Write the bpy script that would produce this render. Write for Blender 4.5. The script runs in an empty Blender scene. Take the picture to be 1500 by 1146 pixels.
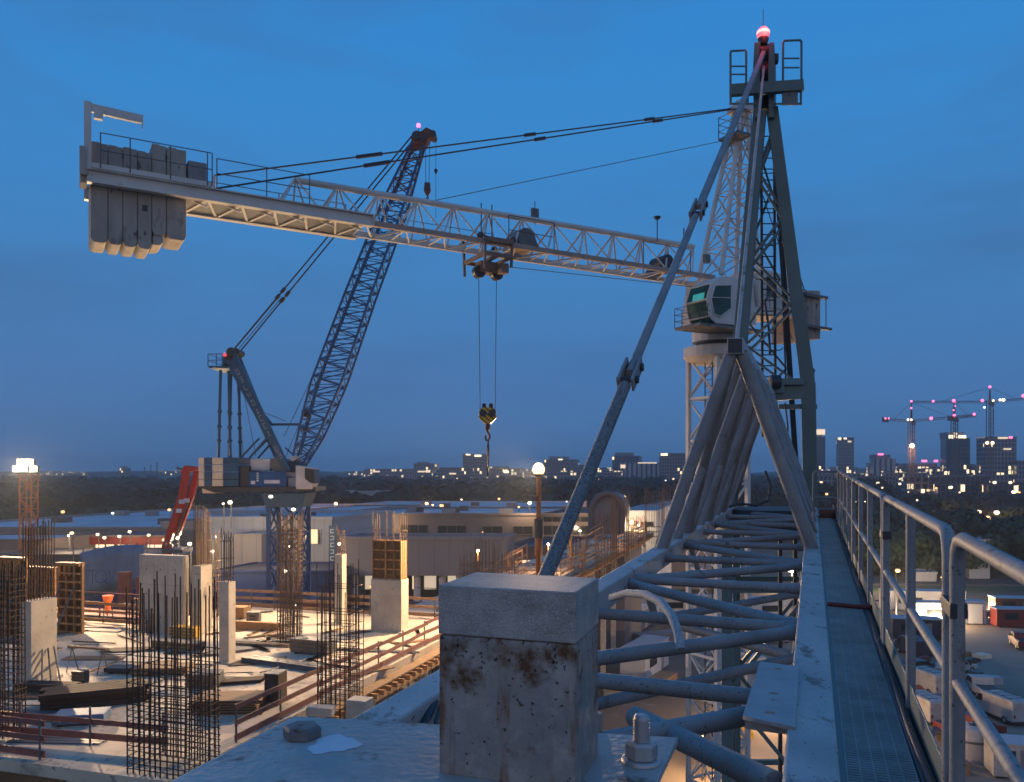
import bpy, math, random
import numpy as np
from mathutils import Vector as V, Matrix
rnd = random.Random(11)
R = math.radians
CZ, F, U0, V0 = 22.0, 1200.0, 750.0, 688.0
DECK = 13.5
def P(u, v, Y): return V(((u - U0) / F * Y, Y, CZ + (V0 - v) / F * Y))
def D(u, v, z=DECK):
    Y = (CZ - z) * F / (v - V0); return V(((u - U0) / F * Y, Y, z))
def G(u, v): return D(u, v, 0.0)
def J(a, Y, b): return V((a + .36667 * Y, Y, CZ + b + .015 * Y))
E1, E2, EZ = V((.2985, .9544, 0)), V((.9544, -.2985, 0)), V((0, 0, 1))
ROT = math.atan2(-.2985, .9544)
sc = bpy.context.scene
COL = sc.collection
ORG = {}

# ---------------------------------------------------------------- materials
def nn(nt, t, **k):
    n = nt.nodes.new(t)
    for a, b in k.items(): setattr(n, a, b)
    return n
def c4(c): return (c[0], c[1], c[2], 1)
def mat(name, c, rough=.6, metal=0., var=.18, vs=2., rust=0., rs=4., rustc=(.10, .04, .015), bump=0., bs=30.,
        spots=0., sps=60., spotc=(.45, .45, .45), emit=None, es=0., stretch=None, spec=.4):
    m = bpy.data.materials.new(name); m.use_nodes = True
    nt = m.node_tree; L = nt.links.new
    b = nt.nodes['Principled BSDF']
    b.inputs['Roughness'].default_value = rough; b.inputs['Metallic'].default_value = metal
    b.inputs['Specular IOR Level'].default_value = spec
    tc = nn(nt, 'ShaderNodeTexCoord'); src = tc.outputs['Object']
    if stretch:
        mp = nn(nt, 'ShaderNodeMapping'); mp.inputs['Scale'].default_value = stretch
        L(src, mp.inputs[0]); src = mp.outputs[0]
    no = nn(nt, 'ShaderNodeTexNoise'); no.inputs['Scale'].default_value = vs; no.inputs['Detail'].default_value = 6
    no.inputs['Roughness'].default_value = .62
    L(src, no.inputs['Vector'])
    rp = nn(nt, 'ShaderNodeValToRGB')
    rp.color_ramp.elements[0].position = .3; rp.color_ramp.elements[1].position = .7
    rp.color_ramp.elements[0].color = c4([x * (1 - var) for x in c]); rp.color_ramp.elements[1].color = c4([min(1, x * (1 + var)) for x in c])
    L(no.outputs['Fac'], rp.inputs[0]); col = rp.outputs[0]
    def layer(scale, lo, hi, cc, detail=9):
        nonlocal col
        n2 = nn(nt, 'ShaderNodeTexNoise'); n2.inputs['Scale'].default_value = scale; n2.inputs['Detail'].default_value = detail
        n2.inputs['Roughness'].default_value = .68
        L(src, n2.inputs['Vector'])
        r2 = nn(nt, 'ShaderNodeValToRGB'); r2.color_ramp.elements[0].position = lo; r2.color_ramp.elements[1].position = hi
        L(n2.outputs['Fac'], r2.inputs[0])
        mx = nn(nt, 'ShaderNodeMix', data_type='RGBA'); L(r2.outputs[0], mx.inputs[0]); L(col, mx.inputs[6])
        mx.inputs[7].default_value = c4(cc); col = mx.outputs[2]
        return r2.outputs[0]
    if spots: layer(sps, .66 - spots * .2, .70 - spots * .2, spotc, 2)
    if rust: layer(rs, .68 - rust * .3, .76 - rust * .3, rustc)
    L(col, b.inputs['Base Color'])
    mr = nn(nt, 'ShaderNodeMapRange'); mr.inputs[3].default_value = max(.05, rough - .12); mr.inputs[4].default_value = min(1, rough + .12)
    L(no.outputs['Fac'], mr.inputs[0]); L(mr.outputs[0], b.inputs['Roughness'])
    if bump:
        n3 = nn(nt, 'ShaderNodeTexNoise'); n3.inputs['Scale'].default_value = bs; n3.inputs['Detail'].default_value = 5
        L(src, n3.inputs['Vector'])
        bp = nn(nt, 'ShaderNodeBump'); bp.inputs['Strength'].default_value = bump; bp.inputs['Distance'].default_value = .02
        L(n3.outputs['Fac'], bp.inputs['Height']); L(bp.outputs[0], b.inputs['Normal'])
    if emit:
        b.inputs['Emission Color'].default_value = c4(emit); b.inputs['Emission Strength'].default_value = es
    return m
def glow(name, c, s, sample=False):
    m = mat(name, (.8, .8, .8), emit=c, es=s)
    try: m.cycles.emission_sampling = 'AUTO' if sample else 'NONE'
    except Exception: pass
    return m
def facade(name, wall, glass, bw, bh, mortar, lit=.05, litc=(1, .72, .4), lits=2.2, rough=.2, squash=1.0):
    """Wall with a regular grid of window panes; a few of the panes have a lamp on behind them."""
    m = bpy.data.materials.new(name); m.use_nodes = True
    nt = m.node_tree; L = nt.links.new; b = nt.nodes['Principled BSDF']
    tc = nn(nt, 'ShaderNodeTexCoord'); sp = nn(nt, 'ShaderNodeSeparateXYZ'); L(tc.outputs['Object'], sp.inputs[0])
    ad = nn(nt, 'ShaderNodeMath'); ad.operation = 'ADD'; L(sp.outputs[0], ad.inputs[0]); L(sp.outputs[1], ad.inputs[1])
    cb = nn(nt, 'ShaderNodeCombineXYZ'); L(ad.outputs[0], cb.inputs[0]); L(sp.outputs[2], cb.inputs[1])
    br = nn(nt, 'ShaderNodeTexBrick'); br.offset = 0; br.squash = squash
    br.inputs['Color1'].default_value = (0, 0, 0, 1); br.inputs['Color2'].default_value = (1, 1, 1, 1); br.inputs['Mortar'].default_value = (0, 0, 0, 1)
    br.inputs['Scale'].default_value = 1; br.inputs['Brick Width'].default_value = bw; br.inputs['Row Height'].default_value = bh
    br.inputs['Mortar Size'].default_value = mortar; br.inputs['Mortar Smooth'].default_value = 0; br.inputs['Bias'].default_value = 0
    L(cb.outputs[0], br.inputs['Vector'])
    no = nn(nt, 'ShaderNodeTexNoise'); no.inputs['Scale'].default_value = .15; L(tc.outputs['Object'], no.inputs[0])
    wv = nn(nt, 'ShaderNodeMix', data_type='RGBA'); L(no.outputs['Fac'], wv.inputs[0])
    wv.inputs[6].default_value = c4([x * .75 for x in wall]); wv.inputs[7].default_value = c4([x * 1.2 for x in wall])
    mx = nn(nt, 'ShaderNodeMix', data_type='RGBA'); L(br.outputs['Fac'], mx.inputs[0])
    mx.inputs[6].default_value = c4(glass); L(wv.outputs[2], mx.inputs[7]); L(mx.outputs[2], b.inputs['Base Color'])
    ro = nn(nt, 'ShaderNodeMapRange'); ro.inputs[3].default_value = rough; ro.inputs[4].default_value = .8
    L(br.outputs['Fac'], ro.inputs[0]); L(ro.outputs[0], b.inputs['Roughness'])
    gt = nn(nt, 'ShaderNodeMath'); gt.operation = 'GREATER_THAN'; gt.inputs[1].default_value = 1 - lit if lit else 2
    L(br.outputs['Color'], gt.inputs[0])
    ml = nn(nt, 'ShaderNodeMath'); ml.operation = 'MULTIPLY'; ml.inputs[1].default_value = lits; L(gt.outputs[0], ml.inputs[0])
    b.inputs['Emission Color'].default_value = c4(litc); L(ml.outputs[0], b.inputs['Emission Strength'])
    try: m.cycles.emission_sampling = 'NONE'
    except Exception: pass
    return m
def stripes(name, c1, c2, scale, ax=(1, 0, 1), rough=.5):
    m = bpy.data.materials.new(name); m.use_nodes = True
    nt = m.node_tree; L = nt.links.new; b = nt.nodes['Principled BSDF']; b.inputs['Roughness'].default_value = rough
    tc = nn(nt, 'ShaderNodeTexCoord'); vm = nn(nt, 'ShaderNodeVectorMath'); vm.operation = 'DOT_PRODUCT'
    vm.inputs[1].default_value = ax; L(tc.outputs['Object'], vm.inputs[0])
    mu = nn(nt, 'ShaderNodeMath'); mu.operation = 'MULTIPLY'; mu.inputs[1].default_value = scale; L(vm.outputs['Value'], mu.inputs[0])
    fr = nn(nt, 'ShaderNodeMath'); fr.operation = 'FRACT'; L(mu.outputs[0], fr.inputs[0])
    gt = nn(nt, 'ShaderNodeMath'); gt.operation = 'GREATER_THAN'; gt.inputs[1].default_value = .66; L(fr.outputs[0], gt.inputs[0])
    mx = nn(nt, 'ShaderNodeMix', data_type='RGBA'); L(gt.outputs[0], mx.inputs[0]); mx.inputs[6].default_value = c4(c1); mx.inputs[7].default_value = c4(c2)
    L(mx.outputs[2], b.inputs['Base Color'])
    return m

# ---------------------------------------------------------------- mesh builder
class MB:
    def __init__(s): s.v = []; s.f = []; s.sm = []
    def add(s, vs, fs, smooth=False):
        o = len(s.v); s.v += [V(x) for x in vs]
        for f in fs: s.f.append([o + i for i in f]); s.sm.append(smooth)
        return s
    def hexa(s, p):  # 8 points: bottom loop 0-3, top loop 4-7
        return s.add(p, [(3, 2, 1, 0), (4, 5, 6, 7), (0, 1, 5, 4), (1, 2, 6, 5), (2, 3, 7, 6), (3, 0, 4, 7)])
    def box(s, c, sz, ax=None):
        c = V(c); ax = ax or (V((1, 0, 0)), V((0, 1, 0)), EZ)
        x, y, z = ax[0] * sz[0] / 2, ax[1] * sz[1] / 2, ax[2] * sz[2] / 2
        return s.hexa([c - x - y - z, c + x - y - z, c + x + y - z, c - x + y - z, c - x - y + z, c + x - y + z, c + x + y + z, c - x + y + z])
    def boxJ(s, a0, a1, y0, y1, b0, b1):
        return s.hexa([J(a0, y0, b0), J(a1, y0, b0), J(a1, y1, b0), J(a0, y1, b0), J(a0, y0, b1), J(a1, y0, b1), J(a1, y1, b1), J(a0, y1, b1)])
    def beam(s, p, q, w, h, up=EZ, w2=None, h2=None):
        p, q = V(p), V(q); d = (q - p).normalized(); up = V(up)
        x = d.cross(up)
        if x.length < 1e-4: x = d.cross(V((1, 0, 0)))
        x.normalize(); z = x.cross(d).normalized()
        w2 = w if w2 is None else w2; h2 = h if h2 is None else h2
        a = [(-1, -1), (1, -1), (1, 1), (-1, 1)]
        return s.hexa([p + x * w / 2 * i + z * h / 2 * j for i, j in a] + [q + x * w2 / 2 * i + z * h2 / 2 * j for i, j in a])
    def prof(s, p, q, tr, n=10, cap=True):  # tube along p-q through (t, r) rings
        p, q = V(p), V(q); d = q - p; dn = d.normalized()
        x = dn.cross(EZ)
        if x.length < 1e-3: x = dn.cross(V((1, 0, 0)))
        x.normalize(); y = dn.cross(x); vs = []; fs = []
        for t, r in tr:
            for k in range(n):
                a = 2 * math.pi * k / n; vs.append(p + d * t + (x * math.cos(a) + y * math.sin(a)) * r)
        for i in range(len(tr) - 1):
            for k in range(n):
                k2 = (k + 1) % n; fs.append((i * n + k, i * n + k2, (i + 1) * n + k2, (i + 1) * n + k))
        s.add(vs, fs, True)
        if cap:
            s.add(vs[:n], [tuple(range(n))[::-1]]); s.add(vs[-n:], [tuple(range(n))])
        return s
    def weld(s, p, q, r, n=12):
        L_ = (V(q) - V(p)).length; e = .11 / L_; w = .03 / L_
        return s.prof(p, q, [(0, r * 1.22), (e, r * 1.22), (e + w * .4, r * 1.14), (e + w, r), (1 - e - w, r), (1 - e - w * .4, r * 1.14), (1 - e, r * 1.22), (1, r * 1.22)], n)
    def tube(s, p, q, r, n=8, r2=None): return s.prof(p, q, [(0, r), (1, r if r2 is None else r2)], n)
    def path(s, pts, r, n=8):
        pts = [V(p) for p in pts]; vs = []; fs = []; px = None
        for i, p in enumerate(pts):
            d = ((pts[min(i + 1, len(pts) - 1)] - p).normalized() + (p - pts[max(i - 1, 0)]).normalized()).normalized()
            x = (px - d * px.dot(d)) if px else d.cross(EZ)
            if x.length < 1e-3: x = d.cross(V((1, .2, 0)))
            x.normalize(); px = x; y = d.cross(x)
            for k in range(n):
                a = 2 * math.pi * k / n; vs.append(p + (x * math.cos(a) + y * math.sin(a)) * r)
        for i in range(len(pts) - 1):
            for k in range(n):
                k2 = (k + 1) % n; fs.append((i * n + k, i * n + k2, (i + 1) * n + k2, (i + 1) * n + k))
        s.add(vs, fs, True); s.add(vs[:n], [tuple(range(n))[::-1]]); s.add(vs[-n:], [tuple(range(n))])
        return s
    def lathe(s, c, pr, n=16): # pr: (r, z)
        c = V(c); vs = [c + V((r * math.cos(2 * math.pi * k / n), r * math.sin(2 * math.pi * k / n), z)) for r, z in pr for k in range(n)]
        fs = [(i * n + k, i * n + (k + 1) % n, (i + 1) * n + (k + 1) % n, (i + 1) * n + k) for i in range(len(pr) - 1) for k in range(n)]
        s.add(vs, fs, True); s.add(vs[:n], [tuple(range(n))[::-1]]); s.add(vs[-n:], [tuple(range(n))])
        return s
    def sphere(s, c, r, n=10, sz=1.0):
        m = max(4, n // 2 + 1)
        return s.lathe(c, [(max(.002, r * math.sin(math.pi * i / m)), -r * sz * math.cos(math.pi * i / m)) for i in range(m + 1)], n)
    def prism(s, pts, vec):
        pts = [V(p) for p in pts]; vec = V(vec); n = len(pts)
        return s.add(pts + [p + vec for p in pts], [tuple(range(n))[::-1], tuple(range(n, 2 * n))] + [(i, (i + 1) % n, n + (i + 1) % n, n + i) for i in range(n)])
    def build(s, name, m, parent=None, bevel=0, loc=None):
        if parent is not None: o0 = ORG[parent.name]
        elif loc is not None: o0 = V(loc)
        else:
            xs = [v.x for v in s.v]; ys = [v.y for v in s.v]
            o0 = V(((min(xs) + max(xs)) / 2, (min(ys) + max(ys)) / 2, min(v.z for v in s.v)))
        me = bpy.data.meshes.new(name)
        me.from_pydata([tuple(v - o0) for v in s.v], [], s.f)
        me.polygons.foreach_set('use_smooth', s.sm)
        if m: me.materials.append(m)
        me.update()
        o = bpy.data.objects.new(name, me); COL.objects.link(o)
        ORG[o.name] = o0
        if parent is not None: o.parent = parent
        else: o.location = o0
        if bevel:
            bv = o.modifiers.new('b', 'BEVEL'); bv.width = bevel; bv.segments = 2; bv.limit_method = 'ANGLE'
        return o
def tag(o, label=None, cat=None, group=None, kind=None):
    if cat and not kind: kind = 'thing'
    for k, x in (('label', label), ('category', cat), ('group', group), ('kind', kind)):
        if x: o[k] = x
    return o
def thing(name, label, cat, loc, group=None, rotz=0):
    o = bpy.data.objects.new(name, None); COL.objects.link(o); o.location = loc; o.rotation_euler = (0, 0, rotz)
    o.empty_display_size = .2
    ORG[o.name] = V(loc) if not rotz else V((0, 0, 0))
    return tag(o, label, cat, group)
def kids(o): return [c for c in bpy.data.objects if c.parent == o]
KID = {}
def copy_tree(o, loc, rotz=None, label=None, scale=None, parent=None):
    c = o.copy(); COL.objects.link(c)
    if parent is not None: c.parent = parent
    if loc is not None: c.location = loc
    if rotz is not None: c.rotation_euler = (0, 0, rotz)
    if scale is not None: c.scale = scale
    if label: c['label'] = label
    if o.name not in KID: KID[o.name] = kids(o)
    for ch in KID[o.name]: copy_tree(ch, None, parent=c)
    return c
def local(name, label, cat, group=None):
    """A thing built round its own origin; place it with put()."""
    o = thing(name, label, cat, (0, 0, 0), group); return o
def put(o, loc, rotz=0): o.location = loc; o.rotation_euler = (0, 0, rotz); return o
def holed_plate(name, outer, holes, th, m, parent, M):
    """A steel plate with round holes cut through it: outer polygon in 2D, M places it."""
    cu = bpy.data.curves.new('tmp', 'CURVE'); cu.dimensions = '2D'; cu.fill_mode = 'BOTH'; cu.extrude = th / 2
    for poly in [outer] + [[(x + r * math.cos(2 * math.pi * k / 20), y + r * .7 * math.sin(2 * math.pi * k / 20)) for k in range(20)] for x, y, r in holes]:
        sp = cu.splines.new('POLY'); sp.points.add(len(poly) - 1); sp.use_cyclic_u = True
        for q, (x, y) in zip(sp.points, poly): q.co = (x, y, 0, 1)
    to = bpy.data.objects.new('tmp', cu); COL.objects.link(to)
    bpy.context.view_layer.update()
    me = bpy.data.meshes.new_from_object(to.evaluated_get(bpy.context.evaluated_depsgraph_get()))
    bpy.data.objects.remove(to)
    me.transform(M); me.transform(Matrix.Translation(-ORG[parent.name])); me.materials.clear(); me.materials.append(m)
    o = bpy.data.objects.new(name, me); COL.objects.link(o); o.parent = parent; ORG[o.name] = ORG[parent.name]
    return o
def letters(text, size, m, name, parent, M, depth=.01):
    cu = bpy.data.curves.new('t', 'FONT'); cu.body = text; cu.size = size; cu.extrude = depth; cu.align_x = 'CENTER'
    to = bpy.data.objects.new('t', cu); COL.objects.link(to); bpy.context.view_layer.update()
    me = bpy.data.meshes.new_from_object(to.evaluated_get(bpy.context.evaluated_depsgraph_get()))
    bpy.data.objects.remove(to)
    me.transform(M); me.transform(Matrix.Translation(-ORG[parent.name])); me.materials.clear(); me.materials.append(m)
    o = bpy.data.objects.new(name, me); COL.objects.link(o); o.parent = parent; ORG[o.name] = ORG[parent.name]
    return o

def rusty(name):
    # flaking grey paint: rust blooms under the cap, runs down in streaks and breaks out in pits
    m = bpy.data.materials.new(name); m.use_nodes = True; nt = m.node_tree; L = nt.links.new; b = nt.nodes['Principled BSDF']
    tc = nn(nt, 'ShaderNodeTexCoord'); sp = nn(nt, 'ShaderNodeSeparateXYZ'); L(tc.outputs['Object'], sp.inputs[0])
    def noise(scale, detail, st=(1, 1, 1), rough=.65):
        mp = nn(nt, 'ShaderNodeMapping'); mp.inputs['Scale'].default_value = st; L(tc.outputs['Object'], mp.inputs[0])
        n = nn(nt, 'ShaderNodeTexNoise'); n.inputs['Scale'].default_value = scale; n.inputs['Detail'].default_value = detail; n.inputs['Roughness'].default_value = rough
        L(mp.outputs[0], n.inputs[0]); return n.outputs['Fac']
    def rng(x, a, b_, c=0., d=1.):
        r = nn(nt, 'ShaderNodeMapRange'); r.inputs[1].default_value = a; r.inputs[2].default_value = b_; r.inputs[3].default_value = c; r.inputs[4].default_value = d; L(x, r.inputs[0]); return r.outputs[0]
    def op(o, x, y):
        q = nn(nt, 'ShaderNodeMath'); q.operation = o; q.use_clamp = True
        for k, v in enumerate((x, y)):
            if isinstance(v, (int, float)): q.inputs[k].default_value = v
            else: L(v, q.inputs[k])
        return q.outputs[0]
    def mix(f, a, c):
        x = nn(nt, 'ShaderNodeMix', data_type='RGBA'); L(f, x.inputs[0])
        if isinstance(a, tuple): x.inputs[6].default_value = c4(a)
        else: L(a, x.inputs[6])
        x.inputs[7].default_value = c4(c); return x.outputs[2]
    base = mix(rng(noise(3.2, 7), .35, .68), (.36, .30, .25), (.21, .20, .19))
    base = mix(rng(noise(9, 5), .5, .72), base, (.42, .37, .32))
    top = rng(sp.outputs[2], 20.98, 21.32)                       # blooms gather under the cap
    bloom = rng(op('ADD', noise(6.5, 10), op('MULTIPLY', top, .13)), .61, .74)
    streak = op('MULTIPLY', rng(noise(9, 6, (1, 1, .16)), .51, .62), rng(noise(3.4, 7), .40, .54))
    col = mix(bloom, base, (.13, .055, .020)); col = mix(op('MULTIPLY', streak, .9), col, (.19, .07, .022))
    pits = rng(op('ADD', noise(46, 3), op('MULTIPLY', top, .05)), .66, .69); col = mix(pits, col, (.035, .02, .014))
    L(col, b.inputs['Base Color']); b.inputs['Roughness'].default_value = .68; b.inputs['Specular IOR Level'].default_value = .3
    bp = nn(nt, 'ShaderNodeBump'); bp.inputs['Strength'].default_value = .45; bp.inputs['Distance'].default_value = .01
    L(op('SUBTRACT', noise(30, 6), op('MULTIPLY', bloom, .4)), bp.inputs['Height']); L(bp.outputs[0], b.inputs['Normal'])
    return m
M = {}
M['paint'] = mat('blue_grey_paint', (.43, .385, .35), .5, .0, .24, 1.6, rust=.34, rs=4, rustc=(.16, .10, .075), spots=.0, sps=40, spotc=(.10, .06, .045), bump=.25, bs=25)
M['tubepaint'] = mat('tube_paint', (.255, .245, .24), .6, .0, .26, 2., rust=.26, rs=5, rustc=(.125, .10, .085), spots=.1, sps=50, spotc=(.09, .06, .05), bump=.2, bs=30)
M['beamtop'] = mat('worn_beam_paint', (.47, .41, .38), .55, 0, .24, 1.6, rust=.40, rs=4, rustc=(.22, .15, .12), spots=.05, sps=35, spotc=(.2, .12, .09), bump=.12, bs=22, stretch=(1.5, .7, 1))
M['headpaint'] = mat('dark_teal_paint', (.105, .155, .155), .42, .0, .16, 1.5, rust=.06, rs=5)
M['dark'] = mat('dark_steel', (.045, .05, .058), .5, .2, .2, 3)
M['rope'] = mat('wire_rope', (.045, .052, .06), .5, .4, .2, 9)
M['rust'] = rusty('rusty_post_paint')
M['cap'] = mat('speckled_zinc', (.40, .345, .30), .62, .05, .3, 9, spots=.34, sps=190, spotc=(.60, .56, .50), bump=.6, bs=120)
M['zinc'] = mat('galvanised', (.42, .41, .40), .42, .4, .15, 6, bump=.08, bs=60)
M['mesh'] = mat('walkway_mesh', (.19, .27, .285), .38, .3, .25, 5)
M['white'] = mat('crane_white', (.57, .545, .505), .5, 0, .14, .9, rust=.14, rs=2.2, rustc=(.2, .11, .06))
M['cream'] = mat('ballast_cream', (.74, .61, .42), .75, 0, .15, 1.2)
M['cw'] = mat('ballast_concrete', (.35, .305, .26), .85, 0, .3, 1.1, rust=.34, rs=1.6, rustc=(.19, .16, .135), spots=.12, sps=3.5, spotc=(.13, .11, .095), bump=.3, bs=14, stretch=(1, 1, .4))
M['blue'] = mat('crane_blue', (.010, .075, .215), .42, 0, .2, 1.2)
M['bluegrey'] = mat('crane_blue_grey', (.016, .075, .15), .45, 0, .2, 1.2)
M['redbrown'] = mat('boom_head_red', (.13, .045, .03), .6, 0, .3, 2.)
M['red'] = mat('red_paint', (.48, .012, .012), .38, 0, .12, 1.5)
M['glass'] = mat('green_glass', (.012, .085, .085), .15, 0, .35, .8, spec=.22)
M['glasslit'] = mat('teal_screen', (.02, .2, .2), .3, emit=(.1, .75, .68), es=.3)
M['conc'] = mat('column_concrete', (.48, .425, .34), .85, 0, .24, .8, rust=.3, rs=1.1, rustc=(.30, .275, .24), bump=.25, bs=10, spots=.03, sps=5, spotc=(.33, .30, .25))
M['deck'] = mat('deck_concrete', (.53, .44, .325), .78, 0, .26, .45, rust=.36, rs=.6, rustc=(.32, .26, .195), bump=.2, bs=7, spots=.22, sps=3, spotc=(.26, .235, .2))
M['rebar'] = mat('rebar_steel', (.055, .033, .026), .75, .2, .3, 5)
M['rebarlit'] = mat('rebar_lit', (.17, .11, .07), .75, .1, .3, 5)  # lighter copy of the rebar steel, warm lamplight put into its colour
M['timber'] = mat('timber', (.24, .145, .075), .8, 0, .3, 2, stretch=(1, 6, 6))
M['darktimber'] = mat('dark_timber', (.06, .038, .026), .85, 0, .35, 3, stretch=(1, 6, 6))
M['oranget'] = mat('formwork_timber', (.42, .22, .085), .75, 0, .2, 3)
M['ply'] = mat('film_ply', (.13, .065, .03), .6, 0, .35, 3)
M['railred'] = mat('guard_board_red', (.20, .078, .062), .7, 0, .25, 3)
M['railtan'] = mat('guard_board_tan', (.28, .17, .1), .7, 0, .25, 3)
M['steel'] = mat('site_steel', (.13, .135, .14), .5, .4, .25, 3, rust=.25, rs=4)
M['tarpblue'] = mat('blue_grey_sheeting', (.10, .17, .27), .6, 0, .25, .5, bump=.3, bs=1.5)
M['navy'] = mat('navy_sheet', (.01, .03, .12), .5)
M['ground'] = mat('site_ground', (.13, .10, .075), .95, 0, .35, .06, spots=.35, sps=.25, spotc=(.16, .135, .11), bump=.3, bs=.6)
M['yard'] = mat('yard_asphalt', (.26, .205, .155), .9, 0, .3, .09, spots=.3, sps=.35, spotc=(.25, .215, .18), bump=.2, bs=2)
M['road'] = mat('road_asphalt', (.05, .05, .052), .85, 0, .2, .2)
M['greybld'] = facade('grey_cladding', (.13, .125, .135), (.19, .18, .195), 1.6, 30, .03, 0, rough=.6)
M['cladwhite'] = facade('white_cladding', (.22, .24, .27), (.33, .35, .385), 1.2, 3.6, .03, 0, rough=.6)
M['tyre'] = mat('tyre_rubber', (.02, .02, .02), .85)
M['vanwhite'] = mat('vehicle_white', (.40, .375, .35), .4, 0, .2, 1, rust=.3, rs=1.6, rustc=(.25, .22, .19))
M['vanred'] = mat('vehicle_red', (.16, .03, .025), .35, 0, .1, 1)
M['vandark'] = mat('vehicle_dark', (.04, .045, .06), .3, 0, .1, 1)
M['carglass'] = mat('vehicle_glass', (.015, .018, .022), .1)
M['whitebld'] = mat('white_render', (.42, .44, .47), .7, 0, .1, .25)
M['brownbld'] = mat('brown_concrete', (.145, .12, .118), .8, 0, .2, .15)
M['roofpale'] = mat('pale_membrane', (.40, .42, .45), .8, 0, .25, .08)
M['roofdark'] = mat('dark_roof', (.07, .07, .08), .85, 0, .3, .2)
M['window'] = mat('dark_window', (.02, .025, .03), .15)
M['fascia'] = mat('red_fascia', (.17, .012, .008), .5)
M['leaf1'] = mat('foliage_a', (.018, .040, .018), .7, 0, .4, .6)
M['leaf2'] = mat('foliage_b', (.015, .034, .018), .7, 0, .4, .5)
M['wood'] = mat('woodland_foliage', (.006, .018, .014), .8, 0, .75, .09, rust=.4, rs=.03, rustc=(.003, .010, .009))
M['bark'] = mat('bark', (.06, .045, .035), .9)
M['orangeglow'] = mat('glowing_orange_plastic', (.75, .13, .03), .4, emit=(1, .2, .05), es=.35)  # emission stands in for light on the plastic, it is no lamp
M['yellow'] = mat('hook_yellow', (.5, .3, .03), .5, 0, .2, 3)
M['hazard'] = stripes('hazard_stripes', (.75, .42, .03), (.03, .025, .02), 4.2, (1, 0, 1.2))
M['boardwhite'] = mat('lettering_white', (.6, .62, .65), .5)
M['Lwarm'] = glow('lamp_warm', (1, .62, .28), 2.6)
M['Lwhite'] = glow('lamp_white', (1, .84, .56), 3)
M['Lorange'] = glow('lamp_orange', (1, .45, .13), 2.4)
M['Lpink'] = glow('beacon_pink', (1, .14, .36), 2.6)
M['Lred'] = glow('beacon_red', (1, .02, .025), 1.15)
M['Lredcore'] = glow('beacon_core', (1, .16, .13), 4)
M['Lwin'] = glow('lit_window', (1, .72, .4), 1.1)
M['Lwin2'] = glow('lit_shopfront', (1, .78, .55), .55)
M['Lyel'] = glow('yellow_window', (1, .68, .22), .9)
M['Lcity'] = glow('city_lamp', (1, .76, .46), 2.6)
M['Lcyan'] = glow('city_lamp_white', (.8, .95, 1), 2.5)
# ================================================================ the crane the picture is taken from
DJ = V((.36667, 1, .015)).normalized(); CJ = V((1, -.36667, 0)).normalized()
JAX = (CJ, DJ, EZ)
def JP(u, v, Y):  # a point of the jib plane at depth Y
    return V(((u - U0) / F * Y, Y, CZ + (V0 - v) / F * Y))
base = J(-1.0, 20, 0)
gc = thing('tower_crane', 'blue grey tower crane seen along its jib, with rusty end post and red beacon', 'tower crane', (base.x, base.y, 0))
# bottom chords and top chord
ch = MB().boxJ(-.113, .106, .9, 21, -1.42, -1.2).build('bottom_chord', M['beamtop'], gc, bevel=.012)
MB().boxJ(-2.12, -1.90, 2.3, 21, -1.42, -1.2).build('bottom_chord', M['beamtop'], gc, bevel=.012)
MB().boxJ(-1.105, -.895, 10.62, 21, 1.34, 1.55).build('top_chord', M['paint'], gc, bevel=.01)
MB().boxJ(-1.09, -.91, 10.612, 10.618, 1.355, 1.535).build('end_cap', M['dark'], gc)
# side bracing tubes
for k in range(4):
    Yk = 10.75 + 2.45 * k
    for s in (-1, 1):
        a1 = -2.01 if s < 0 else -.004
        n1 = J(-1.0 + .07 * s, Yk, 1.36)
        for Yb in (Yk + .12, min(Yk + 2.32, 20.6)):
            n2 = J(a1, Yb, -1.23)
            t = MB().tube(n1, n2, .082, 12).build('brace_tube', M['tubepaint'], gc)
            g = MB(); dd = (n2 - n1).normalized(); g.beam(n2 - dd * .34, n2 + dd * .02, .03, .185, CJ)
            g.build('gusset', M['paint'], t, bevel=.004)
for k in range(1, 5):  # slimmer tubes at the mid-bays
    Yk = 10.75 + 2.45 * k - 1.2
    for s in (-1, 1): MB().weld(J(-1.0 + .07 * s, Yk, 1.36), J(-2.01 if s < 0 else -.004, Yk + .1, -1.23), .06, 12).build('brace_tube', M['tubepaint'], gc)
# bottom lacing: a cross tube at each node and one diagonal to each bay
YR = [4.36 + 1.86 * k for k in range(9)]
dY = .646
for k, y in enumerate(YR):
    MB().weld(J(-1.92, y + dY, -1.30), J(-.09, y, -1.30), .046, 14).build('lacing_tube', M['tubepaint'], gc)
    if k:
        if k % 2: p, q = J(-1.92, YR[k - 1] + dY, -1.31), J(-.09, y - .06, -1.31)
        else: p, q = J(-.09, YR[k - 1] + .12, -1.31), J(-1.92, y + dY - .2, -1.31)
        MB().weld(p, q, .049, 14).build('lacing_tube', M['tubepaint'], gc)
MB().tube(J(-.12, 4.28, -1.31), J(-1.36, 3.52, -1.31), .05, 14).build('lacing_tube', M['tubepaint'], gc)
MB().tube(JP(1135, 1150, 3.15), JP(930, 1050, 4.3), .054, 14).build('lacing_tube', M['tubepaint'], gc)
MB().beam(J(-1.10, 3.68, -1.22), J(-.99, 3.76, -1.22), .10, .12).build('gusset', M['paint'], gc, bevel=.006)
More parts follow.
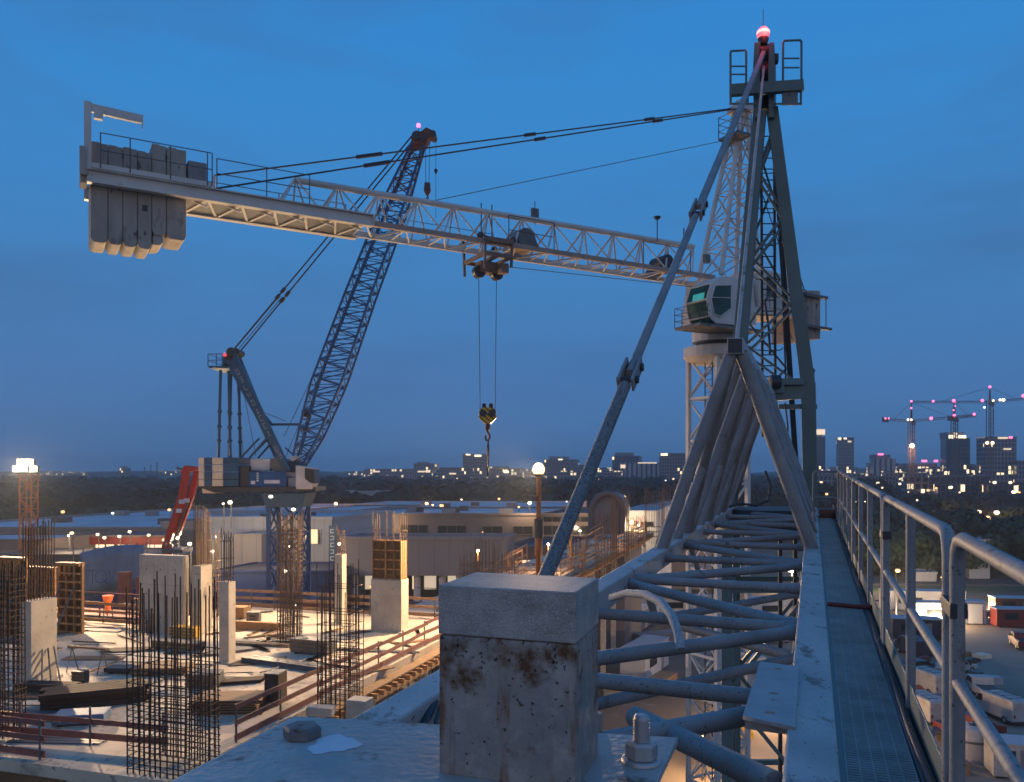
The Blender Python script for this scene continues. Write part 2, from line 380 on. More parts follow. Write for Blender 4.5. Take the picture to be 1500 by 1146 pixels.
# second, lower lacing plane seen through the first
for y0, a0, y1, a1 in ((7.6, -.15, 9.4, -1.8), (9.4, -1.8, 11.2, -.15), (7.6, -.15, 6.1, -1.7)):
    MB().tube(J(a0, y0, -1.86), J(a1, y1, -1.86), .05, 8).build('lower_tube', M['tubepaint'], gc)
for y0 in (7.6, 11.2):
    MB().tube(J(-.15, y0, -1.84), J(-.1, y0, -1.4), .045, 8).tube(J(-1.8, y0 + 1.8, -1.84), J(-1.95, y0 + 1.8, -1.4), .045, 8).build('lower_tube', M['tubepaint'], gc)
# end frame: cross beam, plate, post, bolts
MB().boxJ(-2.35, -.115, 2.35, 3.02, -1.40, -1.222).build('end_beam', M['paint'], gc, bevel=.012)
pl = MB()
pl.hexa([J(-2.3, 2.3, -1.198), J(-.56, 2.0, -1.198), J(-.56, 3.42, -1.198), J(-2.34, 3.70, -1.198), J(-2.3, 2.3, -1.168), J(-.56, 2.0, -1.168), J(-.56, 3.42, -1.168), J(-2.34, 3.70, -1.168)])
plate = pl.build('end_plate', M['paint'], gc, bevel=.005)
sp = MB(); c0 = J(-1.945, 3.33, -1.1665); ring = []
for k in range(22):
    an = 2 * math.pi * k / 22; r = (.062 + .010 * math.sin(3 * an + 1) + .006 * math.sin(7 * an))
    ring.append(c0 + CJ * r * 1.55 * math.cos(an) + DJ * r * 1.7 * math.sin(an))
sp.prism(ring, V((0, 0, .0008))); sp.build('paint_splash', M['boardwhite'], plate)
def hexnut(c, rad, h, m=M['zinc'], parent=plate, name='bolt_head'):
    o = MB(); o.lathe(c, [(rad * .9, 0), (rad, .004), (rad, h - .012), (rad * .86, h)], 6)
    o.sm = [False] * len(o.sm)
    return o.build(name, m, parent)
hexnut(J(-2.13, 3.42, -1.168), .080, .05, mat('bolt_steel', (.17, .165, .16), .6, .2, .3, 9, rust=.3, rs=12))
b2 = J(-.655, 3.14, -1.168)
MB().lathe(b2, [(.077, 0), (.077, .012), (.07, .016)], 28).build('washer', M['zinc'], plate)
hexnut(b2 + V((0, 0, .016)), .062, .066, name='nut')
st = MB(); pr = [(.030, .08)]
for k in range(8): pr += [(.033, .085 + .011 * k), (.0275, .0905 + .011 * k)]
pr += [(.028, .178), (.02, .182)]
st.lathe(b2, pr, 18).build('stud', M['zinc'], plate)
# post
FRp = V(((843 - U0) / F * 2.85, 2.85, 0)); wx = CJ * -.525; dx = V((.30, .954, 0)).normalized() * .40
zt = CZ - .4275
def postbox(mb, g, z0, z1):
    c = FRp + (wx + dx) / 2
    q = [FRp, FRp + wx, FRp + wx + dx, FRp + dx]
    q = [c + (p - c) * g for p in q]
    mb.hexa([V((p.x, p.y, z0)) for p in (q[1], q[0], q[3], q[2])] + [V((p.x, p.y, z1)) for p in (q[1], q[0], q[3], q[2])]); return mb
post = postbox(MB(), 1.0, CZ - 1.13, zt - .182).build('end_post', M['rust'], gc, bevel=.012)
postbox(MB(), 1.005, zt - .18, zt).build('post_cap', M['cap'], post, bevel=.005)
# end lug of the left chord behind the post
MB().boxJ(-1.93, -1.84, 6.2, 6.9, -1.52, -1.18).build('gusset', M['paint'], gc, bevel=.01)
# drilled plate on the right chord
o0 = J(-.32, 3.76, -1.195)
Mx = Matrix.Translation(o0) @ Matrix(((CJ.x, DJ.x, 0, 0), (CJ.y, DJ.y, 0, 0), (CJ.z, DJ.z, 1, 0), (0, 0, 0, 1)))
holed_plate('drilled_plate', [(0, 0), (.23, -.09), (.23, 1.02), (.015, 1.07)], [(.115, .09, .026), (.12, .30, .013), (.118, .42, .026), (.12, .93, .022)], .018, M['zinc'], gc, Mx)
MB().beam(J(-.31, 3.8, -1.23), J(-.12, 3.72, -1.23), .03, .05).build('gusset', M['paint'], gc)
# walkway
wk = MB()
y = 1.4
while y < 19.2:
    wk.hexa([J(.128, y, -1.238), J(.405, y - .09, -1.238), J(.405, y - .075, -1.238), J(.128, y + .015, -1.238),
             J(.128, y + .002, -1.222), J(.405, y - .088, -1.222), J(.405, y - .080, -1.222), J(.128, y + .010, -1.222)])
    y += .026 if y < 9 else .05
for i in range(6):
    a = .135 + .053 * i; wk.boxJ(a - .003, a + .003, 1.3, 19.2, -1.245, -1.2235)
wk.boxJ(.128, .405, 1.3, 19.2, -1.262, -1.25)
walk = wk.build('walkway', M['mesh'], gc)
MB().boxJ(.472, .480, 1.3, 19.2, -1.26, -1.10).boxJ(.405, .476, 1.3, 19.2, -1.27, -1.262).build('toe_board', M['headpaint'], walk, bevel=.003)
MB().boxJ(.100, .128, 1.3, 19.2, -1.27, -1.225).build('edge_angle', M['headpaint'], walk)
for k, (a, r) in enumerate(((.418, .011), (.437, .015), (.456, .010))):
    MB().path([J(a + .006 * math.sin(2.3 * i + k), 1.3 + .6 * i, -1.238 + r + .004 * math.sin(i * 1.7 + k)) for i in range(28)], r, 8).build('cable', M['dark'], walk)
MB().path([J(.13, 6.75, -1.21), J(.22, 6.66, -1.20), J(.33, 6.62, -1.205), J(.47, 6.5, -1.19)], .018, 8).build('strap', mat('strap_red', (.16, .035, .025), .7), walk)
MB().boxJ(.13, .47, 16.4, 16.9, -1.21, -1.05).build('strap', M['redbrown'], walk)
# handrail panels
def rail_panel(y0, posts, y1, bend0=True, bend1=True):
    a, bt, bm, b0 = .478, -.262, -.742, -1.24; r = .0235
    p = []
    if bend0: p += [J(a, y0, b0), J(a, y0, bt - .09), J(a, y0 + .012, bt - .045), J(a, y0 + .045, bt - .012), J(a, y0 + .10, bt)]
    else: p += [J(a, y0, bt)]
    if bend1: p += [J(a, y1 - .10, bt), J(a, y1 - .045, bt - .012), J(a, y1 - .012, bt - .045), J(a, y1, bt - .09), J(a, y1, b0)]
    else: p += [J(a, y1, bt)]
    h = MB().path(p, r, 14).build('handrail', M['tubepaint'], gc)
    MB().tube(J(a, y0 + (.0 if bend0 else 0), bm), J(a, y1, bm), r * .82, 12).build('knee_rail', M['tubepaint'], h)
    for y in posts: MB().tube(J(a, y, b0), J(a, y, bt), r * .95, 12).build('rail_post', M['tubepaint'], h)
    return h
rail_panel(1.0, [1.6], 2.70)
hB = rail_panel(2.86, [3.98], 5.32)
rail_panel(5.44, [6.8, 8.1], 9.5)
rail_panel(9.62, [10.9, 12.2, 13.5], 15.0)
for y in (2.78, 5.38): MB().boxJ(.45, .51, y - .1, y + .1, -.53, -.48).build('rail_clamp', M['dark'], hB, bevel=.004)
MB().path([J(.478, 15.02, -.262), J(.06, 15.12, -.262), J(.02, 15.13, -.3), J(.02, 15.13, -1.22)], .022, 10).tube(J(.478, 15.02, -.742), J(.02, 15.13, -.742), .018).build('handrail', M['tubepaint'], gc)
# hose looped over the lacing
hs = MB(); hp = [JP(x, y, z) for x, y, z in ((896, 876, 6.9), (918, 869, 6.5), (945, 871, 6.05), (968, 882, 5.7), (984, 902, 5.45), (993, 926, 5.3), (997, 952, 5.22))]
hs.path(hp, .031, 12).build('braided_hose', mat('braided_hose', (.42, .43, .44), .6, 0, .35, 60, bump=.9, bs=110), gc)
MB().path([JP(645, 1012, 4.3), JP(632, 1035, 4.1), JP(622, 1062, 3.95), JP(618, 1082, 3.85)], .022, 8).path([JP(649, 1030, 4.2), JP(640, 1052, 4.0), JP(634, 1080, 3.85)], .012, 8).build('cable', M['dark'], gc)
MB().path([JP(1062, 744, 18.5), JP(1085, 738, 18.6), JP(1108, 741, 18.7), JP(1126, 733, 18.8), JP(1129, 712, 18.9), JP(1121, 690, 19)], .03, 8).build('cable', M['dark'], gc)
# tower head
HY = 20.0
def H(u, v, dy=0.0): return P(u, v, HY + dy)
th = MB().beam(H(1064, 742), H(1113, 165), .36, .34, DJ, .30, .3)
th = th.build('head_leg', M['headpaint'], gc, bevel=.02)
rl = MB().beam(H(1187, 742), H(1184, 562), .34, .34, DJ).beam(H(1184, 566), H(1131, 160), .33, .33, DJ, .28, .3).build('head_leg', M['headpaint'], gc, bevel=.02)
nodes = [(1133, 190), (1110, 250), (1150, 314), (1101, 378), (1163, 440), (1092, 506), (1176, 566)]
for (ua, va), (ub, vb) in zip(nodes, nodes[1:]):
    for o in (0, 13): MB().beam(H(ua, va + o, .04), H(ub, vb + o, .04), .05, .15, DJ).build('head_brace', M['headpaint'], gc)
for u0, u1, v0_, v1 in ((1068, 1110, 742, 190), (1170, 1134, 742, 190)):
    MB().beam(H(u0, v0_, 2.2), H(u1, v1, .5), .14, .14, DJ).build('rear_leg', M['dark'], gc)
for (ua, va), (ub, vb) in zip(((1112, 220), (1130, 280), (1105, 345), (1142, 410), (1098, 475), (1152, 540)), ((1130, 280), (1105, 345), (1142, 410), (1098, 475), (1152, 540), (1090, 605))):
    MB().beam(H(ua, va, 1.1), H(ub, vb, 1.1), .05, .09, DJ).build('rear_brace', M['headpaint'], gc)
ld = MB()
for u in (1119, 1138): ld.tube(H(u - 2, 640, .9), H(u - 4, 190, .5), .035, 6)
ld.tube(H(1152, 580, .7), H(1137, 170, .5), .022, 6)
for i in range(27):
    v = 200 + 16 * i; ld.tube(H(1115, v, .75), H(1136, v, .75), .016, 5)
for i in range(7):
    v = 250 + 52 * i; ld.path([H(1104, v, .8), H(1108, v + 3, 0.35), H(1125, v + 4, .2), H(1143, v + 3, .35), H(1147, v, .8)], .014, 5)
ld.build('ladder', M['dark'], gc)
kn = MB().beam(H(1122, 578), H(1190, 573), .28, .34, EZ).beam(H(1140, 596), H(1196, 596), .12, .12).box(H(1137, 566, -.1), (.3, .3, .35)).box(H(1160, 560, -.1), (.5, .3, .16))
kn.build('winch_bracket', M['headpaint'], gc, bevel=.01)
MB().tube(H(1128, 560, -.35), H(1142, 560, -.35), .17, 14).build('rope_drum', M['dark'], gc)
MB().path([H(1150, 590, -.3), H(1154, 625, -.3), H(1153, 660, -.2)], .02, 6).path([H(1128, 520, -.1), H(1126, 480, .1), H(1120, 440, .2)], .03, 6).build('cable', M['dark'], gc)
MB().tube(H(1192, 540), H(1192, 690), .018, 6).beam(H(1184, 543), H(1194, 543), .03, .03).beam(H(1184, 690), H(1194, 690), .05, .05).build('conduit', M['dark'], gc)
# head top
ht = MB()
for u0, u1 in ((1105, 1112), (1127, 1134)):
    ht.prism([H(u0 - 1, 172, -.25), H(u1, 172, -.25), H(u1 + 1, 100, -.25), H(u1, 62, -.25), H(u0, 62, -.25), H(u0 - 2, 100, -.25)], DJ * .9)
head = ht.build('head_plate', M['headpaint'], gc, bevel=.01)
sh = MB()
for v in (80, 110, 140): sh.tube(H(1110, v, .2), H(1130, v, .2), .24, 18)
sh.box(H(1120, 125, .25), (.3, .35, 1.3)).build('sheave', M['dark'], head)
MB().tube(H(1134, 90, 0), H(1139, 90, 0), .08, 10).box(H(1135, 84, .1), (.16, .1, .14)).build('hinge_pin', M['dark'], head)
# platform with two baskets
plat = MB().beam(H(1070, 133, -.42), H(1176, 126, -.42), .16, .26, EZ).build('head_platform', M['headpaint'], gc, bevel=.008)
MB().beam(H(1070, 133, .95), H(1176, 126, .95), .12, .22, EZ).build('platform_beam', M['headpaint'], plat, bevel=.008)
for u0, u1, vt, vb, fl in ((1070, 1096, 75, 134, 158), (1147, 1174, 60, 128, 158)):
    bk = MB()
    for dy in (-.42, .95):
        pts = [H(u0, vb, dy), H(u0, vt + 3, dy), H(u0 + 2, vt, dy), H(u1 - 4 if u0 < 1100 else u1 - 2, vt - 1, dy), H(u1 - 3 if u0 < 1100 else u1, vt + 2, dy), H(u1 - 3 if u0 < 1100 else u1, vb, dy)]
        bk.path(pts, .028, 6)
        for f in (.42, .62): bk.tube(H(u0, vb + (vt - vb) * f, dy), H(u1 - 3, vb + (vt - vb) * f, dy), .02, 5)
    ue = u0 if u0 < 1100 else u1
    for f in (1.0, .62, .42): bk.tube(H(ue, vb + (vt - vb) * f, -.42), H(ue, vb + (vt - vb) * f, .95), .02, 5)
    bk.build('basket_rail', M['headpaint'], plat)
    fl_ = MB()
    un = u1 + 12 if u0 < 1100 else u0 - 10
    fl_.hexa([H(min(u0, un), fl - 4, -.42), H(max(u1, un), fl - 4, -.42), H(max(u1, un), fl - 4, .95), H(min(u0, un), fl - 4, .95),
              H(min(u0, un), fl, -.42) + V((0, 0, .12)), H(max(u1, un), fl, -.42) + V((0, 0, .12)), H(max(u1, un), fl, .95) + V((0, 0, .12)), H(min(u0, un), fl, .95) + V((0, 0, .12))])
    for uu in (u0, u1 - 1): fl_.tube(H(uu, vb, -.42), H(uu, fl - 4, -.42), .03, 5).tube(H(uu, vb, .95), H(uu, fl - 4, .95), .03, 5)
    fl_.build('basket_floor', M['headpaint'], plat)
MB().box(H(1158, 143, -.43), (.34, .04, .36)).build('platform_board', M['steel'], plat)
# beacon
bc = H(1118, 58)
bcn = MB().lathe(bc, [(.09, -.12), (.12, -.06), (.13, 0), (.13, .03)], 18).build('beacon', M['dark'], gc)
MB().lathe(bc, [(.125, .03), (.15, .1), (.14, .2), (.09, .28), (.01, .30)], 18).build('beacon_lens', M['Lred'], bcn)
MB().lathe(bc, [(.151, .13), (.153, .16), (.150, .19), (.142, .205)], 18).build('beacon_lamp', M['Lredcore'], bcn)
MB().tube(H(1118, 40), H(1118, 14), .008, 5).build('antenna', M['dark'], bcn)
# pendant bar from the head to the left chord
pa, pb = J(-1.18, 19.75, 9.75), J(-2.03, 5.9, -1.12)
def pen(t): return pa.lerp(pb, t)
pd = MB().beam(pen(0), pen(.56), .095, .105, CJ).build('pendant_bar', M['tubepaint'], gc, bevel=.02)
MB().tube(pen(.58), pen(.818), .05, 14).build('pendant_rod', M['tubepaint'], pd)
tr = []; n = 150
for i in range(n):
    t = i / n; tr += [(t, .055), (t + .5 / n, .060)]
tr += [(1, .055)]
MB().prof(pen(.83), pen(1.0), tr, 14).build('pendant_sleeve', mat('woven_sleeve', (.25, .235, .22), .55, .1, .3, 20, bump=.8, bs=70, spots=.5, sps=75, spotc=(.05, .052, .056)), pd)
dd = (pb - pa).normalized()
for t0, L_ in ((.565, .62), (.818, .46)):
    m_ = pen(t0); cp = MB()
    for s in (-1, 1): cp.beam(m_ + CJ * .072 * s - dd * L_ / 2, m_ + CJ * .072 * s + dd * L_ / 2, .03, .15, CJ.cross(dd))
    cpl = cp.build('coupling', M['tubepaint'], pd, bevel=.01)
    pn = MB()
    for s in (-1, 1):
        q = m_ + dd * L_ * .27 * s; pn.tube(q - CJ * .11, q + CJ * .11, .035, 12)
        pn.tube(q + CJ * .095, q + CJ * .115, .045, 6)
    pn.build('pin', M['dark'], cpl)
MB().tube(H(1119, 98, -.3), P(1079, 505, 10.9), .028, 8).build('tie_rod', M['paint'], gc)
# mast under the jib
ax = [V((-.95, 0, 0)), V((.95, 0, 0))]
mz1 = CZ - 1.45
corners = []
for s in (-1, 1):
    for t in (0, 1): corners.append((J(-1.0 + .97 * s, 19.0 + 2.0 * t, 0), s, t))
for c, s, t in corners:
    MB().beam(V((c.x, c.y, 0)), V((c.x, c.y, mz1)), .24, .24, DJ).build('mast_leg', M['headpaint'], gc, bevel=.01)
lv = [0.4 + 2.35 * i for i in range(9)]
for i, z in enumerate(lv):
    pr = [(0, 2), (1, 3), (0, 1), (2, 3)]
    for a, b in pr:
        A, B = corners[a][0], corners[b][0]
        mbr = MB().beam(V((A.x, A.y, z)), V((B.x, B.y, z)), .1, .12)
        if i < 8:
            z2 = lv[i + 1]
            if i % 2: mbr.beam(V((A.x, A.y, z)), V((B.x, B.y, z2)), .09, .09)
            else: mbr.beam(V((B.x, B.y, z)), V((A.x, A.y, z2)), .09, .09)
        mbr.build('mast_brace', M['headpaint'], gc)
c = J(-1, 20, 0)
MB().lathe(V((c.x, c.y, mz1)), [(1.5, 0), (1.5, .25), (1.25, .26), (1.25, .5)], 24).build('slewing_ring', M['dark'], gc)
MB().tube(J(-.4, 19.1, -21.9), J(-.4, 19.1, -1.6), .05, 6).tube(J(-.75, 19.1, -21.9), J(-.75, 19.1, -1.6), .05, 6).build('mast_ladder', M['dark'], gc)
# ================================================================ white hammerhead crane
DW, PW = V((-.866, -.5, 0)), V((-.5, .866, 0)); WAX = (DW, PW, EZ)
W0 = V((10.16, 40.45, 0))
def Q(t, s, h): return W0 + DW * t + PW * s + V((0, 0, CZ + h))
wc = thing('tower_crane', 'cream white tower crane with green glazed cab and grey counterweight slabs at its left end', 'tower crane', W0)
# mast
zt = 5.6
legs = [(-1, -1), (1, -1), (1, 1), (-1, 1)]
for i, j in legs: MB().beam(Q(i, j, -CZ), Q(i, j, zt), .2, .2, DW).build('mast_leg', M['white'], wc)
lv = [-CZ + .3 + 2.1 * k for k in range(14)]
for k, h in enumerate(lv[:-1]):
    for (a, b) in ((0, 1), (1, 2), (2, 3), (3, 0)):
        A, B = legs[a], legs[b]; h2 = min(lv[k + 1], zt)
        m = MB().beam(Q(*A, h), Q(*B, h), .09, .12)
        m.tube(Q(*A, h), Q(*B, h2), .05, 6).tube(Q(*B, h), Q(*A, h2), .05, 6)
        m.build('mast_brace', M['white'], wc)
ml = MB()
for s in (-.25, .25): ml.tube(Q(.6, s, -CZ), Q(.6, s, zt), .03, 5)
for i in range(92): ml.tube(Q(.6, -.25, -CZ + .3 * i), Q(.6, .25, -CZ + .3 * i), .015, 4)
ml.build('mast_ladder', M['dark'], wc)
def flat(mb): mb.sm = [False] * len(mb.sm); return mb
flat(MB().lathe(Q(0, 0, 5.55), [(1.3, -.3), (1.66, -.05), (1.66, .42), (1.3, .5)], 28)).build('slewing_ring', M['white'], wc)
MB().lathe(Q(0, 0, 6.05), [(1.05, -.02), (1.05, .2)], 20).build('ring_gap', M['dark'], wc)
flat(MB().lathe(Q(0, 0, 6.25), [(1.25, 0), (1.25, .75), (1.4, .8), (1.4, 1.0)], 20)).build('turret', M['white'], wc)
MB().hexa([Q(1.5, -1, 7.1), Q(-1.6, -1, 7.1), Q(-1.6, 1, 7.1), Q(1.5, 1, 7.1), Q(1.3, -.8, 9.2), Q(-1.6, -.8, 9.2), Q(-1.6, .8, 9.2), Q(1.3, .8, 9.2)]).build('turret', M['white'], wc)
# cab
s0, s1 = -2.15, -.75
prof = [(.55, 8.97), (1.75, 8.93), (2.45, 8.55), (2.72, 7.75), (2.55, 7.0), (2.15, 6.68), (.55, 6.72)]
cab = MB().prism([Q(t, s0, h) for t, h in prof], PW * (s1 - s0)).build('cab', M['white'], wc, bevel=.05)
MB().prism([Q(t, s0 - .012, h) for t, h in ((1.25, 8.55), (2.28, 8.42), (2.52, 7.75), (2.35, 7.1), (1.95, 7.0), (1.25, 7.45))], PW * .02).build('side_window', M['glass'], cab, bevel=.008)
wf = [Q(t, s0 - .02, h) for t, h in ((1.25, 8.55), (2.28, 8.42), (2.52, 7.75), (2.35, 7.1), (1.95, 7.0), (1.25, 7.45), (1.25, 8.55))]
MB().path(wf, .045, 6).build('window_frame', M['white'], cab)
m = MB()
for h, t in ((8.5, 2.48), (7.75, 2.745), (7.0, 2.58)): m.tube(Q(t + .01, s0 + .02, h), Q(t + .01, s1 - .02, h), .035, 6)
for s in (s0 + .02, s1 - .02): m.path([Q(2.48, s, 8.5), Q(2.745, s, 7.75), Q(2.58, s, 7.0), Q(2.2, s, 6.72)], .04, 6)
m.build('window_frame', M['white'], cab)
MB().beam(Q(1.25, s0 - .016, 7.95), Q(2.5, s0 - .016, 7.85), .04, .03).build('window_bar', M['white'], cab)
fw = MB()
for (t0, h0), (t1, h1) in (((2.47, 8.50), (2.73, 7.80)), ((2.73, 7.70), (2.58, 7.04)), ((2.53, 6.97), (2.22, 6.72))):
    nrm = V((0, 0, 0)); A, B = Q(t0, 0, h0), Q(t1, 0, h1); dv = (B - A).normalized(); nv = PW.cross(dv).normalized()
    if nv.dot(DW) < 0: nv = -nv
    q = [Q(t0, s0 + .06, h0), Q(t0, s1 - .06, h0), Q(t1, s1 - .06, h1), Q(t1, s0 + .06, h1)]
    fw.hexa([p + nv * .004 for p in q] + [p + nv * .022 for p in q])
fw.build('front_window', M['glass'], cab)
MB().prism([Q(2.665, -1.95, 8.1) + DW * .03, Q(2.665, -1.2, 8.1) + DW * .03, Q(2.735, -1.2, 7.78) + DW * .03, Q(2.735, -1.95, 7.78) + DW * .03], DW * .004).build('screen', M['glasslit'], cab)
cr = MB().hexa([Q(-.6, -2.3, 6.5), Q(3.3, -2.3, 6.5), Q(3.3, -.6, 6.5), Q(-.6, -.6, 6.5), Q(-.6, -2.3, 6.62), Q(3.3, -2.3, 6.62), Q(3.3, -.6, 6.62), Q(-.6, -.6, 6.62)]).build('cab_platform', M['steel'], wc)
rr = MB()
for s in (-2.3, -.6):
    for t in (2.85, 3.3): rr.tube(Q(t, s, 6.6), Q(t, s, 7.5), .018, 5)
    for h in (6.9, 7.2, 7.5): rr.tube(Q(2.7, s, h), Q(3.3, s, h), .016, 5)
for h in (6.9, 7.2, 7.5): rr.tube(Q(3.3, -2.3, h), Q(3.3, -.6, h), .016, 5)
rr.build('cab_rail', M['dark'], cr)
# cathead
ap = {(i, j): Q(-1.6 + .22 * i, .2 * j, 18.1) for i in (-1, 1) for j in (-1, 1)}
ft = {(1, -1): Q(.55, -.8, 9.4), (1, 1): Q(.55, .8, 9.4), (-1, -1): Q(-2.0, -.8, 9.4), (-1, 1): Q(-2.0, .8, 9.4)}
for k in ap: MB().tube(ft[k], ap[k], .115, 10).build('cathead_leg', M['white'], wc)
seq = [((1, -1), (1, 1)), ((1, 1), (-1, 1)), ((-1, 1), (-1, -1)), ((-1, -1), (1, -1))]
for i in range(6):
    f0, f1 = i / 6, (i + 1) / 6; m = MB()
    for a, b in seq:
        m.tube(ft[a].lerp(ap[a], f0), ft[b].lerp(ap[b], f1), .04, 6).tube(ft[b].lerp(ap[b], f0), ft[a].lerp(ap[a], f1), .04, 6).tube(ft[a].lerp(ap[a], f1), ft[b].lerp(ap[b], f1), .035, 6)
    m.build('cathead_brace', M['white'], wc)
MB().box(Q(-1.6, 0, 18.1), (1.0, 1.0, .3), WAX).box(Q(-1.6, 0, 18.3), (.5, .3, .5), WAX).build('cathead_top', M['white'], wc)
cp = MB().box(Q(-.75, -.4, 16.4), (.9, 1.3, .14), WAX)
for t in (-1.2, -.3):
    for s in (-1.05, .25): cp.tube(Q(t, s, 16.4), Q(t, s, 17.5), .025, 5)
for h in (16.8, 17.15, 17.5): cp.path([Q(-1.2, -1.05, h), Q(-.3, -1.05, h), Q(-.3, .25, h), Q(-1.2, .25, h)], .02, 5)
cp.build('cathead_basket', M['steel'], wc)
# boom lattice
t0, t1 = 1.0, 22.4
MB().beam(Q(t0, -.8, 9.2), Q(t1, -.8, 9.2), .16, .2).build('boom_chord', mat('boom_worn', (.36, .27, .22), .6, 0, .25, 2, rust=.3, rs=2), wc)
MB().beam(Q(t0, .8, 9.2), Q(t1, .8, 9.2), .16, .22).build('boom_chord', M['white'], wc)
MB().tube(Q(1.6, 0, 10.78), Q(20.9, 0, 10.6), .125, 12).build('boom_chord', M['white'], wc)
nb = 12; st = (20.9 - 1.6) / nb
for k in range(nb + 1):
    tc = 1.6 + st * k; top = Q(tc, 0, 10.68)
    m = MB()
    for s in (-.8, .8):
        for d_ in (-st / 2, st / 2):
            tb = tc + d_
            if tb < 1.0: continue
            m.tube(top, Q(tb, s, 9.28), .044 if d_ > 0 else .038, 6)
    m.tube(top, Q(tc - .1, .8, 9.25), .035, 6)
    m.build('boom_brace', M['white'], wc)
    m = MB().tube(Q(tc - st / 2, -.8, 9.15), Q(tc, .8, 9.15), .04, 6).tube(Q(tc, .8, 9.15), Q(tc + st / 2, -.8, 9.15), .04, 6).tube(Q(tc + st / 2, -.8, 9.15), Q(tc + st / 2, .8, 9.15), .035, 6)
    if tc < 20: m.build('boom_floor_brace', M['white'], wc)
MB().tube(Q(1.2, 0, 8.85), Q(13, 0, 8.5), .015, 4).tube(Q(12.5, .3, 9.9), Q(26, .3, 9.9), .012, 4).build('trolley_rope', M['rope'], wc)
# winches on the boom
for t, nm, w in ((11.3, 'grey winch', 1.05), (3.6, 'winch', .8)):
    wn = MB().tube(Q(t, -.5, 9.72), Q(t, .5, 9.72), .42 if w > 1 else .33, 18).box(Q(t, 0, 9.36), (w, 1.3, .14), WAX)
    if w > 1: wn.hexa([Q(t + .62, -.45, 9.4), Q(t - .62, -.45, 9.4), Q(t - .62, .45, 9.4), Q(t + .62, .45, 9.4), Q(t + .35, -.4, 10.05), Q(t - .4, -.4, 10.05), Q(t - .4, .4, 10.05), Q(t + .35, .4, 10.05)])
    wn.build('winch', M['dark'] if w < 1 else M['steel'], wc, bevel=.02)
wr = MB()
for t in (10.2, 12.4):
    wr.tube(Q(t, -.9, 9.3), Q(t, -.9, 10.4), .02, 5)
for h in (9.8, 10.4): wr.tube(Q(10.2, -.9, h), Q(12.4, -.9, h), .018, 5)
for t in (13.2, 12.7): wr.tube(Q(t, 0, 9.3), Q(t, 0, 11.0), .025, 5)
for t in (2.6, 5.4):
    wr.tube(Q(t, -.9, 9.3), Q(t, -.9, 10.3), .02, 5)
wr.tube(Q(2.6, -.9, 10.3), Q(5.4, -.9, 10.3), .018, 5)
wr.build('winch_rail', M['dark'], wc)
fl = MB().tube(Q(4.1, -.3, 10.6), Q(4.1, -.3, 11.7), .025, 6).lathe(Q(4.1, -.3, 11.7), [(.06, -.08), (.17, .03), (.17, .07)], 12).tube(Q(2.2, 0, 10.7), Q(2.2, 0, 11.6), .03, 6)
fl.build('signal_horn', M['dark'], wc)
fl = MB().box(Q(10.6, 0, 10.95), (.35, .1, .5), WAX).tube(Q(10.6, 0, 10.5), Q(10.6, 0, 11.5), .02).box(Q(1.3, -.6, 10.1), (.3, .2, .4), WAX)
fl.build('control_box', M['steel'], wc)
# trolley
tt = 12.9; tr = MB()
for s in (-.98, .98):
    tr.beam(Q(tt - .62, s, 9.28), Q(tt + .62, s, 9.28), .1, .18).beam(Q(tt - .62, s, 9.4), Q(tt - .62, s * .9, 8.25), .09, .1).beam(Q(tt + .62, s, 9.4), Q(tt + .62, s * .9, 8.1), .09, .1)
    tr.beam(Q(tt - .65, s * .95, 8.7), Q(tt + .65, s * .95, 8.7), .08, .16)
for d_ in (-.62, 0, .62): tr.beam(Q(tt + d_, -1, 8.68), Q(tt + d_, 1, 8.68), .09, .16)
tr.box(Q(tt + .05, 0, 8.35), (.8, .5, .45), WAX).box(Q(tt - .4, -.6, 8.25), (.35, .35, .4), WAX)
trl = tr.build('trolley', mat('trolley_worn', (.20, .14, .11), .7, 0, .3, 3), wc, bevel=.01)
for d_ in (-.42, .42): MB().tube(Q(tt + d_, -.12, 8.15), Q(tt + d_, .12, 8.15), .26, 16).build('rope_sheave', M['dark'], trl)
for d_ in (-.75, .75):
    for s in (-.8, .8): MB().tube(Q(tt + d_, s - .06, 9.42), Q(tt + d_, s + .06, 9.42), .13, 12).build('trolley_wheel', M['dark'], trl)
# counterweight end: two deep beams, slabs hung between
for s in (-.95, .95):
    ib = MB()
    for dh, w, h in ((0.20, .28, .045), (-.20, .28, .045), (0, .05, .38)): ib.beam(Q(18.3, s, 9.25 + dh), Q(27.72, s, 9.25 + dh), w, h)
    ib.box(Q(18.28, s, 9.25), (.04, .3, .42), WAX)
    ib.build('deck_beam', M['white'], wc)
MB().box(Q(21.8, 0, 9.12), (6.4, 1.6, .05), WAX).build('deck_floor', M['steel'], wc)
m = MB()
for k in range(6):
    t = 18.6 + 1.1 * k; m.beam(Q(t, -.95, 9.1), Q(t + .5, .95, 9.1), .1, .1).beam(Q(t + 1.1, -.95, 9.1), Q(t + .5, .95, 9.1), .08, .08).beam(Q(t, -.9, 8.85), Q(t + .5, -.5, 9.15), .1, .06)
m.build('deck_brace', M['white'], wc)
cwx = []
hs_ = [(7.25, 10.42), (7.24, 10.40), (7.23, 10.42), (7.22, 10.38), (7.72, 10.70), (7.66, 10.68)]
te = 27.6; ws_ = (.50, .43, .43, .43, .45, .62)
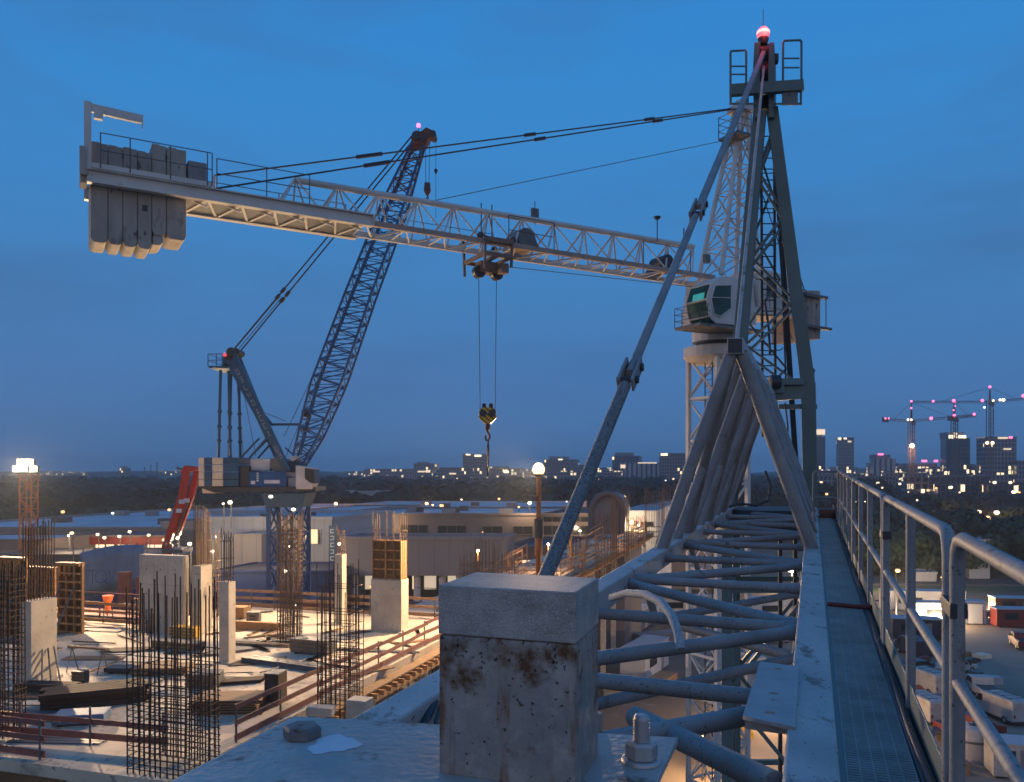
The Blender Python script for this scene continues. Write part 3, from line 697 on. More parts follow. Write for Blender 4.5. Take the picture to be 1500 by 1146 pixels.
for i, (a, b) in enumerate(hs_):
    w = ws_[i]
    pts = [(te, a + .16), (te - .05, a + .03), (te - .12, a), (te - w + .12, a), (te - w + .06, a + .03), (te - w + .014, a + .16), (te - w + .014, b), (te, b)]
    sl = MB().prism([Q(t, -.74, h) for t, h in pts], PW * 1.48)
    o = sl.build('counterweight', M['cw'], wc, bevel=.025)
    MB().box(Q(te - w * .35, -.3, b + .07), (.24, .2, .14), WAX).box(Q(te - w * .35, .3, b + .07), (.24, .2, .14), WAX).build('lifting_eye', M['cw'], o)
    if i == 3: MB().box(Q(te - w * .5, -.745, 8.55), (.16, .012, .2), WAX).build('recess', M['dark'], o)
    te -= w
MB().prism([Q(t, -.70, h) for t, h in ((25.79, 7.4), (25.55, 7.42), (25.45, 7.52), (25.45, 7.72), (25.79, 7.72))], PW * 1.3).build('counterweight', M['cw'], wc, bevel=.03)
MB().box(Q(24.4, -.3, 9.95), (.6, .9, .85), WAX).build('switch_cabinet', mat('cabinet_grey', (.25, .24, .23), .6), wc, bevel=.03)
MB().box(Q(24.85, -.3, 9.7), (.25, .6, .5), WAX).build('winch_motor', M['dark'], wc)
dv = MB().beam(Q(27.7, -.9, 9.4), Q(27.7, -.9, 11.58), .2, .2, DW).beam(Q(27.8, -.9, 11.42), Q(26.1, -.9, 11.36), .16, .26).box(Q(27.4, -.9, 11.2), (.25, .2, .2), WAX).tube(Q(26.12, -.9, 11.36), Q(26.12, -.9, 11.05), .02, 5)
dv.build('hoist_davit', M['white'], wc, bevel=.01)
MB().box(Q(27.8, -.9, 9.7), (.25, .2, .9), WAX).box(Q(27.8, -.5, 9.3), (.2, .7, .5), WAX).build('end_bracket', M['cw'], wc, bevel=.02)
MB().beam(Q(27.6, -1.12, 9.55), Q(24.0, -1.12, 9.55), .03, .16).build('toe_board', M['white'], wc)
def rail(ts, h0, s=-1.15, hh=1.1):
    r_ = MB()
    for t in ts: r_.tube(Q(t, s, h0), Q(t, s, h0 + hh), .02, 5)
    for h in (h0 + hh, h0 + hh * .5): r_.tube(Q(ts[0], s, h), Q(ts[-1], s, h), .018, 5)
    return r_.build('deck_rail', M['steel'], wc)
rail((27.35, 26.5, 25.3, 24.15, 24.0), 9.5); rail((23.85, 22.2, 20.7), 9.45, -1.15, 1.0); rail((23.8, 21.2, 18.6), 9.4, 1.15, 1.0)
MB().tube(Q(23.6, .7, 9.3), Q(23.6, .7, 10.5), .05, 6).build('pendant_post', M['white'], wc)
# pendants of the boom
top1, top2 = Q(-1.45, -.2, 18.1), Q(-1.45, .2, 18.25)
for (a, b) in ((top1, Q(23.85, -.95, 9.5)), (top2, Q(23.6, .7, 10.5))):
    r_ = MB().tube(a, b, .032, 6); sag = (b - a)
    for f in (.22, .48, .76, .78):
        q = a + sag * f; r_.beam(q - sag.normalized() * .28, q + sag.normalized() * .28, .1, .13)
    r_.build('pendant_line', M['rope'], wc)
MB().tube(Q(-1.2, 0, 16.6), Q(15.5, 0, 10.7), .016, 5).build('hoist_rope', M['rope'], wc)
MB().tube(Q(-1.8, -.3, 17.4), Q(-6.0, -.3, 9.2), .03, 5).tube(Q(-1.8, .3, 17.4), Q(-6.0, .3, 9.2), .03, 5).build('pendant_line', M['rope'], wc)
# counter-jib with machinery
MB().hexa([Q(-1.2, -1.0, 7.6), Q(-6.2, -1.0, 7.9), Q(-6.2, 1.0, 7.9), Q(-1.2, 1.0, 7.6), Q(-1.2, -1.0, 8.0), Q(-6.2, -1.0, 8.1), Q(-6.2, 1.0, 8.1), Q(-1.2, 1.0, 8.0)]).build('counter_jib', M['white'], wc)
mh = MB().hexa([Q(-1.7, -1.05, 8.0), Q(-4.75, -1.05, 8.1), Q(-4.75, .9, 8.1), Q(-1.7, .9, 8.0), Q(-1.7, -1.05, 10.0), Q(-4.75, -1.05, 9.7), Q(-4.75, .9, 9.7), Q(-1.7, .9, 10.0)]).build('machinery_house', M['white'], wc, bevel=.04)
MB().box(Q(-2.6, -1.06, 9.1), (.7, .03, 1.0), WAX).box(Q(-4.2, -1.06, 9.2), (.5, .03, .5), WAX).build('louvre', M['dark'], mh)
r_ = MB()
for t in (-2.1, -3.0, -3.9, -4.7): r_.tube(Q(t, -1.4, 8.0), Q(t, -1.4, 9.1), .02, 5)
for h in (8.55, 9.1): r_.tube(Q(-1.6, -1.4, h), Q(-4.7, -1.4, h), .018, 5)
r_.build('deck_rail', M['dark'], wc)
for i in range(4):
    t = -5.05 - .33 * i
    MB().box(Q(t, 0, 7.95 + .03 * i), (.315, 2.1, 2.5), WAX).build('counterweight', M['cw'], wc, bevel=.03)
MB().beam(Q(-4.7, -1.2, 8.95), Q(-6.5, -1.2, 8.92), .2, .14).beam(Q(-4.7, -1.25, 7.35), Q(-6.7, -1.25, 7.3), .25, .12).tube(Q(-6.45, -1.2, 7.35), Q(-6.45, -1.2, 8.9), .025, 5).build('counter_jib', M['steel'], wc)
# hook block on its two ropes
hk0 = P(713, 640, 34.0)
tp = Q(tt, 0, 0); hx, hy = tp.x, tp.y
def HK(du, v): return V((hx + du / F * 34.0, hy, CZ + (V0 - v) / F * hy))
MB().tube(Q(tt - .42, 0, 8.15), HK(11, 604), .014, 5).tube(Q(tt + .42, 0, 8.15), HK(-11, 604), .014, 5).build('hoist_rope', M['rope'], wc)
hb = thing('hook_block', 'yellow and black striped hook block hanging on two ropes from the white crane', 'hook block', HK(0, 690))
o = MB()
o.prism([HK(x, y) + V((0, -.16, 0)) for x, y in ((-12, 600), (-13, 612), (-10, 616), (-4, 621), (4, 621), (10, 616), (13, 612), (12, 600), (4, 597), (-4, 597))], V((0, .32, 0)))
o.build('block_body', M['hazard'], hb, bevel=.03)
for x in (-8, 2): MB().box(HK(x + 3, 595), (.16, .14, .2)).build('sheave_guard', M['darktimber'], hb)
sv = MB()
for x in (-6.5, 6.5): sv.tube(HK(x, 606) + V((0, -.22, 0)), HK(x, 606) + V((0, .22, 0)), .15, 16)
sv.build('sheave', M['dark'], hb)
MB().lathe(HK(0, 633), [(.03, .35), (.1, .3), (.11, .12), (.07, .08), (.06, 0)], 12).build('swivel', M['redbrown'], hb)
hp = [HK(0, 633), HK(2.5, 637), HK(3.2, 641), HK(1.5, 645), HK(-1.5, 645.5), HK(-3.4, 642), HK(-3.2, 638)]
MB().path(hp, .045, 8).build('hook', M['redbrown'], hb)
sl = thing('lifting_sling', 'dark chain sling hanging from the hook of the yellow block', 'sling', HK(0, 692))
m = MB().path([HK(1, 645), HK(-1.5, 660), HK(-1, 682), HK(0, 692)], .022, 5).path([HK(1, 645), HK(2, 662), HK(1, 680), HK(0.6, 692)], .022, 5)
m.path([HK(1, 645), HK(0.2, 668), HK(-2, 690)], .018, 5).tube(HK(0, 684), HK(0, 697), .045, 6)
m.build('sling_leg', M['dark'], sl)
# ================================================================ blue luffing crane
BY = 55.0
def B(u, v, dy=0.0): return V(((u - U0) / F * BY, BY + dy, CZ + (V0 - v) / F * BY))
b0 = B(423, 688)
bc_ = thing('luffing_crane', 'dark blue luffing crane with raised lattice boom and cream and blue banded ballast', 'crane', (b0.x, BY, 0))
legs = [(401, -1.15), (446, -1.15), (446, 1.15), (401, 1.15)]
zb = V0 + 22 * F / BY
for u, dy in legs: MB().beam(B(u, zb, dy), B(u, 735, dy), .26, .26, V((0, 1, 0))).build('mast_leg', M['blue'], bc_)
for k in range(9):
    va, vb = 735 + 45 * k, 735 + 45 * (k + 1)
    for a, b in ((0, 1), (1, 2), (2, 3), (3, 0)):
        (ua, da), (ub, db) = legs[a], legs[b]
        MB().beam(B(ua, va, da), B(ub, va, db), .12, .12).tube(B(ua, va, da), B(ub, vb, db), .065, 6).tube(B(ub, va, db), B(ua, vb, da), .065, 6).build('mast_brace', M['blue'], bc_)
MB().hexa([B(398, 742, -1.3), B(450, 742, -1.3), B(450, 742, 1.3), B(398, 742, 1.3), B(392, 722, -1.5), B(456, 722, -1.5), B(456, 722, 1.5), B(392, 722, 1.5)]).build('slewing_ring', M['bluegrey'], bc_)
dk = MB().hexa([B(326, 721, -1.5), B(470, 719, -1.5), B(470, 719, 1.5), B(326, 721, 1.5), B(303, 713, -1.5), B(470, 713, -1.5), B(470, 713, 1.5), B(303, 713, 1.5)]).build('machine_deck', M['dark'], bc_)
# ballast: upright slabs, cream and blue
for u0, u1, m in ((303, 311, 'cream'), (311.3, 322, 'bluegrey'), (322.3, 338, 'cream'), (338.3, 360, 'bluegrey')):
    for k in range(4):
        va, vb = 671 + 10.4 * k, 671 + 10.4 * (k + 1) - .7
        d_ = 1.5 - .02 * (m == 'cream')
        MB().hexa([B(u0, vb, -d_), B(u1, vb, -d_), B(u1, vb, d_), B(u0, vb, d_), B(u0, va, -d_), B(u1, va, -d_), B(u1, va, d_), B(u0, va, d_)]).build('ballast_block', M[m], bc_, bevel=.03)
MB().hexa([B(308, 722, -1.4), B(326, 722, -1.4), B(326, 722, 1.4), B(308, 722, 1.4), B(307, 713.5, -1.4), B(326, 713.5, -1.4), B(326, 713.5, 1.4), B(307, 713.5, 1.4)]).build('ballast_block', M['cream'], bc_, bevel=.03)
# machinery
def bx(u0, u1, v0_, v1, d0, d1): return MB().hexa([B(u0, v1, d0), B(u1, v1, d0), B(u1, v1, d1), B(u0, v1, d1), B(u0, v0_, d0), B(u1, v0_, d0), B(u1, v0_, d1), B(u0, v0_, d1)])
bx(361, 374, 683, 713, -1.3, 1.3).build('engine_housing', M['dark'], bc_, bevel=.03)
bx(374, 428, 691, 713, -1.35, 1.3).build('winch_frame', M['blue'], bc_, bevel=.03)
bx(396, 418, 703, 708, -1.37, -1.352).build('name_board', M['boardwhite'], bc_)
m = bx(377, 383, 704, 709, -1.37, -1.352)
for k in range(4): m.hexa([B(385, 692.5 + 3.4 * k + 2.4, -1.37), B(388, 692.5 + 3.4 * k + 2.4, -1.37), B(388, 692.5 + 3.4 * k + 2.4, -1.353), B(385, 692.5 + 3.4 * k + 2.4, -1.353), B(385, 692.5 + 3.4 * k, -1.37), B(388, 692.5 + 3.4 * k, -1.37), B(388, 692.5 + 3.4 * k, -1.353), B(385, 692.5 + 3.4 * k, -1.353)])
m.build('name_board', M['boardwhite'], bc_)
bx(372, 402, 672, 690, -.9, .9).build('motor_cover', M['white'], bc_, bevel=.1)
MB().tube(B(414, 681, -1.0), B(414, 681, 1.0), .42, 20).tube(B(414, 681, -1.05), B(414, 681, -.98), .52, 20).build('hoist_drum', M['steel'], bc_)
MB().tube(B(394, 679, -.8), B(394, 679, .8), .33, 16).build('hoist_drum', M['redbrown'], bc_)
MB().tube(B(433, 672, -.8), B(433, 672, .8), .18, 16).build('boom_pivot', M['white'], bc_)
cab = MB().prism([B(x, y, -1.9) for x, y in ((444, 682), (469, 686), (470, 706), (466, 716), (444, 716))], V((0, 1.4, 0))).build('cab', M['white'], bc_, bevel=.05)
MB().prism([B(x, y, -1.915) for x, y in ((457, 686), (470, 687.5), (471, 708), (465, 707), (457, 701))], V((0, 1.43, 0))).build('cab_window', M['window'], cab)
bx(430, 444, 700, 713, -1.3, .6).build('switch_cabinet', mat('cabinet_blue_grey', (.22, .25, .28), .6), bc_, bevel=.03)
bx(420, 445, 676, 692, -.5, .5).build('boom_foot', M['bluegrey'], bc_, bevel=.05)
# A-frame
for dy, (u0, u1, u2, u3) in ((-1.2, (346, 354, 434, 425)), (1.2, (337, 344, 413, 404))):
    fr = MB().prism([B(x, y, dy - .16) for x, y in ((u0, 545 if dy < 0 else 545), (u1, 520), (u2, 690), (u3, 690))], V((0, .32, 0))).build('frame_leg', M['bluegrey'], bc_, bevel=.03)
    if dy < 0: AF = fr
# lettering strokes on the near leg: plates shaped like the worn white letters
strk = MB()
def onleg(f, g, w, h):  # f along, g across
    p = V((350, 533, 0)).lerp(V((429.5, 690, 0)), f); dx_, dy_ = .443, .897
    x, y = p.x + g * .897, p.y - g * .443
    q = [(x - w * .897 - h * dx_, y + w * .443 - h * dy_), (x + w * .897 - h * dx_, y - w * .443 - h * dy_), (x + w * .897 + h * dx_, y - w * .443 + h * dy_), (x - w * .897 + h * dx_, y + w * .443 + h * dy_)]
    strk.prism([B(a, b, -1.376) for a, b in q], V((0, .014, 0)))
for f, kind in ((.10, 'o'), (.17, 'e'), (.24, 'l'), (.31, 'h'), (.38, 'o'), (.455, 'i'), (.52, 'c'), (.59, 'c'), (.66, 'i'), (.80, 'o'), (.86, 'e')):
    if kind in 'oce': onleg(f - .022, 0, 2.2, .5); onleg(f + .022, 0, 2.2, .5)
    if kind in 'oeh': onleg(f, 1.8, .45, 3.6)
    if kind in 'oclh': onleg(f, -1.8, .45, 3.6)
    if kind in 'eh': onleg(f, 0, 2.0, .5)
    if kind in 'li': onleg(f + .02, 0, 2.2, .5)
    if kind == 'i': onleg(f, 0, .6, 3.6)
strk.build('lettering', mat('worn_lettering', (.24, .27, .30), .6, 0, .4, 4), AF)
m = MB().beam(B(338, 533, -1.2), B(335, 533, 1.2), .2, .3).beam(B(396, 622, -1.2), B(388, 622, 1.2), .15, .2).beam(B(372, 580, -1.2), B(366, 580, 1.2), .12, .12).beam(B(372, 580, -1.2), B(392, 622, 1.2), .1, .1).beam(B(410, 655, -1.2), B(403, 655, 1.2), .1, .1)
m.build('frame_tie', M['bluegrey'], bc_)
MB().tube(B(344, 518, -.8), B(344, 518, .8), .3, 16).tube(B(350, 517, -.6), B(350, 517, .6), .22, 16).build('sheave', M['dark'], bc_)
bk = bx(317, 346, 540, 543, -1.4, 1.4)
for u in (316, 328, 336): bk.tube(B(u, 541, -1.4), B(u, 523, -1.4), .03, 5).tube(B(u, 541, 1.4), B(u, 523, 1.4), .03, 5)
for v in (523, 532):
    bk.path([B(345, v, -1.4), B(316, v, -1.4), B(316, v, 1.4), B(345, v, 1.4)], .025, 5)
bk.path([B(352, 541, -1.4), B(359, 540, -1.4), B(357, 523, -1.4), B(350, 523, -1.4)], .025, 5)
bk.build('frame_basket', M['bluegrey'], bc_)
bx(331, 339, 519, 537, -.6, .3).build('control_box', M['dark'], bc_, bevel=.02)
MB().sphere(B(335, 522, -.75), .13, 12).build('beacon', M['Lred'], bc_)
for u0, v0_, u1, v1, r in ((331, 545, 328, 672, .13), (342.5, 546, 345, 672, .13)):
    for dy in (-1.0, 1.0):
        s = MB().tube(B(u0, v0_, dy), B(u1, v1, dy), r * .75, 8)
        for f in (.45, .62, .78): s.prof(B(u0, v0_, dy).lerp(B(u1, v1, dy), f), B(u0, v0_, dy).lerp(B(u1, v1, dy), f + .04), [(0, r * .75), (.3, r * 1.25), (.7, r * 1.25), (1, r * .75)], 8)
        s.build('backstay', M['bluegrey'], bc_)
MB().tube(B(335, 546), B(338, 672), .02, 5).tube(B(346, 550), B(357, 672), .02, 5).tube(B(354, 560), B(375, 668), .02, 5).build('luffing_rope', M['rope'], bc_)
for dy in (-.9, .9): MB().tube(B(359, 671, dy), B(386, 643, dy), .07, 6).tube(B(372, 671, dy), B(399, 640, dy), .07, 6).build('frame_strut', M['bluegrey'], bc_)
MB().beam(B(397, 622, 0), B(438, 622, 0), .2, .16).build('boom_stop', M['bluegrey'], bc_)
MB().tube(B(389, 605), B(418, 617), .02, 5).tube(B(418, 656), B(428, 665), .05, 5).build('boom_stop', M['dark'], bc_)
# boom
Lc = [(427, 690), (441, 640), (450, 602), (461, 560), (510, 432), (560, 308), (606, 208)]
Rc = [(441, 690), (470, 640), (487, 602), (505, 560), (546, 438), (592, 312), (621, 214)]
wd = [.45, .9, .95, .95, .95, .9, .35]
def lin(ls, f):
    x = f * (len(ls) - 1); i = min(int(x), len(ls) - 2); g = x - i
    a, b = ls[i], ls[i + 1]
    return tuple(p + (q - p) * g for p, q in zip(a, b)) if isinstance(a, tuple) else a + (b - a) * g
def seglen(ls):
    d_ = [0]
    for a, b in zip(ls, ls[1:]): d_.append(d_[-1] + math.dist(a, b))
    return d_
dl = seglen(Lc)
def at(ls, f):
    x = f * dl[-1]
    for i in range(len(dl) - 1):
        if x <= dl[i + 1] + 1e-6:
            g = (x - dl[i]) / (dl[i + 1] - dl[i]); a, b = ls[i], ls[i + 1]
            return tuple(p + (q - p) * g for p, q in zip(a, b)) if isinstance(a, tuple) else a + (b - a) * g
for ls in (Lc, Rc):
    for s in (-1, 1):
        m = MB().path([B(*p, s * w) for p, w in zip(ls, wd)], .085, 6)
        m.build('boom_chord', M['blue'], bc_)
N = 40
M['boomred'] = mat('boom_red', (.13, .03, .025), .5)
for k in range(N):
    f0, f1 = k / N, (k + 1) / N; m = MB(); w0, w1 = at(wd, f0), at(wd, f1)
    l0, l1, r0, r1 = at(Lc, f0), at(Lc, f1), at(Rc, f0), at(Rc, f1)
    for s in (-1, 1):
        a = (l0, r1) if k % 2 else (r0, l1)
        m.tube(B(*a[0], s * w0), B(*a[1], s * w1), .045, 5).tube(B(*l1, s * w1), B(*r1, s * w1), .03, 5)
    for ls0, ls1 in ((l0, l1), (r0, r1)):
        m.tube(B(*ls0, -w0 if k % 2 else w0), B(*ls1, w1 if k % 2 else -w1), .045, 5).tube(B(*ls1, -w1), B(*ls1, w1), .03, 5)
    m.build('boom_brace', M['blue'] if k < 33 else M['boomred'], bc_)
m = MB()
for f0, f1, d_ in ((.05, .95, 4.5),):
    for s in (-.35, .35): m.path([B(at(Lc, f)[0] + d_, at(Lc, f)[1] + 2, s) for f in (.05, .16, .24, .32, .5, .7, .95)], .03, 5)
m.build('boom_walkway', M['blue'], bc_)
bx(445, 453, 602, 611, -.6, .6).hexa([B(444, 632, -.4), B(452, 632, -.4), B(452, 632, .4), B(444, 632, .4), B(445, 626, -.4), B(453, 626, -.4), B(453, 626, .4), B(445, 626, .4)]).build('boom_motor', M['dark'], bc_)
hd = MB().prism([B(x, y, -.45) for x, y in ((604, 218), (603, 203), (609, 196), (618, 196), (625, 190), (631, 193), (638, 197), (638, 204), (630, 204), (624, 216))], V((0, .9, 0))).build('boom_head', M['redbrown'], bc_, bevel=.06)
MB().tube(B(611, 203, -.55), B(611, 203, .55), .3, 14).tube(B(635, 200, -.5), B(635, 200, .5), .22, 14).tube(B(622, 206, -.5), B(622, 206, .5), .28, 14).build('head_sheave', M['dark'], hd)
be = MB().tube(B(613, 198), B(613, 188), .03, 6).build('beacon', M['dark'], bc_)
MB().sphere(B(613, 184), .15, 12).build('beacon_lens', M['Lpink'], be)
for dy in (-.6, .6):
    a, b = B(347, 514, dy), B(604, 203, dy * .6); m = MB().tube(a, b, .05, 6)
    for f in (.235, .265): m.tube(a.lerp(b, f), a.lerp(b, f + .022), .12, 6)
    m.build('boom_pendant', M['rope'], bc_)
for dy in (-.25, .25): MB().tube(B(343, 516, dy), B(412, 434, dy), .025, 5).build('luffing_rope', M['rope'], bc_)
MB().tube(B(414, 680), B(607, 205, .7), .02, 5).tube(B(416, 640), B(460, 540, .5), .02, 5).build('hoist_rope', M['rope'], bc_)
for u in (623, 629.5): MB().tube(B(u, 210), B(626 + (u - 626) * .7, 268), .018, 5).build('hoist_rope', M['rope'], bc_)
MB().tube(B(638.5, 202), B(638.5, 320), .015, 5).lathe(B(638.5, 251), [(.03, -.2), (.12, 0), (.12, .1), (.03, .18)], 8).build('whip_line', M['rope'], bc_)
h2 = thing('hook_block', 'small brown hook block hanging from the red tip of the blue luffing crane', 'hook block', B(626, 292))
MB().prism([B(x, y, -.15) for x, y in ((622, 268), (621, 280), (624, 286), (628, 286), (631, 280), (630, 268))], V((0, .3, 0))).build('block_body', M['redbrown'], h2, bevel=.04)
MB().tube(B(626, 274, -.2), B(626, 274, .2), .19, 14).build('sheave', M['dark'], h2)
MB().path([B(626, 285), B(626.3, 288), B(627.6, 289.5), B(626.8, 291.5), B(625, 291.2), B(624.3, 289.5)], .05, 6).build('hook', M['dark'], h2)
# ================================================================ the building under construction
SAX = (E2, E1, EZ)
C0 = V((-9.4, 22.3, 0))
def S(i, j, z=0.0):  # i along e1 (away), j along -e2 (to the left of the right edge), z above the deck
    p = C0 + E1 * i - E2 * j; return V((p.x, p.y, DECK + z))
def slab(i0, i1, j0, j1, z0, z1, mb=None):
    mb = mb or MB()
    return mb.hexa([S(i0, j1, z0), S(i0, j0, z0), S(i1, j0, z0), S(i1, j1, z0), S(i0, j1, z1), S(i0, j0, z1), S(i1, j0, z1), S(i1, j1, z1)])
bd = thing('building_shell', 'pale concrete building deck under construction with dusty floor and formwork below its edge', 'building', S(0, 0, -DECK))
slab(0, 25, 0, 16.5, -.35, 0).build('deck_slab', M['deck'], bd)
slab(0, 18.3, 16.5, 62, -.35, -.003).build('deck_slab', M['deck'], bd)
slab(25.0, 96, 0, 5.6, -.35, -.004).build('deck_slab', M['deck'], bd)
slab(-7, 27, -3.4, 17.5, -4.2, -3.9).build('lower_slab', M['conc'], bd)
slab(-7, 19, 17.5, 62, -4.2, -3.9).build('lower_slab', M['conc'], bd)
slab(-7, 27, -3.4, 30, -8.4, -8.1).build('lower_slab', M['conc'], bd)
for i in range(0, 96, 6):
    for j in (1.2, 5) + ((18, 30, 44, 58) if i < 18 else ()):
        for z0, z1 in ((-3.9, -.35), (-8.1, -4.2), (-13.5, -8.4)) if i < 27 else ((-13.5, -.35),):
            MB().box(S(i + 2, j, (z0 + z1) / 2), (.5, .5, z1 - z0), SAX).build('floor_column', M['conc'], bd)
# joists and props under the right edge
jm = MB()
for k in range(150):
    i = .3 + .62 * k
    jm.box(S(i, -.1, -.47), (1.6, .1, .2), SAX)
jm.box(S(47, -.6, -.70), (.12, 94, .2), SAX).box(S(47, .5, -.70), (.12, 94, .2), SAX)
jm.build('edge_joist', M['oranget'], bd)
pp = MB().tube(S(.6, -.6, -3.9), S(.6, -.6, -.8), .05, 6).build('prop', M['steel'], bd)
for k in range(1, 22):
    o = pp.copy(); COL.objects.link(o); o.location = E1 * 1.15 * k
slab(0, 95, -.62, -.08, -.36, -.3).build('edge_board', M['timber'], bd)
# guard rails
def fence(name, label, a, b, n, mt, group='guard rails round the deck', hs=(.18, .62, 1.08), bw=.16, base=None, slope=0):
    f = thing(name, label, 'guard rail', a.lerp(b, .5), group)
    for k in range(n):
        q = a.lerp(b, (k + .05) / (n - .9)); MB().tube(q, q + V((0, 0, 1.2)), .035, 6).build('post', M['steel'], f)
    off = (b - a).cross(EZ).normalized() * .05
    for h in hs:
        m = MB(); L_ = (b - a).length; k = max(1, int(L_ / 4.2))
        for s in range(k):
            p, q = a.lerp(b, s / k), a.lerp(b, min(1, (s + 1.04) / k))
            m.beam(p + off + V((0, 0, h + rnd.uniform(-.05, .05))), q + off + V((0, 0, h + rnd.uniform(-.05, .05))), .045, bw if h > .3 else .2)
        m.build('board', mt, f)
    return f
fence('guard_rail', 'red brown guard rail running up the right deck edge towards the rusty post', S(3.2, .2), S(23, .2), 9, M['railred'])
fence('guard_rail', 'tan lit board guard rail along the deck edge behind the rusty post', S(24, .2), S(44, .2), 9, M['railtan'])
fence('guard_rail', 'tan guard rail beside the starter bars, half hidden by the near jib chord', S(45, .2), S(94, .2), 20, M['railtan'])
fence('guard_rail', 'weathered red guard rail boards at the bottom left corner of the deck', S(.3, 4.6), S(.3, 16), 5, M['railred'])
fence('guard_rail', 'inner red board guard rail behind the bottom left one', S(1.9, 1.6), S(1.3, 9.5), 4, M['railred'], hs=(.3, .75))
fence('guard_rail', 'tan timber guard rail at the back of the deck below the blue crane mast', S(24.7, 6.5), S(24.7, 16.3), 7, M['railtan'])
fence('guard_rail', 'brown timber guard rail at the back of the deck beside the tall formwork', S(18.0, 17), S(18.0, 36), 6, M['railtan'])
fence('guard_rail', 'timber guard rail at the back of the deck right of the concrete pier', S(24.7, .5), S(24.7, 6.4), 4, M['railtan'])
fence('guard_rail', 'low brown guard rail on the floor below the bottom left corner', S(-4.2, 6, -3.9), S(-4.2, 22, -3.9), 6, M['railred'])
cr = MB().box(S(-3.2, 12, -3.5), (5, 1.6, .8), SAX).build('material_skip', M['fascia']); tag(cr, 'rust red open skip on the lower floor at the bottom left corner', 'skip')
# columns
def column(name, label, u, v, w, d, top, bars=10, bh=2.8, cat='column', group='concrete columns on the deck', mt='conc', bm='rebar'):
    b = D(u, v); c = thing(name, label, cat, b, group)
    h = (v - top) * b.y / F
    MB().box(b + V((0, 0, h / 2)), (w, d, h), SAX).build('shaft', M[mt], c, bevel=.02)
    MB().box(b + V((0, 0, .03)), (w + .3, d + .3, .06), SAX).build('kicker', M[mt], c)
    if bars:
        pts = []
        nx = max(2, int(bars * w / (w + d) / 2 + 1)); ny = max(2, int(bars / 2 - nx + 2))
        for k in range(nx):
            for s in (-1, 1): pts.append(((k / (nx - 1) - .5) * (w - .14), s * (d - .14) / 2))
        for k in range(1, ny - 1):
            for s in (-1, 1): pts.append((s * (w - .14) / 2, (k / (ny - 1) - .5) * (d - .14)))
        pr = None
        for x, y in pts:
            q = b + E2 * x + E1 * y
            if pr is None:
                pr = MB().tube(q + V((0, 0, h - .05)), q + V((0, 0, h + bh)), .022, 5).build('starter_bar', M[bm], c); q0 = q
            else:
                o = pr.copy(); COL.objects.link(o); o.location = (q - q0) + V((0, 0, -rnd.uniform(0, .5)))
        for k in range(3):
            z = h + .25 + k * bh * .32
            cs = [b + E2 * sx * (w - .1) / 2 + E1 * sy * (d - .1) / 2 + V((0, 0, z)) for sx, sy in ((-1, -1), (1, -1), (1, 1), (-1, 1), (-1, -1))]
            MB().path(cs, .012, 4).build('tie', M[bm], c)
    return c, h
c1, h1 = column('concrete_column', 'broad concrete column at the left edge with a dense crown of rebar', 57, 996, .55, 1.25, 878, 22, 3.3)
bb = D(62, 996)
for x in (-.55, .0, .55):
    br_ = MB().tube(bb + E2 * (.3) + E1 * (x * .5) + V((0, 0, 1.3)), bb + E2 * (1.0) + E1 * (x * .8) - E1 * .5, .035, 6).build('prop', M['steel'], c1)
column('concrete_column', 'slim square concrete column standing right of the big rebar cage', 333, 970, .5, .5, 852, 8, 2.4)
column('concrete_column', 'thin pale concrete column behind the middle rebar cage', 499, 914, .45, .5, 812, 6, 1.6, bm='rebarlit')
cw_, hw_ = column('concrete_wall', 'wide grey concrete wall panel with form tie holes behind the big rebar cage', 240, 926, 2.75, .45, 813, 0, cat='wall', group=None)
bw_ = D(240, 926); m = MB()
for x in (-.9, 0, .9):
    for z in (.8, 2.0, 3.3): m.tube(bw_ + E2 * x - E1 * .228 + V((0, 0, z)), bw_ + E2 * x - E1 * .235 + V((0, 0, z)), .035, 8)
m.build('tie_hole', M['dark'], cw_)
m = MB()
for x in (-.45, .45): m.box(bw_ + E2 * x - E1 * .226 + V((0, 0, hw_ / 2)), (.02, .008, hw_ - .1), SAX)
m.box(bw_ - E1 * .226 + V((0, 0, hw_ * .62)), (2.7, .008, .025), SAX)
m.build('form_joint', mat('joint_grey', (.27, .26, .24), .9), cw_)
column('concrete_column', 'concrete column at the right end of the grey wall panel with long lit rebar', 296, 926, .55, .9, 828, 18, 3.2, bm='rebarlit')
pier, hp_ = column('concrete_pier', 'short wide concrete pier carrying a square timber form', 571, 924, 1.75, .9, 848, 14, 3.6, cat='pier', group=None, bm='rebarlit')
# timber form on the pier
bp = D(571, 924); z0 = hp_
fb = thing('timber_form', 'square orange timber form with twelve cells on top of the short pier', 'formwork', bp + V((0, 0, z0)))
fc = bp - E2 * .02 - E1 * .3
MB().box(fc + E1 * .04 + V((0, 0, z0 + 1.02)), (1.66, .03, 2.0), SAX).build('form_panel', M['ply'], fb)
m = MB()
for x in (-.8, -.06, .42, .8): m.box(fc + E2 * x + V((0, 0, z0 + 1.02)), (.075, .13, 2.04), SAX)
for z in (.04, .54, 1.03, 1.53, 2.03): m.box(fc - E1 * .004 + V((0, 0, z0 + z)), (1.68, .115, .07), SAX)
m.build('form_batten', M['oranget'], fb, bevel=.006)
m = MB()
for cx in (-.43, .18, .61):
    for k in range(16):
        q = fc + E2 * (cx + rnd.uniform(-.18, .18)) + E1 * .01 + V((0, 0, z0 + rnd.choice((.28, .78, 1.28, 1.78)))); m.beam(q, q + E2 * rnd.uniform(-.1, .1) + V((0, 0, rnd.uniform(-.2, .2))), .012, .02)
m.build('form_straps', M['timber'], fb)
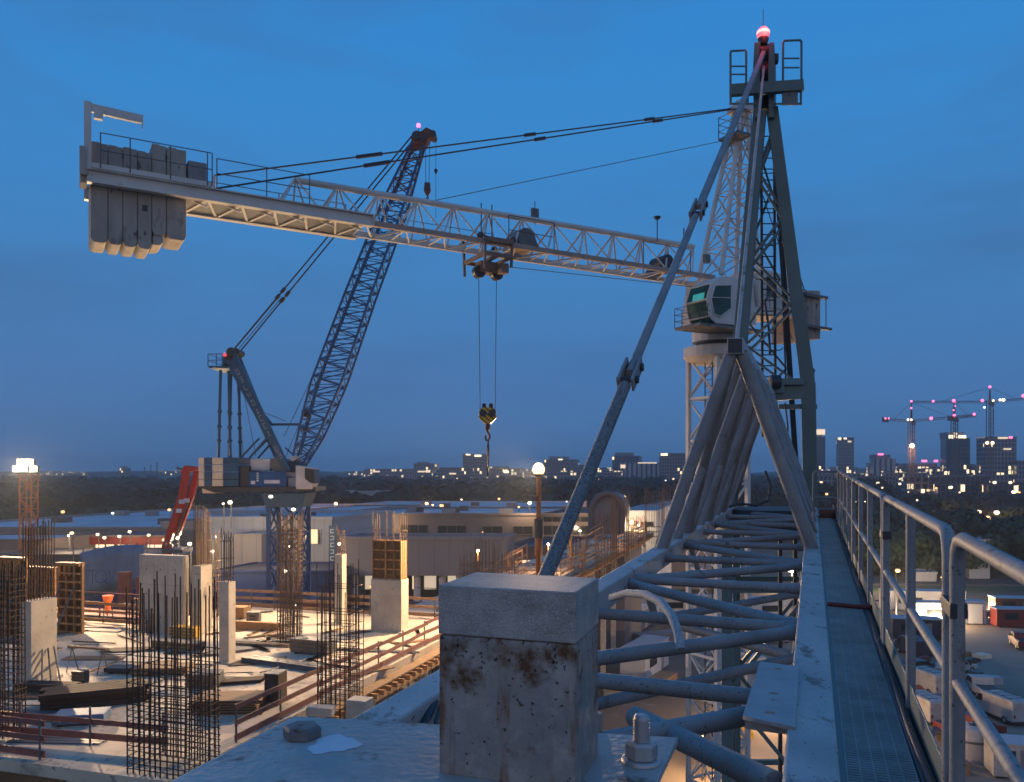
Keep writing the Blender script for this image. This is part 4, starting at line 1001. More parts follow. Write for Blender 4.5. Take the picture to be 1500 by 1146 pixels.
MB().box(fc + E1 * .62 + V((0, 0, z0 + 1.02)), (1.66, .05, 2.0), SAX).box(fc + E1 * .33 + E2 * .8 + V((0, 0, z0 + 1.02)), (.05, .6, 2.0), SAX).build('form_panel', M['oranget'], fb)
# rebar cages
def cage(label, u, v, w, d, h, nx, ny, dense, base=None, bm='rebar', r=.02, jit=.9, rot=0, group='rebar cages on the deck'):
    b = base if base is not None else D(u, v)
    c = thing('rebar_cage', label, 'rebar cage', b, group)
    pts = [((k / (nx - 1) - .5) * w, s * d / 2) for k in range(nx) for s in (-1, 1)] + [(s * w / 2, (k / (ny - 1) - .5) * d) for k in range(1, ny - 1) for s in (-1, 1)]
    p0 = None
    for x, y in pts:
        q = b + E2 * x + E1 * y
        if p0 is None: p0 = MB().tube(b, b + V((0, 0, h)), r, 6).build('vertical_bar', M[bm], c); o = p0
        else: o = p0.copy(); COL.objects.link(o)
        o.rotation_euler = (rnd.uniform(-.013, .013), rnd.uniform(-.013, .013), 0)
        o.location = (E2 * x + E1 * y) + V((rnd.uniform(-.02, .02), rnd.uniform(-.02, .02), -rnd.uniform(0, jit)))
    t0 = None
    for z in dense:
        if t0 is None:
            m = MB().path([b + E2 * sx * (w / 2 + r) + E1 * sy * (d / 2 + r) for sx, sy in ((-1, -1), (1, -1), (1, 1), (-1, 1), (-1, -1))], r * .62, 4)
            m.tube(b + E2 * (-w / 2), b + E2 * (w / 2), r * .6, 4)
            t0 = m.build('tie', M[bm], c); o = t0
        else: o = t0.copy(); COL.objects.link(o)
        o.location = (0, 0, z + rnd.uniform(-.03, .03)); o.rotation_euler = (rnd.uniform(-.008, .008), rnd.uniform(-.008, .008), 0)
    return c
bcage = V((-9.0, 21.9, DECK))
cage('largest dark rebar cage of tall spaced bars at the bottom of the frame', 0, 0, 1.9, 1.5, 5.55, 11, 8, [.16 * k for k in range(15)] + [2.55, 2.9, 3.3], base=V((-9.62, 23.35, DECK)), r=.021, jit=1.0)
cage('dense rebar cage cut off by the left edge of the frame', -14, 1078, 1.2, 1.5, 5.6, 8, 8, [.2 * k for k in range(26)], r=.022)
cage('middle rebar cage standing in front of the thin pale column', 498, 1034, 1.25, 1.0, 5.3, 8, 6, [.2 * k for k in range(13)] + [3.0, 3.4, 4.3], r=.018, jit=1.2)
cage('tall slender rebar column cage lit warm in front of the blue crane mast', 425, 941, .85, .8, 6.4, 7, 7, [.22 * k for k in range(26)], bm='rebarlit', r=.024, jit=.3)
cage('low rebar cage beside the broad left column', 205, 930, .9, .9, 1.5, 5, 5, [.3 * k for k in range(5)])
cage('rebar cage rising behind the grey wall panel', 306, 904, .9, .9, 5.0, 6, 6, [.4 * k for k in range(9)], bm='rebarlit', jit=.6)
# rebar fields on the long strip of deck behind the post
for k, (u, v, w, n, h, txt) in enumerate(((712, 852, 1.6, 7, 3.2, 'row of lit starter bars left of the orange lamp pole'), (745, 850, 1.1, 5, 2.4, 'short lit starter bars just left of the orange lamp pole'),
        (845, 836, 1.2, 5, 3.0, 'lit starter bars under the sleeved pendant bar'), (888, 846, 1.5, 7, 5.4, 'tall lit starter bars below the arch'), (908, 815, 1.6, 7, 6.3, 'tallest pale starter bars beneath the arch'), (958, 790, 2.0, 6, 6.5, 'lit starter bars between arch and near bracing tube'), (984, 778, 2.2, 6, 7.0, 'starter bars half behind the near bracing tube'), (935, 800, 1.4, 6, 3.5, 'short starter bars left of the near chord'), (690, 858, 1.2, 5, 2.5, 'starter bars at the left end of the lit strip of deck'))):
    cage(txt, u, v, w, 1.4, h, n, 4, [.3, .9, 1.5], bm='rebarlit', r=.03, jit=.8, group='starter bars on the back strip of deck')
rb = MB()
for k in range(70):
    i, j = rnd.uniform(33, 92), rnd.uniform(.6, 5.2); L_ = rnd.uniform(3, 8); a = rnd.choice((0, 0, 0, 1))
    dv = (E1 if a == 0 else E2) + E2 * rnd.uniform(-.05, .05); q = S(i, j, rnd.uniform(.05, .25))
    rb.tube(q - dv * L_ / 2, q + dv * L_ / 2 + V((0, 0, .05)), rnd.uniform(.02, .05), 4)
tag(rb.build('rebar_mat', M['rebarlit']), 'tangled reinforcing bars lying over the lit strip of deck behind the post', 'rebar', kind='stuff')
for k, (i, j, L_) in enumerate(((40, 4, 7), (46, 5, 6), (52, 3, 9), (60, 4.6, 8), (68, 3, 9), (76, 4.4, 8))):
    q = S(i, j, 0); m = thing('trestle_rail', ('tilted timber rail frame on the lit strip of deck, %s' % ('nearest to the lamp pole', 'left of the lamp pole', 'under the sleeved bar', 'right of the sleeved bar', 'below the arch', 'farthest along the strip')[k]), 'trestle', q, 'timber trestles on the back strip')
    for s in (0, .5, 1): MB().tube(q + E1 * L_ * s, q + E1 * L_ * s + V((0, 0, 1.5 + .4 * s)), .06, 6).build('post', M['timber'], m)
    for h in (.7, 1.4): MB().beam(q + V((0, 0, h)), q + E1 * L_ + V((0, 0, h * 1.28)), .07, .14).build('rail', M['railtan'], m)
# tall formwork panels at the left
def form_panel(label, u0, u1, vt, vb, rot=0):
    b = D((u0 + u1) / 2, vb); Y = b.y; W = (u1 - u0) / F * Y; Hh = (vb - vt) / F * Y
    f = thing('wall_formwork', label, 'formwork panel', b, 'tall formwork panels at the left')
    MB().box(b + E1 * .16 + V((0, 0, Hh / 2)), (W, .04, Hh), SAX).build('form_face', M['ply'], f)
    m = MB(); n = int(Hh / .42)
    for k in range(n + 1): m.box(b - E1 * .12 + V((0, 0, .05 + k * (Hh - .1) / n)), (W, .1, .085), SAX)
    m.build('waler', M['oranget'] if rnd.random() < .5 else M['timber'], f)
    m = MB(); n = max(2, int(W / .5))
    for k in range(n + 1): m.box(b + E1 * .05 + E2 * (-W / 2 + k * W / n) + V((0, 0, Hh / 2)), (.08, .14, Hh), SAX)
    m.build('soldier', M['oranget'] if rnd.random() < .6 else M['timber'], f)
    m = MB()
    for k in range(max(3, int(W / .32))): m.box(b - E1 * .03 + E2 * (-W / 2 + .12 + k * .32) + V((0, 0, Hh - .35)), (.12, .06, .6), SAX)
    m.build('top_slat', M['oranget'], f)
    for x in (-W * .3, W * .3): MB().tube(b + E2 * x - E1 * .1 + V((0, 0, Hh * .7)), b + E2 * x - E1 * 1.6, .04, 6).build('push_prop', M['steel'], f)
    MB().box(b + V((0, 0, Hh + .04)), (W, .5, .05), SAX).build('top_platform', M['timber'], f)
form_panel('tall formwork panel at the far left with bright upper slats', -8, 44, 818, 932)
form_panel('narrow formwork panel just right of the broad left column', 81, 124, 826, 927)
form_panel('dark formwork panel behind the broad left column', 34, 84, 832, 918)
form_panel('formwork panel cut by the left frame edge, far back', -60, -10, 815, 915)
# ---------------------------------------------------------------- loose things on the deck
def pile(names, label, u, v, L_, n, rows, sz, rz, mt, cat, group, z=0):
    """Single beams laid on one another; every one of them a thing of its own."""
    b = D(u, v); p0 = None
    ax = (E2 * math.cos(rz) + E1 * math.sin(rz), E1 * math.cos(rz) - E2 * math.sin(rz), EZ)
    for r_ in range(rows):
        for k in range(n - (r_ % 2)):
            o = b + ax[1] * ((k - (n - 1) / 2) * sz[0] * 1.12 + (r_ % 2) * sz[0] * .5) + ax[0] * rnd.uniform(-.12, .12) + V((0, 0, z + sz[1] * (r_ + .5) * 1.02))
            if p0 is None:
                m = MB().box(o, (L_, sz[0], sz[1]), ax); p0 = m.build(names, mt, None, bevel=.008, loc=o); tag(p0, label, cat, group)
            else:
                q = p0.copy(); COL.objects.link(q); q.location = o; q.rotation_euler = (0, 0, rnd.uniform(-.03, .03))
pile('timber_beam', 'dark brown timber beam in the pile left of the big rebar cage', 140, 1030, 3.4, 5, 3, (.24, .2), .75, M['darktimber'], 'beam', 'dark beam pile')
pile('plywood_sheet', 'plywood sheet in the stack at the right foot of the big rebar cage', 338, 1040, 2.4, 1, 12, (1.3, .045), .35, M['timber'], 'plywood', 'plywood stack')
pile('steel_channel', 'grey steel channel in the long low stack between the slim column and the middle cage', 418, 975, 4.2, 4, 2, (.2, .1), -.15, M['steel'], 'steel channel', 'steel channel stack')
pile('scaffold_board', 'pale scaffold board lying behind the slim square column', 385, 945, 3.2, 3, 2, (.22, .05), .1, M['timber'], 'board', 'board stack behind the slim column')
pile('scaffold_board', 'board in the loose pile left of the dark beam pile', 60, 1050, 3.6, 4, 2, (.22, .06), .1, M['steel'], 'board', 'board pile at the left')
pile('formwork_beam', 'tan formwork beam lying near the back guard rail', 372, 922, 3.0, 3, 2, (.12, .2), .05, M['oranget'], 'beam', 'formwork beams near the back rail')
pile('timber_beam', 'dark timber beam at the foot of the slim square column', 352, 1000, 1.8, 3, 1, (.2, .14), .6, M['darktimber'], 'beam', 'short dark beams')
pile('scaffold_board', 'board lying between broad column and low cage', 140, 965, 2.6, 3, 1, (.24, .05), .3, M['timber'], 'board', 'boards behind the broad column')
pile('scaffold_tube', 'grey tube lying in the middle of the deck', 560, 955, 3.4, 5, 1, (.07, .06), .15, M['steel'], 'tube', 'tubes on the deck')
pile('timber_beam', 'brown beam in the heap at the foot of the broad left column', 70, 1012, 2.2, 4, 2, (.2, .15), .2, M['darktimber'], 'beam', 'beams by the broad column')
pile('plank', 'plank lying beside the guard rail near the concrete upstand', 540, 985, 2.6, 2, 1, (.2, .05), 1.1, M['timber'], 'plank', 'planks by the rail')
pile('plank', 'plank on the deck near the bottom left guard rail', 90, 1085, 3.0, 3, 1, (.2, .04), .25, M['steel'], 'plank', 'planks by the left rail')
pile('plank', 'plank on the floor in front of the pier', 610, 940, 2.4, 2, 1, (.2, .05), .9, M['timber'], 'plank', 'planks before the pier')
tag(MB().box(D(44, 1049, DECK + .45), (2.6, .16, .12), SAX).build('plank', mat('plank_yellow', (.5, .36, .1), .7)), 'bright yellow plank on top of the loose pile at the left', 'plank')
def simple(name, label, cat, c, sz, mt, rz=0, extra=None, bev=.02):
    ax = (E2 * math.cos(rz) + E1 * math.sin(rz), E1 * math.cos(rz) - E2 * math.sin(rz), EZ)
    t = thing(name, label, cat, c)
    MB().box(c + V((0, 0, sz[2] / 2 + .06)), sz, ax).build('body', mt, t, bevel=bev)
    m = MB()
    for x in (-.35, .35): m.box(c + ax[0] * x * sz[0] + V((0, 0, .03)), (.12, sz[1] * .96, .06), ax)
    m.build('runner', M['darktimber'], t)
    if extra: extra(t, c, sz, ax)
    return t
def vents(t, c, sz, ax):
    m = MB()
    for k in range(2): m.box(c - ax[1] * (sz[1] / 2 + .006) + V((0, 0, .06 + sz[2] * (.3 + .36 * k))), (sz[0] * .5, .012, sz[2] * .22), ax)
    m.build('vent', M['dark'], t)
    MB().box(c + V((0, 0, sz[2] + .08)), (sz[0] * 1.03, sz[1] * 1.03, .04), ax).build('lid', M['steel'], t)
def slats(t, c, sz, ax):
    m = MB()
    for k in range(3): m.box(c - ax[1] * (sz[1] / 2 + .01) + V((0, 0, .1 + sz[2] * (.2 + .3 * k))), (sz[0] * 1.02, .025, .09), ax)
    m.build('slat', M['timber'], t)
simple('distribution_box', 'upright dark electrical box standing open side out near the right guard rail', 'electrical box', D(404, 1030), (.55, .7, 1.05), M['darktimber'], .1, vents)
simple('steel_tray', 'long grey steel tray behind the long channel stack', 'tray', D(459, 957), (2.0, .8, .62), M['steel'], -.05, slats)
simple('tool_crate', 'small dark crate between the broad column and the dark beams', 'crate', D(118, 1000), (.5, .4, .42), M['dark'], .2, slats)
simple('timber_crate', 'yellow lit timber crate at the foot of the grey wall panel', 'crate', D(272, 934), (1.5, .6, .5), M['yellow'], 0, slats)
simple('timber_crate', 'dark low crate in front of the grey wall panel', 'crate', D(262, 950), (2.4, .8, .3), M['steel'], 0, slats)
simple('concrete_block', 'pale concrete upstand at the right foot of the middle rebar cage', 'upstand', D(527, 1066), (.7, .6, .9), M['conc'], 0)
simple('pallet', 'grey pallet of bags beside the dark beams pile', 'pallet', D(300, 1005), (1.2, .9, .5), M['steel'], .3, slats)
simple('timber_crate', 'brown timber bundle at the back rail left of the blue crane mast', 'crate', D(345, 905), (1.5, .8, .6), M['timber'], .1, slats)
simple('gas_rack', 'small grey cabinet at the back of the deck under the blue crane', 'cabinet', D(372, 912), (.7, .5, .5), M['steel'], .3, vents)
simple('concrete_block', 'grey concrete kicker block near the bottom of the right guard rail', 'upstand', D(470, 1050), (.9, .5, .3), M['conc'], .2)
simple('timber_crate', 'low stack of formwork boards in the middle of the deck', 'formwork stack', D(240, 985), (2.2, 1.2, .22), M['timber'], .4, slats)
simple('timber_crate', 'blue covered pallet behind the loose boards at the left', 'pallet', D(120, 1058), (1.6, .9, .3), M['tarpblue'], .5)
simple('timber_crate', 'dark opening cover between the broad column and the low cage', 'hatch', D(185, 985), (1.6, .7, .18), M['dark'], .2)
# random scraps left about
for k in range(90):
    i, j = rnd.uniform(1.5, 17.5), rnd.uniform(1, 26)
    if k % 3 == 0: i, j = rnd.uniform(12, 24), rnd.uniform(1, 15); q = S(i, j, .04); rz = rnd.uniform(0, 3.1)
    ax = (E2 * math.cos(rz) + E1 * math.sin(rz), E1 * math.cos(rz) - E2 * math.sin(rz), EZ)
    o = MB().box(q, (rnd.uniform(.5, 2.2), rnd.uniform(.06, .3), .05), ax).build('offcut', rnd.choice((M['timber'], M['darktimber'], M['steel'], M['timber'])), bevel=.006)
    tag(o, 'loose offcut of board scattered on the dusty deck', 'offcut', 'offcuts scattered on the deck')
for k in range(9):
    q = S(rnd.uniform(2, 27), rnd.uniform(3, 24), .03)
    o = MB().path([q + V((math.cos(t) * (.5 + .1 * t), math.sin(t) * .45, .02 * math.sin(3 * t))) for t in [x * .5 for x in range(12)]], .02, 5).build('cable', M['dark'])
    tag(o, 'black cable coil lying on the deck', 'cable', 'cables lying on the deck')
for k in range(14):
    q = S(rnd.uniform(2, 17), rnd.uniform(2.5, 24), .03 + .015 * (k % 2)); rz = rnd.uniform(-.4, .6)
    ax = (E2 * math.cos(rz) + E1 * math.sin(rz), E1 * math.cos(rz) - E2 * math.sin(rz), EZ)
    o = MB().box(q, (rnd.uniform(1.6, 2.5), rnd.uniform(.6, 1.25), .025), ax).build('plywood_sheet', rnd.choice((M['ply'], M['darktimber'], M['tarpblue'], M['timber'], M['steel'])), bevel=.004)
    tag(o, 'single sheet of shuttering ply lying flat on the dusty deck', 'plywood', 'loose ply sheets on the deck')
for k in range(22):
    i, j = rnd.uniform(2, 17), rnd.uniform(2, 25); q = S(i, j, .06); rz = rnd.uniform(-.5, .5) + (1.57 if k % 3 == 0 else 0)
    dv = E2 * math.cos(rz) + E1 * math.sin(rz); L_ = rnd.uniform(2, 4.5)
    o = MB().tube(q - dv * L_ / 2, q + dv * L_ / 2, .035, 6).build('tube', rnd.choice((M['steel'], M['rebar'], M['rebarlit'])))
    tag(o, 'loose steel tube lying on the dusty deck', 'tube', 'loose tubes on the deck')
# frames propped on the deck
for k, (u, v, txt) in enumerate(((128, 985, 'thin steel trestle standing right of the broad column'), (216, 905, 'thin steel trestle near the orange hopper'))):
    q = D(u, v); t = thing('trestle', txt, 'trestle', q)
    for s in (-.8, .8):
        for w in (-.3, .3): MB().tube(q + E2 * s + E1 * w, q + E2 * s + V((0, 0, 1.0)), .025, 5).build('leg', M['steel'], t)
    MB().beam(q - E2 * 1.0 + V((0, 0, 1.03)), q + E2 * 1.0 + V((0, 0, 1.03)), .12, .08).build('top_rail', M['timber'], t)
# orange hopper
q = D(158, 912) + E1 * 0; t = thing('hopper', 'glowing orange plastic hopper at the back of the deck left of the grey wall panel', 'hopper', q)
MB().lathe(q + V((0, 0, .95)), [(.13, 0), (.15, .05), (.29, .52), (.30, .55)], 14).build('funnel', M['orangeglow'], t)
MB().lathe(q, [(.16, .5), (.15, .95)], 10).build('base', M['orangeglow'], t)
m = MB()
for k in range(3): m.tube(q + V((.3 * math.cos(2.1 * k), .3 * math.sin(2.1 * k), 0)), q + V((.2 * math.cos(2.1 * k), .2 * math.sin(2.1 * k), 1.2)), .03, 5)
m.build('stand', M['dark'], t)
# ---------------------------------------------------------------- scaffold, sheeting beyond the deck
sc_ = thing('scaffold', 'dark red scaffold bays with boards standing beyond the back of the deck', 'scaffold', S(36, 18, -DECK))
for i in (21, 23, 27):
    for k in range(20):
        j = 17.8 + 2.4 * k; MB().tube(S(i, j, -DECK), S(i, j, .2 - (.8 if i > 22 else 0)), .05, 5).build('standard', M['rebar'], sc_)
for z in (-6, -4, -3, -2, -1, 0):
    m = MB()
    for i in (21, 23, 27): m.tube(S(i, 17.8, z), S(i, 63, z), .04, 5)
    m.build('ledger', M['railred'], sc_)
for z in (-4, -2, -.3):
    slab(21, 23, 17.8, 63, z, z + .05).build('boards', M['railred'], sc_)
sc2 = thing('scaffold', 'dark scaffold with navy and brown boards between the deck and the white block', 'scaffold', S(29, 9, -DECK))
for i in (27, 29, 32):
    for k in range(9): MB().tube(S(i, -1.5 + 2.4 * k, -DECK), S(i, -1.5 + 2.4 * k, -.6 if i > 27 else .3), .05, 5).build('standard', M['rebar'], sc2)
for z, mt in ((-5, 'navy'), (-3.2, 'railred'), (-1.8, 'navy'), (-.7, 'railred')):
    slab(27, 29, -1.5, 17.7, z, z + .06).build('boards', M[mt], sc2); slab(29.3, 32, -1.5, 17.7, z - .6, z - .52).build('boards', M['darktimber'], sc2)
    m = MB()
    for i in (27, 29, 32): m.tube(S(i, -1.5, z + .6), S(i, 17.7, z + .6), .04, 5)
    m.build('ledger', M['steel'], sc2)
for k in range(12):
    q = S(rnd.uniform(27.3, 31.5), rnd.uniform(-1, 17), -.62); simple_c = rnd.choice(('navy', 'railred', 'darktimber', 'steel', 'whitebld'))
    tag(MB().box(q + V((0, 0, .35)), (rnd.uniform(1.0, 2.6), rnd.uniform(.6, 1.4), rnd.uniform(.4, .9)), SAX).build('wrapped_bundle', M[simple_c], bevel=.05), 'wrapped bundle of site material on the dark scaffold behind the deck', 'bundle', 'bundles on the dark scaffold')
a, b = P(118, 0, 60), P(212, 0, 66); za, zb = 15.9, 12.6
sh = thing('sheeting', 'blue grey sheeting with a dark scrawl stretched behind the formwork at the left', 'sheeting', V(((a.x + b.x) / 2, 63, 0)))
n = 24; vs = []; fs = []
for k in range(n + 1):
    f = k / n; p = a.lerp(b, f); bul = .25 * math.sin(f * 19) * .3
    for r_ in range(5): vs.append(V((p.x, p.y + bul + .06 * math.sin(f * 40 + r_), za + .25 * math.sin(f * 3.1) - (za - zb) * r_ / 4)))
for k in range(n):
    for r_ in range(4): fs.append((k * 5 + r_, k * 5 + r_ + 1, (k + 1) * 5 + r_ + 1, (k + 1) * 5 + r_))
sm_ = MB().add(vs, fs, True).build('sheet', M['tarpblue'], sh); so = sm_.modifiers.new('s', 'SOLIDIFY'); so.thickness = .03
m = MB()
for k in range(7): p = a.lerp(b, k / 6); m.tube(V((p.x, p.y + .4, 0)), V((p.x, p.y + .4, za + .3)), .05, 5)
m.build('pole', M['steel'], sh)
MB().hexa([V((a.x, a.y - .05, 11.6)), V((b.x, b.y - .05, 11.6)), V((b.x, b.y + .3, 11.6)), V((a.x, a.y + .3, 11.6)), V((a.x, a.y - .05, 12.55)), V((b.x, b.y - .05, 12.55)), V((b.x, b.y + .3, 12.55)), V((a.x, a.y + .3, 12.55))]).build('lower_band', M['navy'], sh)
sg = MB(); o0 = P(140, 845, 60.6)
def stroke(pts): sg.path([o0 + V((x, .35 * x * .2 - .12, z)) for x, z in pts], .022, 5)
stroke([(-.55, .45), (.25, .5)]); stroke([(-.15, .45), (-.15, -.5)])
stroke([(.45 + .42 * math.cos(t), .45 * math.sin(t)) for t in [x * .45 for x in range(15)]]); stroke([(.55, -.2), (.95, -.55)]); stroke([(1.0, .5), (1.2, -.3), (1.5, .55)])
sg.build('scrawl', M['bluegrey'], sh)
for k, (u, v0_, v1) in enumerate(((183, 838, 915), (205, 845, 915))):
    m = MB().box(P(u, (v0_ + v1) / 2, 57), (.8 if k == 0 else .4, .4, (v1 - v0_) / F * 57)).build('steel_column', M['railred']); tag(m, ('broad rust red steel column left of the grey wall panel', 'narrow rust red steel column at the edge of the grey wall panel')[k], 'steel column')
# ---------------------------------------------------------------- red folded boom
bs = P(247, 800, 72); rbm = thing('boom_pump', 'red folded hydraulic boom rising steeply behind the grey wall panel', 'boom', V((bs.x, 72, 0)))
def RB(u, v, d=0): return P(u, v, 72) + V((0, d, 0))
MB().prism([RB(x, y, -.35) for x, y in ((240, 798), (250, 798), (272, 735), (278, 690), (270, 687), (262, 728))], V((0, .5, 0))).build('boom_section', M['red'], rbm, bevel=.05)
MB().prism([RB(x, y, .3) for x, y in ((252, 785), (260, 785), (281, 728), (291, 686), (283, 683), (273, 728))], V((0, .45, 0))).build('boom_section', M['red'], rbm, bevel=.05)
MB().prism([RB(x, y, -.4) for x, y in ((266, 694), (272, 682), (292, 684), (290, 690), (276, 692))], V((0, 1.2, 0))).build('boom_joint', M['red'], rbm, bevel=.04)
MB().path([RB(270, 688), RB(262, 687), RB(259, 685)], .12, 6).build('hook_arm', M['steel'], rbm)
MB().tube(RB(256, 790), RB(275, 735), .1, 8).build('hydraulic_ram', M['steel'], rbm)
m = MB()
for x, y in ((269, 735), (265, 748), (276, 733)): m.box(RB(x, y, -.42), (.5, .05, .35))
m.build('reflector', M['boardwhite'], rbm)
MB().tube(V((bs.x - .2, 72, 0)), RB(245, 798), .45, 12).build('pedestal', M['red'], rbm)
m = MB()
for x in range(6): m.tube(RB(250 + 4 * x, 804, -1), RB(250 + 4 * x, 792, -1), .04, 5)
for v in (804, 798, 792): m.tube(RB(248, v, -1), RB(272, v, -1), .04, 5)
m.box(RB(260, 806, 0), (1.8, 2.4, .3))
m.build('service_platform', M['steel'], rbm)
# ================================================================ ground, streets
tag(MB().add([V((-4500, -600, 0)), V((4500, -600, 0)), V((4500, 5000, 0)), V((-4500, 5000, 0))], [(0, 1, 2, 3)]).build('ground', M['ground'], loc=(0, 0, 0)), kind='structure')
tag(MB().add([V((16, 40, .004)), V((95, 40, .004)), V((110, 132, .004)), V((24, 132, .004))], [(0, 1, 2, 3)]).build('yard', M['yard'], loc=(0, 0, 0)), kind='structure')
m = MB()
for y0, y1 in ((138, 147), (158, 166)): m.hexa([V((10, y0, .0)), V((300, y0 - 6, .0)), V((300, y1 - 6, 0)), V((10, y1, 0)), V((10, y0, .15)), V((300, y0 - 6, .15)), V((300, y1 - 6, .15)), V((10, y1, .15))])
tag(m.build('road', M['road'], loc=(0, 0, 0)), kind='structure')
tag(MB().add([V((10, 148, .01)), V((300, 142, .01)), V((300, 150, .01)), V((10, 156, .01))], [(0, 1, 2, 3)]).build('verge', mat('verge_grass', (.03, .05, .02), .9, var=.4), loc=(0, 0, 0)), kind='structure')
# ================================================================ low buildings beyond the site
def box_uv(u0, u1, vt, Y, depth, z0=0.0, skew=0.0):
    a, b = P(u0, vt, Y), P(u1, vt, Y); z1 = a.z
    return [V((a.x, Y, z0)), V((b.x, Y - skew, z0)), V((b.x + .3 * depth, Y - skew + depth, z0)), V((a.x + .3 * depth, Y + depth, z0))], z1
def building(name, label, u0, u1, vt, Y, depth, wall, roof='roofpale', z0=0.0, skew=0.0, cat='building', group=None, parapet=.4, plant=0, wins=None, winm='window', lit=None):
    fp, z1 = box_uv(u0, u1, vt, Y, depth, z0, skew); zr = z1 - parapet
    c = (fp[0] + fp[2]) / 2
    t = thing(name, label, cat, V((c.x, c.y, 0)), group)
    up = lambda q, z: V((q.x, q.y, z))
    MB().hexa([up(q, z0) for q in fp] + [up(q, zr) for q in fp]).build('wall', wall, t)
    e = MB(); cc = (fp[0] + fp[1] + fp[2] + fp[3]) / 4
    for a, b in ((0, 1), (1, 2), (2, 3), (3, 0)):
        A, B_ = fp[a], fp[b]; o = (B_ - A).normalized() * .06
        e.beam(up(A, zr + parapet / 2) - o, up(B_, zr + parapet / 2) + o, .35, parapet)
    e.build('parapet', wall, t)
    MB().hexa([up(cc + (q - cc) * .985, zr - .1) for q in fp] + [up(cc + (q - cc) * .985, zr + .02) for q in fp]).build('roof', M[roof], t)
    W = (fp[1] - fp[0]).length; ex = (fp[1] - fp[0]).normalized(); ey = ex.cross(EZ) * -1
    for k in range(plant):
        q = fp[0] + ex * W * rnd.uniform(.1, .9) + (fp[3] - fp[0]) * rnd.uniform(.2, .7); s = min(W * .06, 2.2)
        MB().box(up(q, zr + s * .2), (s * rnd.uniform(.7, 1.3), s, s * .45), (ex, ey, EZ)).build('roof_unit', M['greybld'] if k % 2 else M['roofdark'], t, bevel=.03)
    if wins:  # (u0, u1, v0, v1, lit)
        for (a, b, va, vb, *l) in wins:
            f0, f1 = (a - u0) / (u1 - u0), (b - u0) / (u1 - u0)
            A, B_ = fp[0].lerp(fp[1], f0), fp[0].lerp(fp[1], f1); ya = A.y
            zt, zb_ = CZ + (V0 - va) / F * ya, CZ + (V0 - vb) / F * ya; n_ = ey * -1 if (ey * -1).y < 0 else ey
            w = MB().hexa([up(A + n_ * .04, zb_), up(B_ + n_ * .04, zb_), up(B_ - n_ * .3, zb_), up(A - n_ * .3, zb_), up(A + n_ * .04, zt), up(B_ + n_ * .04, zt), up(B_ - n_ * .3, zt), up(A - n_ * .3, zt)]).build('window', M[l[0]] if l else M[winm], t)
            fr = MB(); k = max(1, int((b - a) / 12))
            for i in range(k + 1):
                q = A.lerp(B_, i / k) + n_ * .07; fr.beam(up(q, zb_), up(q, zt), .1, .08)
            for zz in (zb_, zt): fr.beam(up(A + n_ * .07, zz), up(B_ + n_ * .07, zz), .1, .1)
            fr.build('window_frame', wall, w)
    return t, fp, z1
# white block with the yellow window
wb, fp, zt = building('office_block', 'white rendered flat roofed block behind the blue crane with one yellow lit window', 296, 486, 757, 97, 16, M['cladwhite'], plant=3,
    wins=[(447, 466, 775, 797, 'Lyel'), (466.5, 470, 776, 798, 'window'), (405, 440, 774, 780), (300, 332, 790, 797)])
building('plant_block', 'grey box shaped plant block standing in front of the white block', 342, 383, 782, 92, 4, M['greybld'], z0=0, parapet=.15)
building('annex', 'white lower annex left of the blue crane mast', 300, 342, 790, 93, 5, M['cladwhite'], parapet=.15)
building('shed', 'low dark blue roofed shed below the white block', 305, 480, 836, 84, 8, M['navy'], 'roofdark', parapet=.2)
sgn = thing('sign_pylon', 'narrow blue pylon sign with white vertical lettering beside the white block', 'sign', V((P(487, 0, 94).x, 94, 0)))
a, b = P(482, 770, 94), P(492, 835, 94)
MB().box(((a.x + b.x) / 2, 94, b.z / 2 + a.z / 2), (b.x - a.x, .3, a.z - b.z)).build('sign_face', M['bluegrey'], sgn)
MB().box(((a.x + b.x) / 2, 94.1, b.z / 2), (.3, .25, b.z)).build('sign_post', M['steel'], sgn)
m = MB()
for k in range(5):
    z = a.z - .45 - k * .78; x0 = (a.x + b.x) / 2
    m.box((x0, 93.83, z), (.4, .02, .09))
    if k % 2: m.box((x0 + .16, 93.83, z - .2), (.09, .02, .38))
    else: m.box((x0 - .16, 93.83, z - .2), (.09, .02, .38))
    m.box((x0, 93.83, z - .38), (.4, .02, .09))
m.build('lettering', M['boardwhite'], sgn)
# warehouses at the left
building('warehouse', 'long pale roofed warehouse at the left in front of the trees', -150, 236, 772, 128, 60, M['greybld'], plant=4)
building('warehouse', 'pale roofed warehouse behind the red boom', 236, 380, 764, 124, 60, M['greybld'], plant=2)
building('warehouse', 'white gabled hall roof left of the white block', 300, 470, 747, 170, 30, M['cladwhite'], plant=1)
rd, fp, zt = building('store', 'low store with a red fascia and a row of lit lamps at the left', 96, 248, 784, 112, 12, M['brownbld'], 'roofdark',
    wins=[(140, 168, 797, 806, 'Lwin'), (172, 196, 797, 808, 'Lwin'), (214, 240, 797, 806, 'Lwin2'), (102, 132, 798, 806, 'window')])
A, B_ = fp[0], fp[1]
MB().beam(V((A.x, A.y - .3, zt - .75)), V((B_.x, B_.y - .3, zt - .75)), .35, 1.0).build('fascia', M['fascia'], rd)
MB().beam(V((A.x, A.y - .9, zt - 1.75)), V((B_.x, B_.y - .9, zt - 1.75)), 1.6, .12).build('canopy', M['roofpale'], rd)
building('shed', 'dark long shed in front of the red fascia store', -40, 300, 812, 98, 8, M['roofdark'], 'roofdark', parapet=.2)
building('shed', 'grey low shed at the far left behind the formwork', -90, 60, 790, 104, 9, M['brownbld'], 'roofpale', parapet=.2)
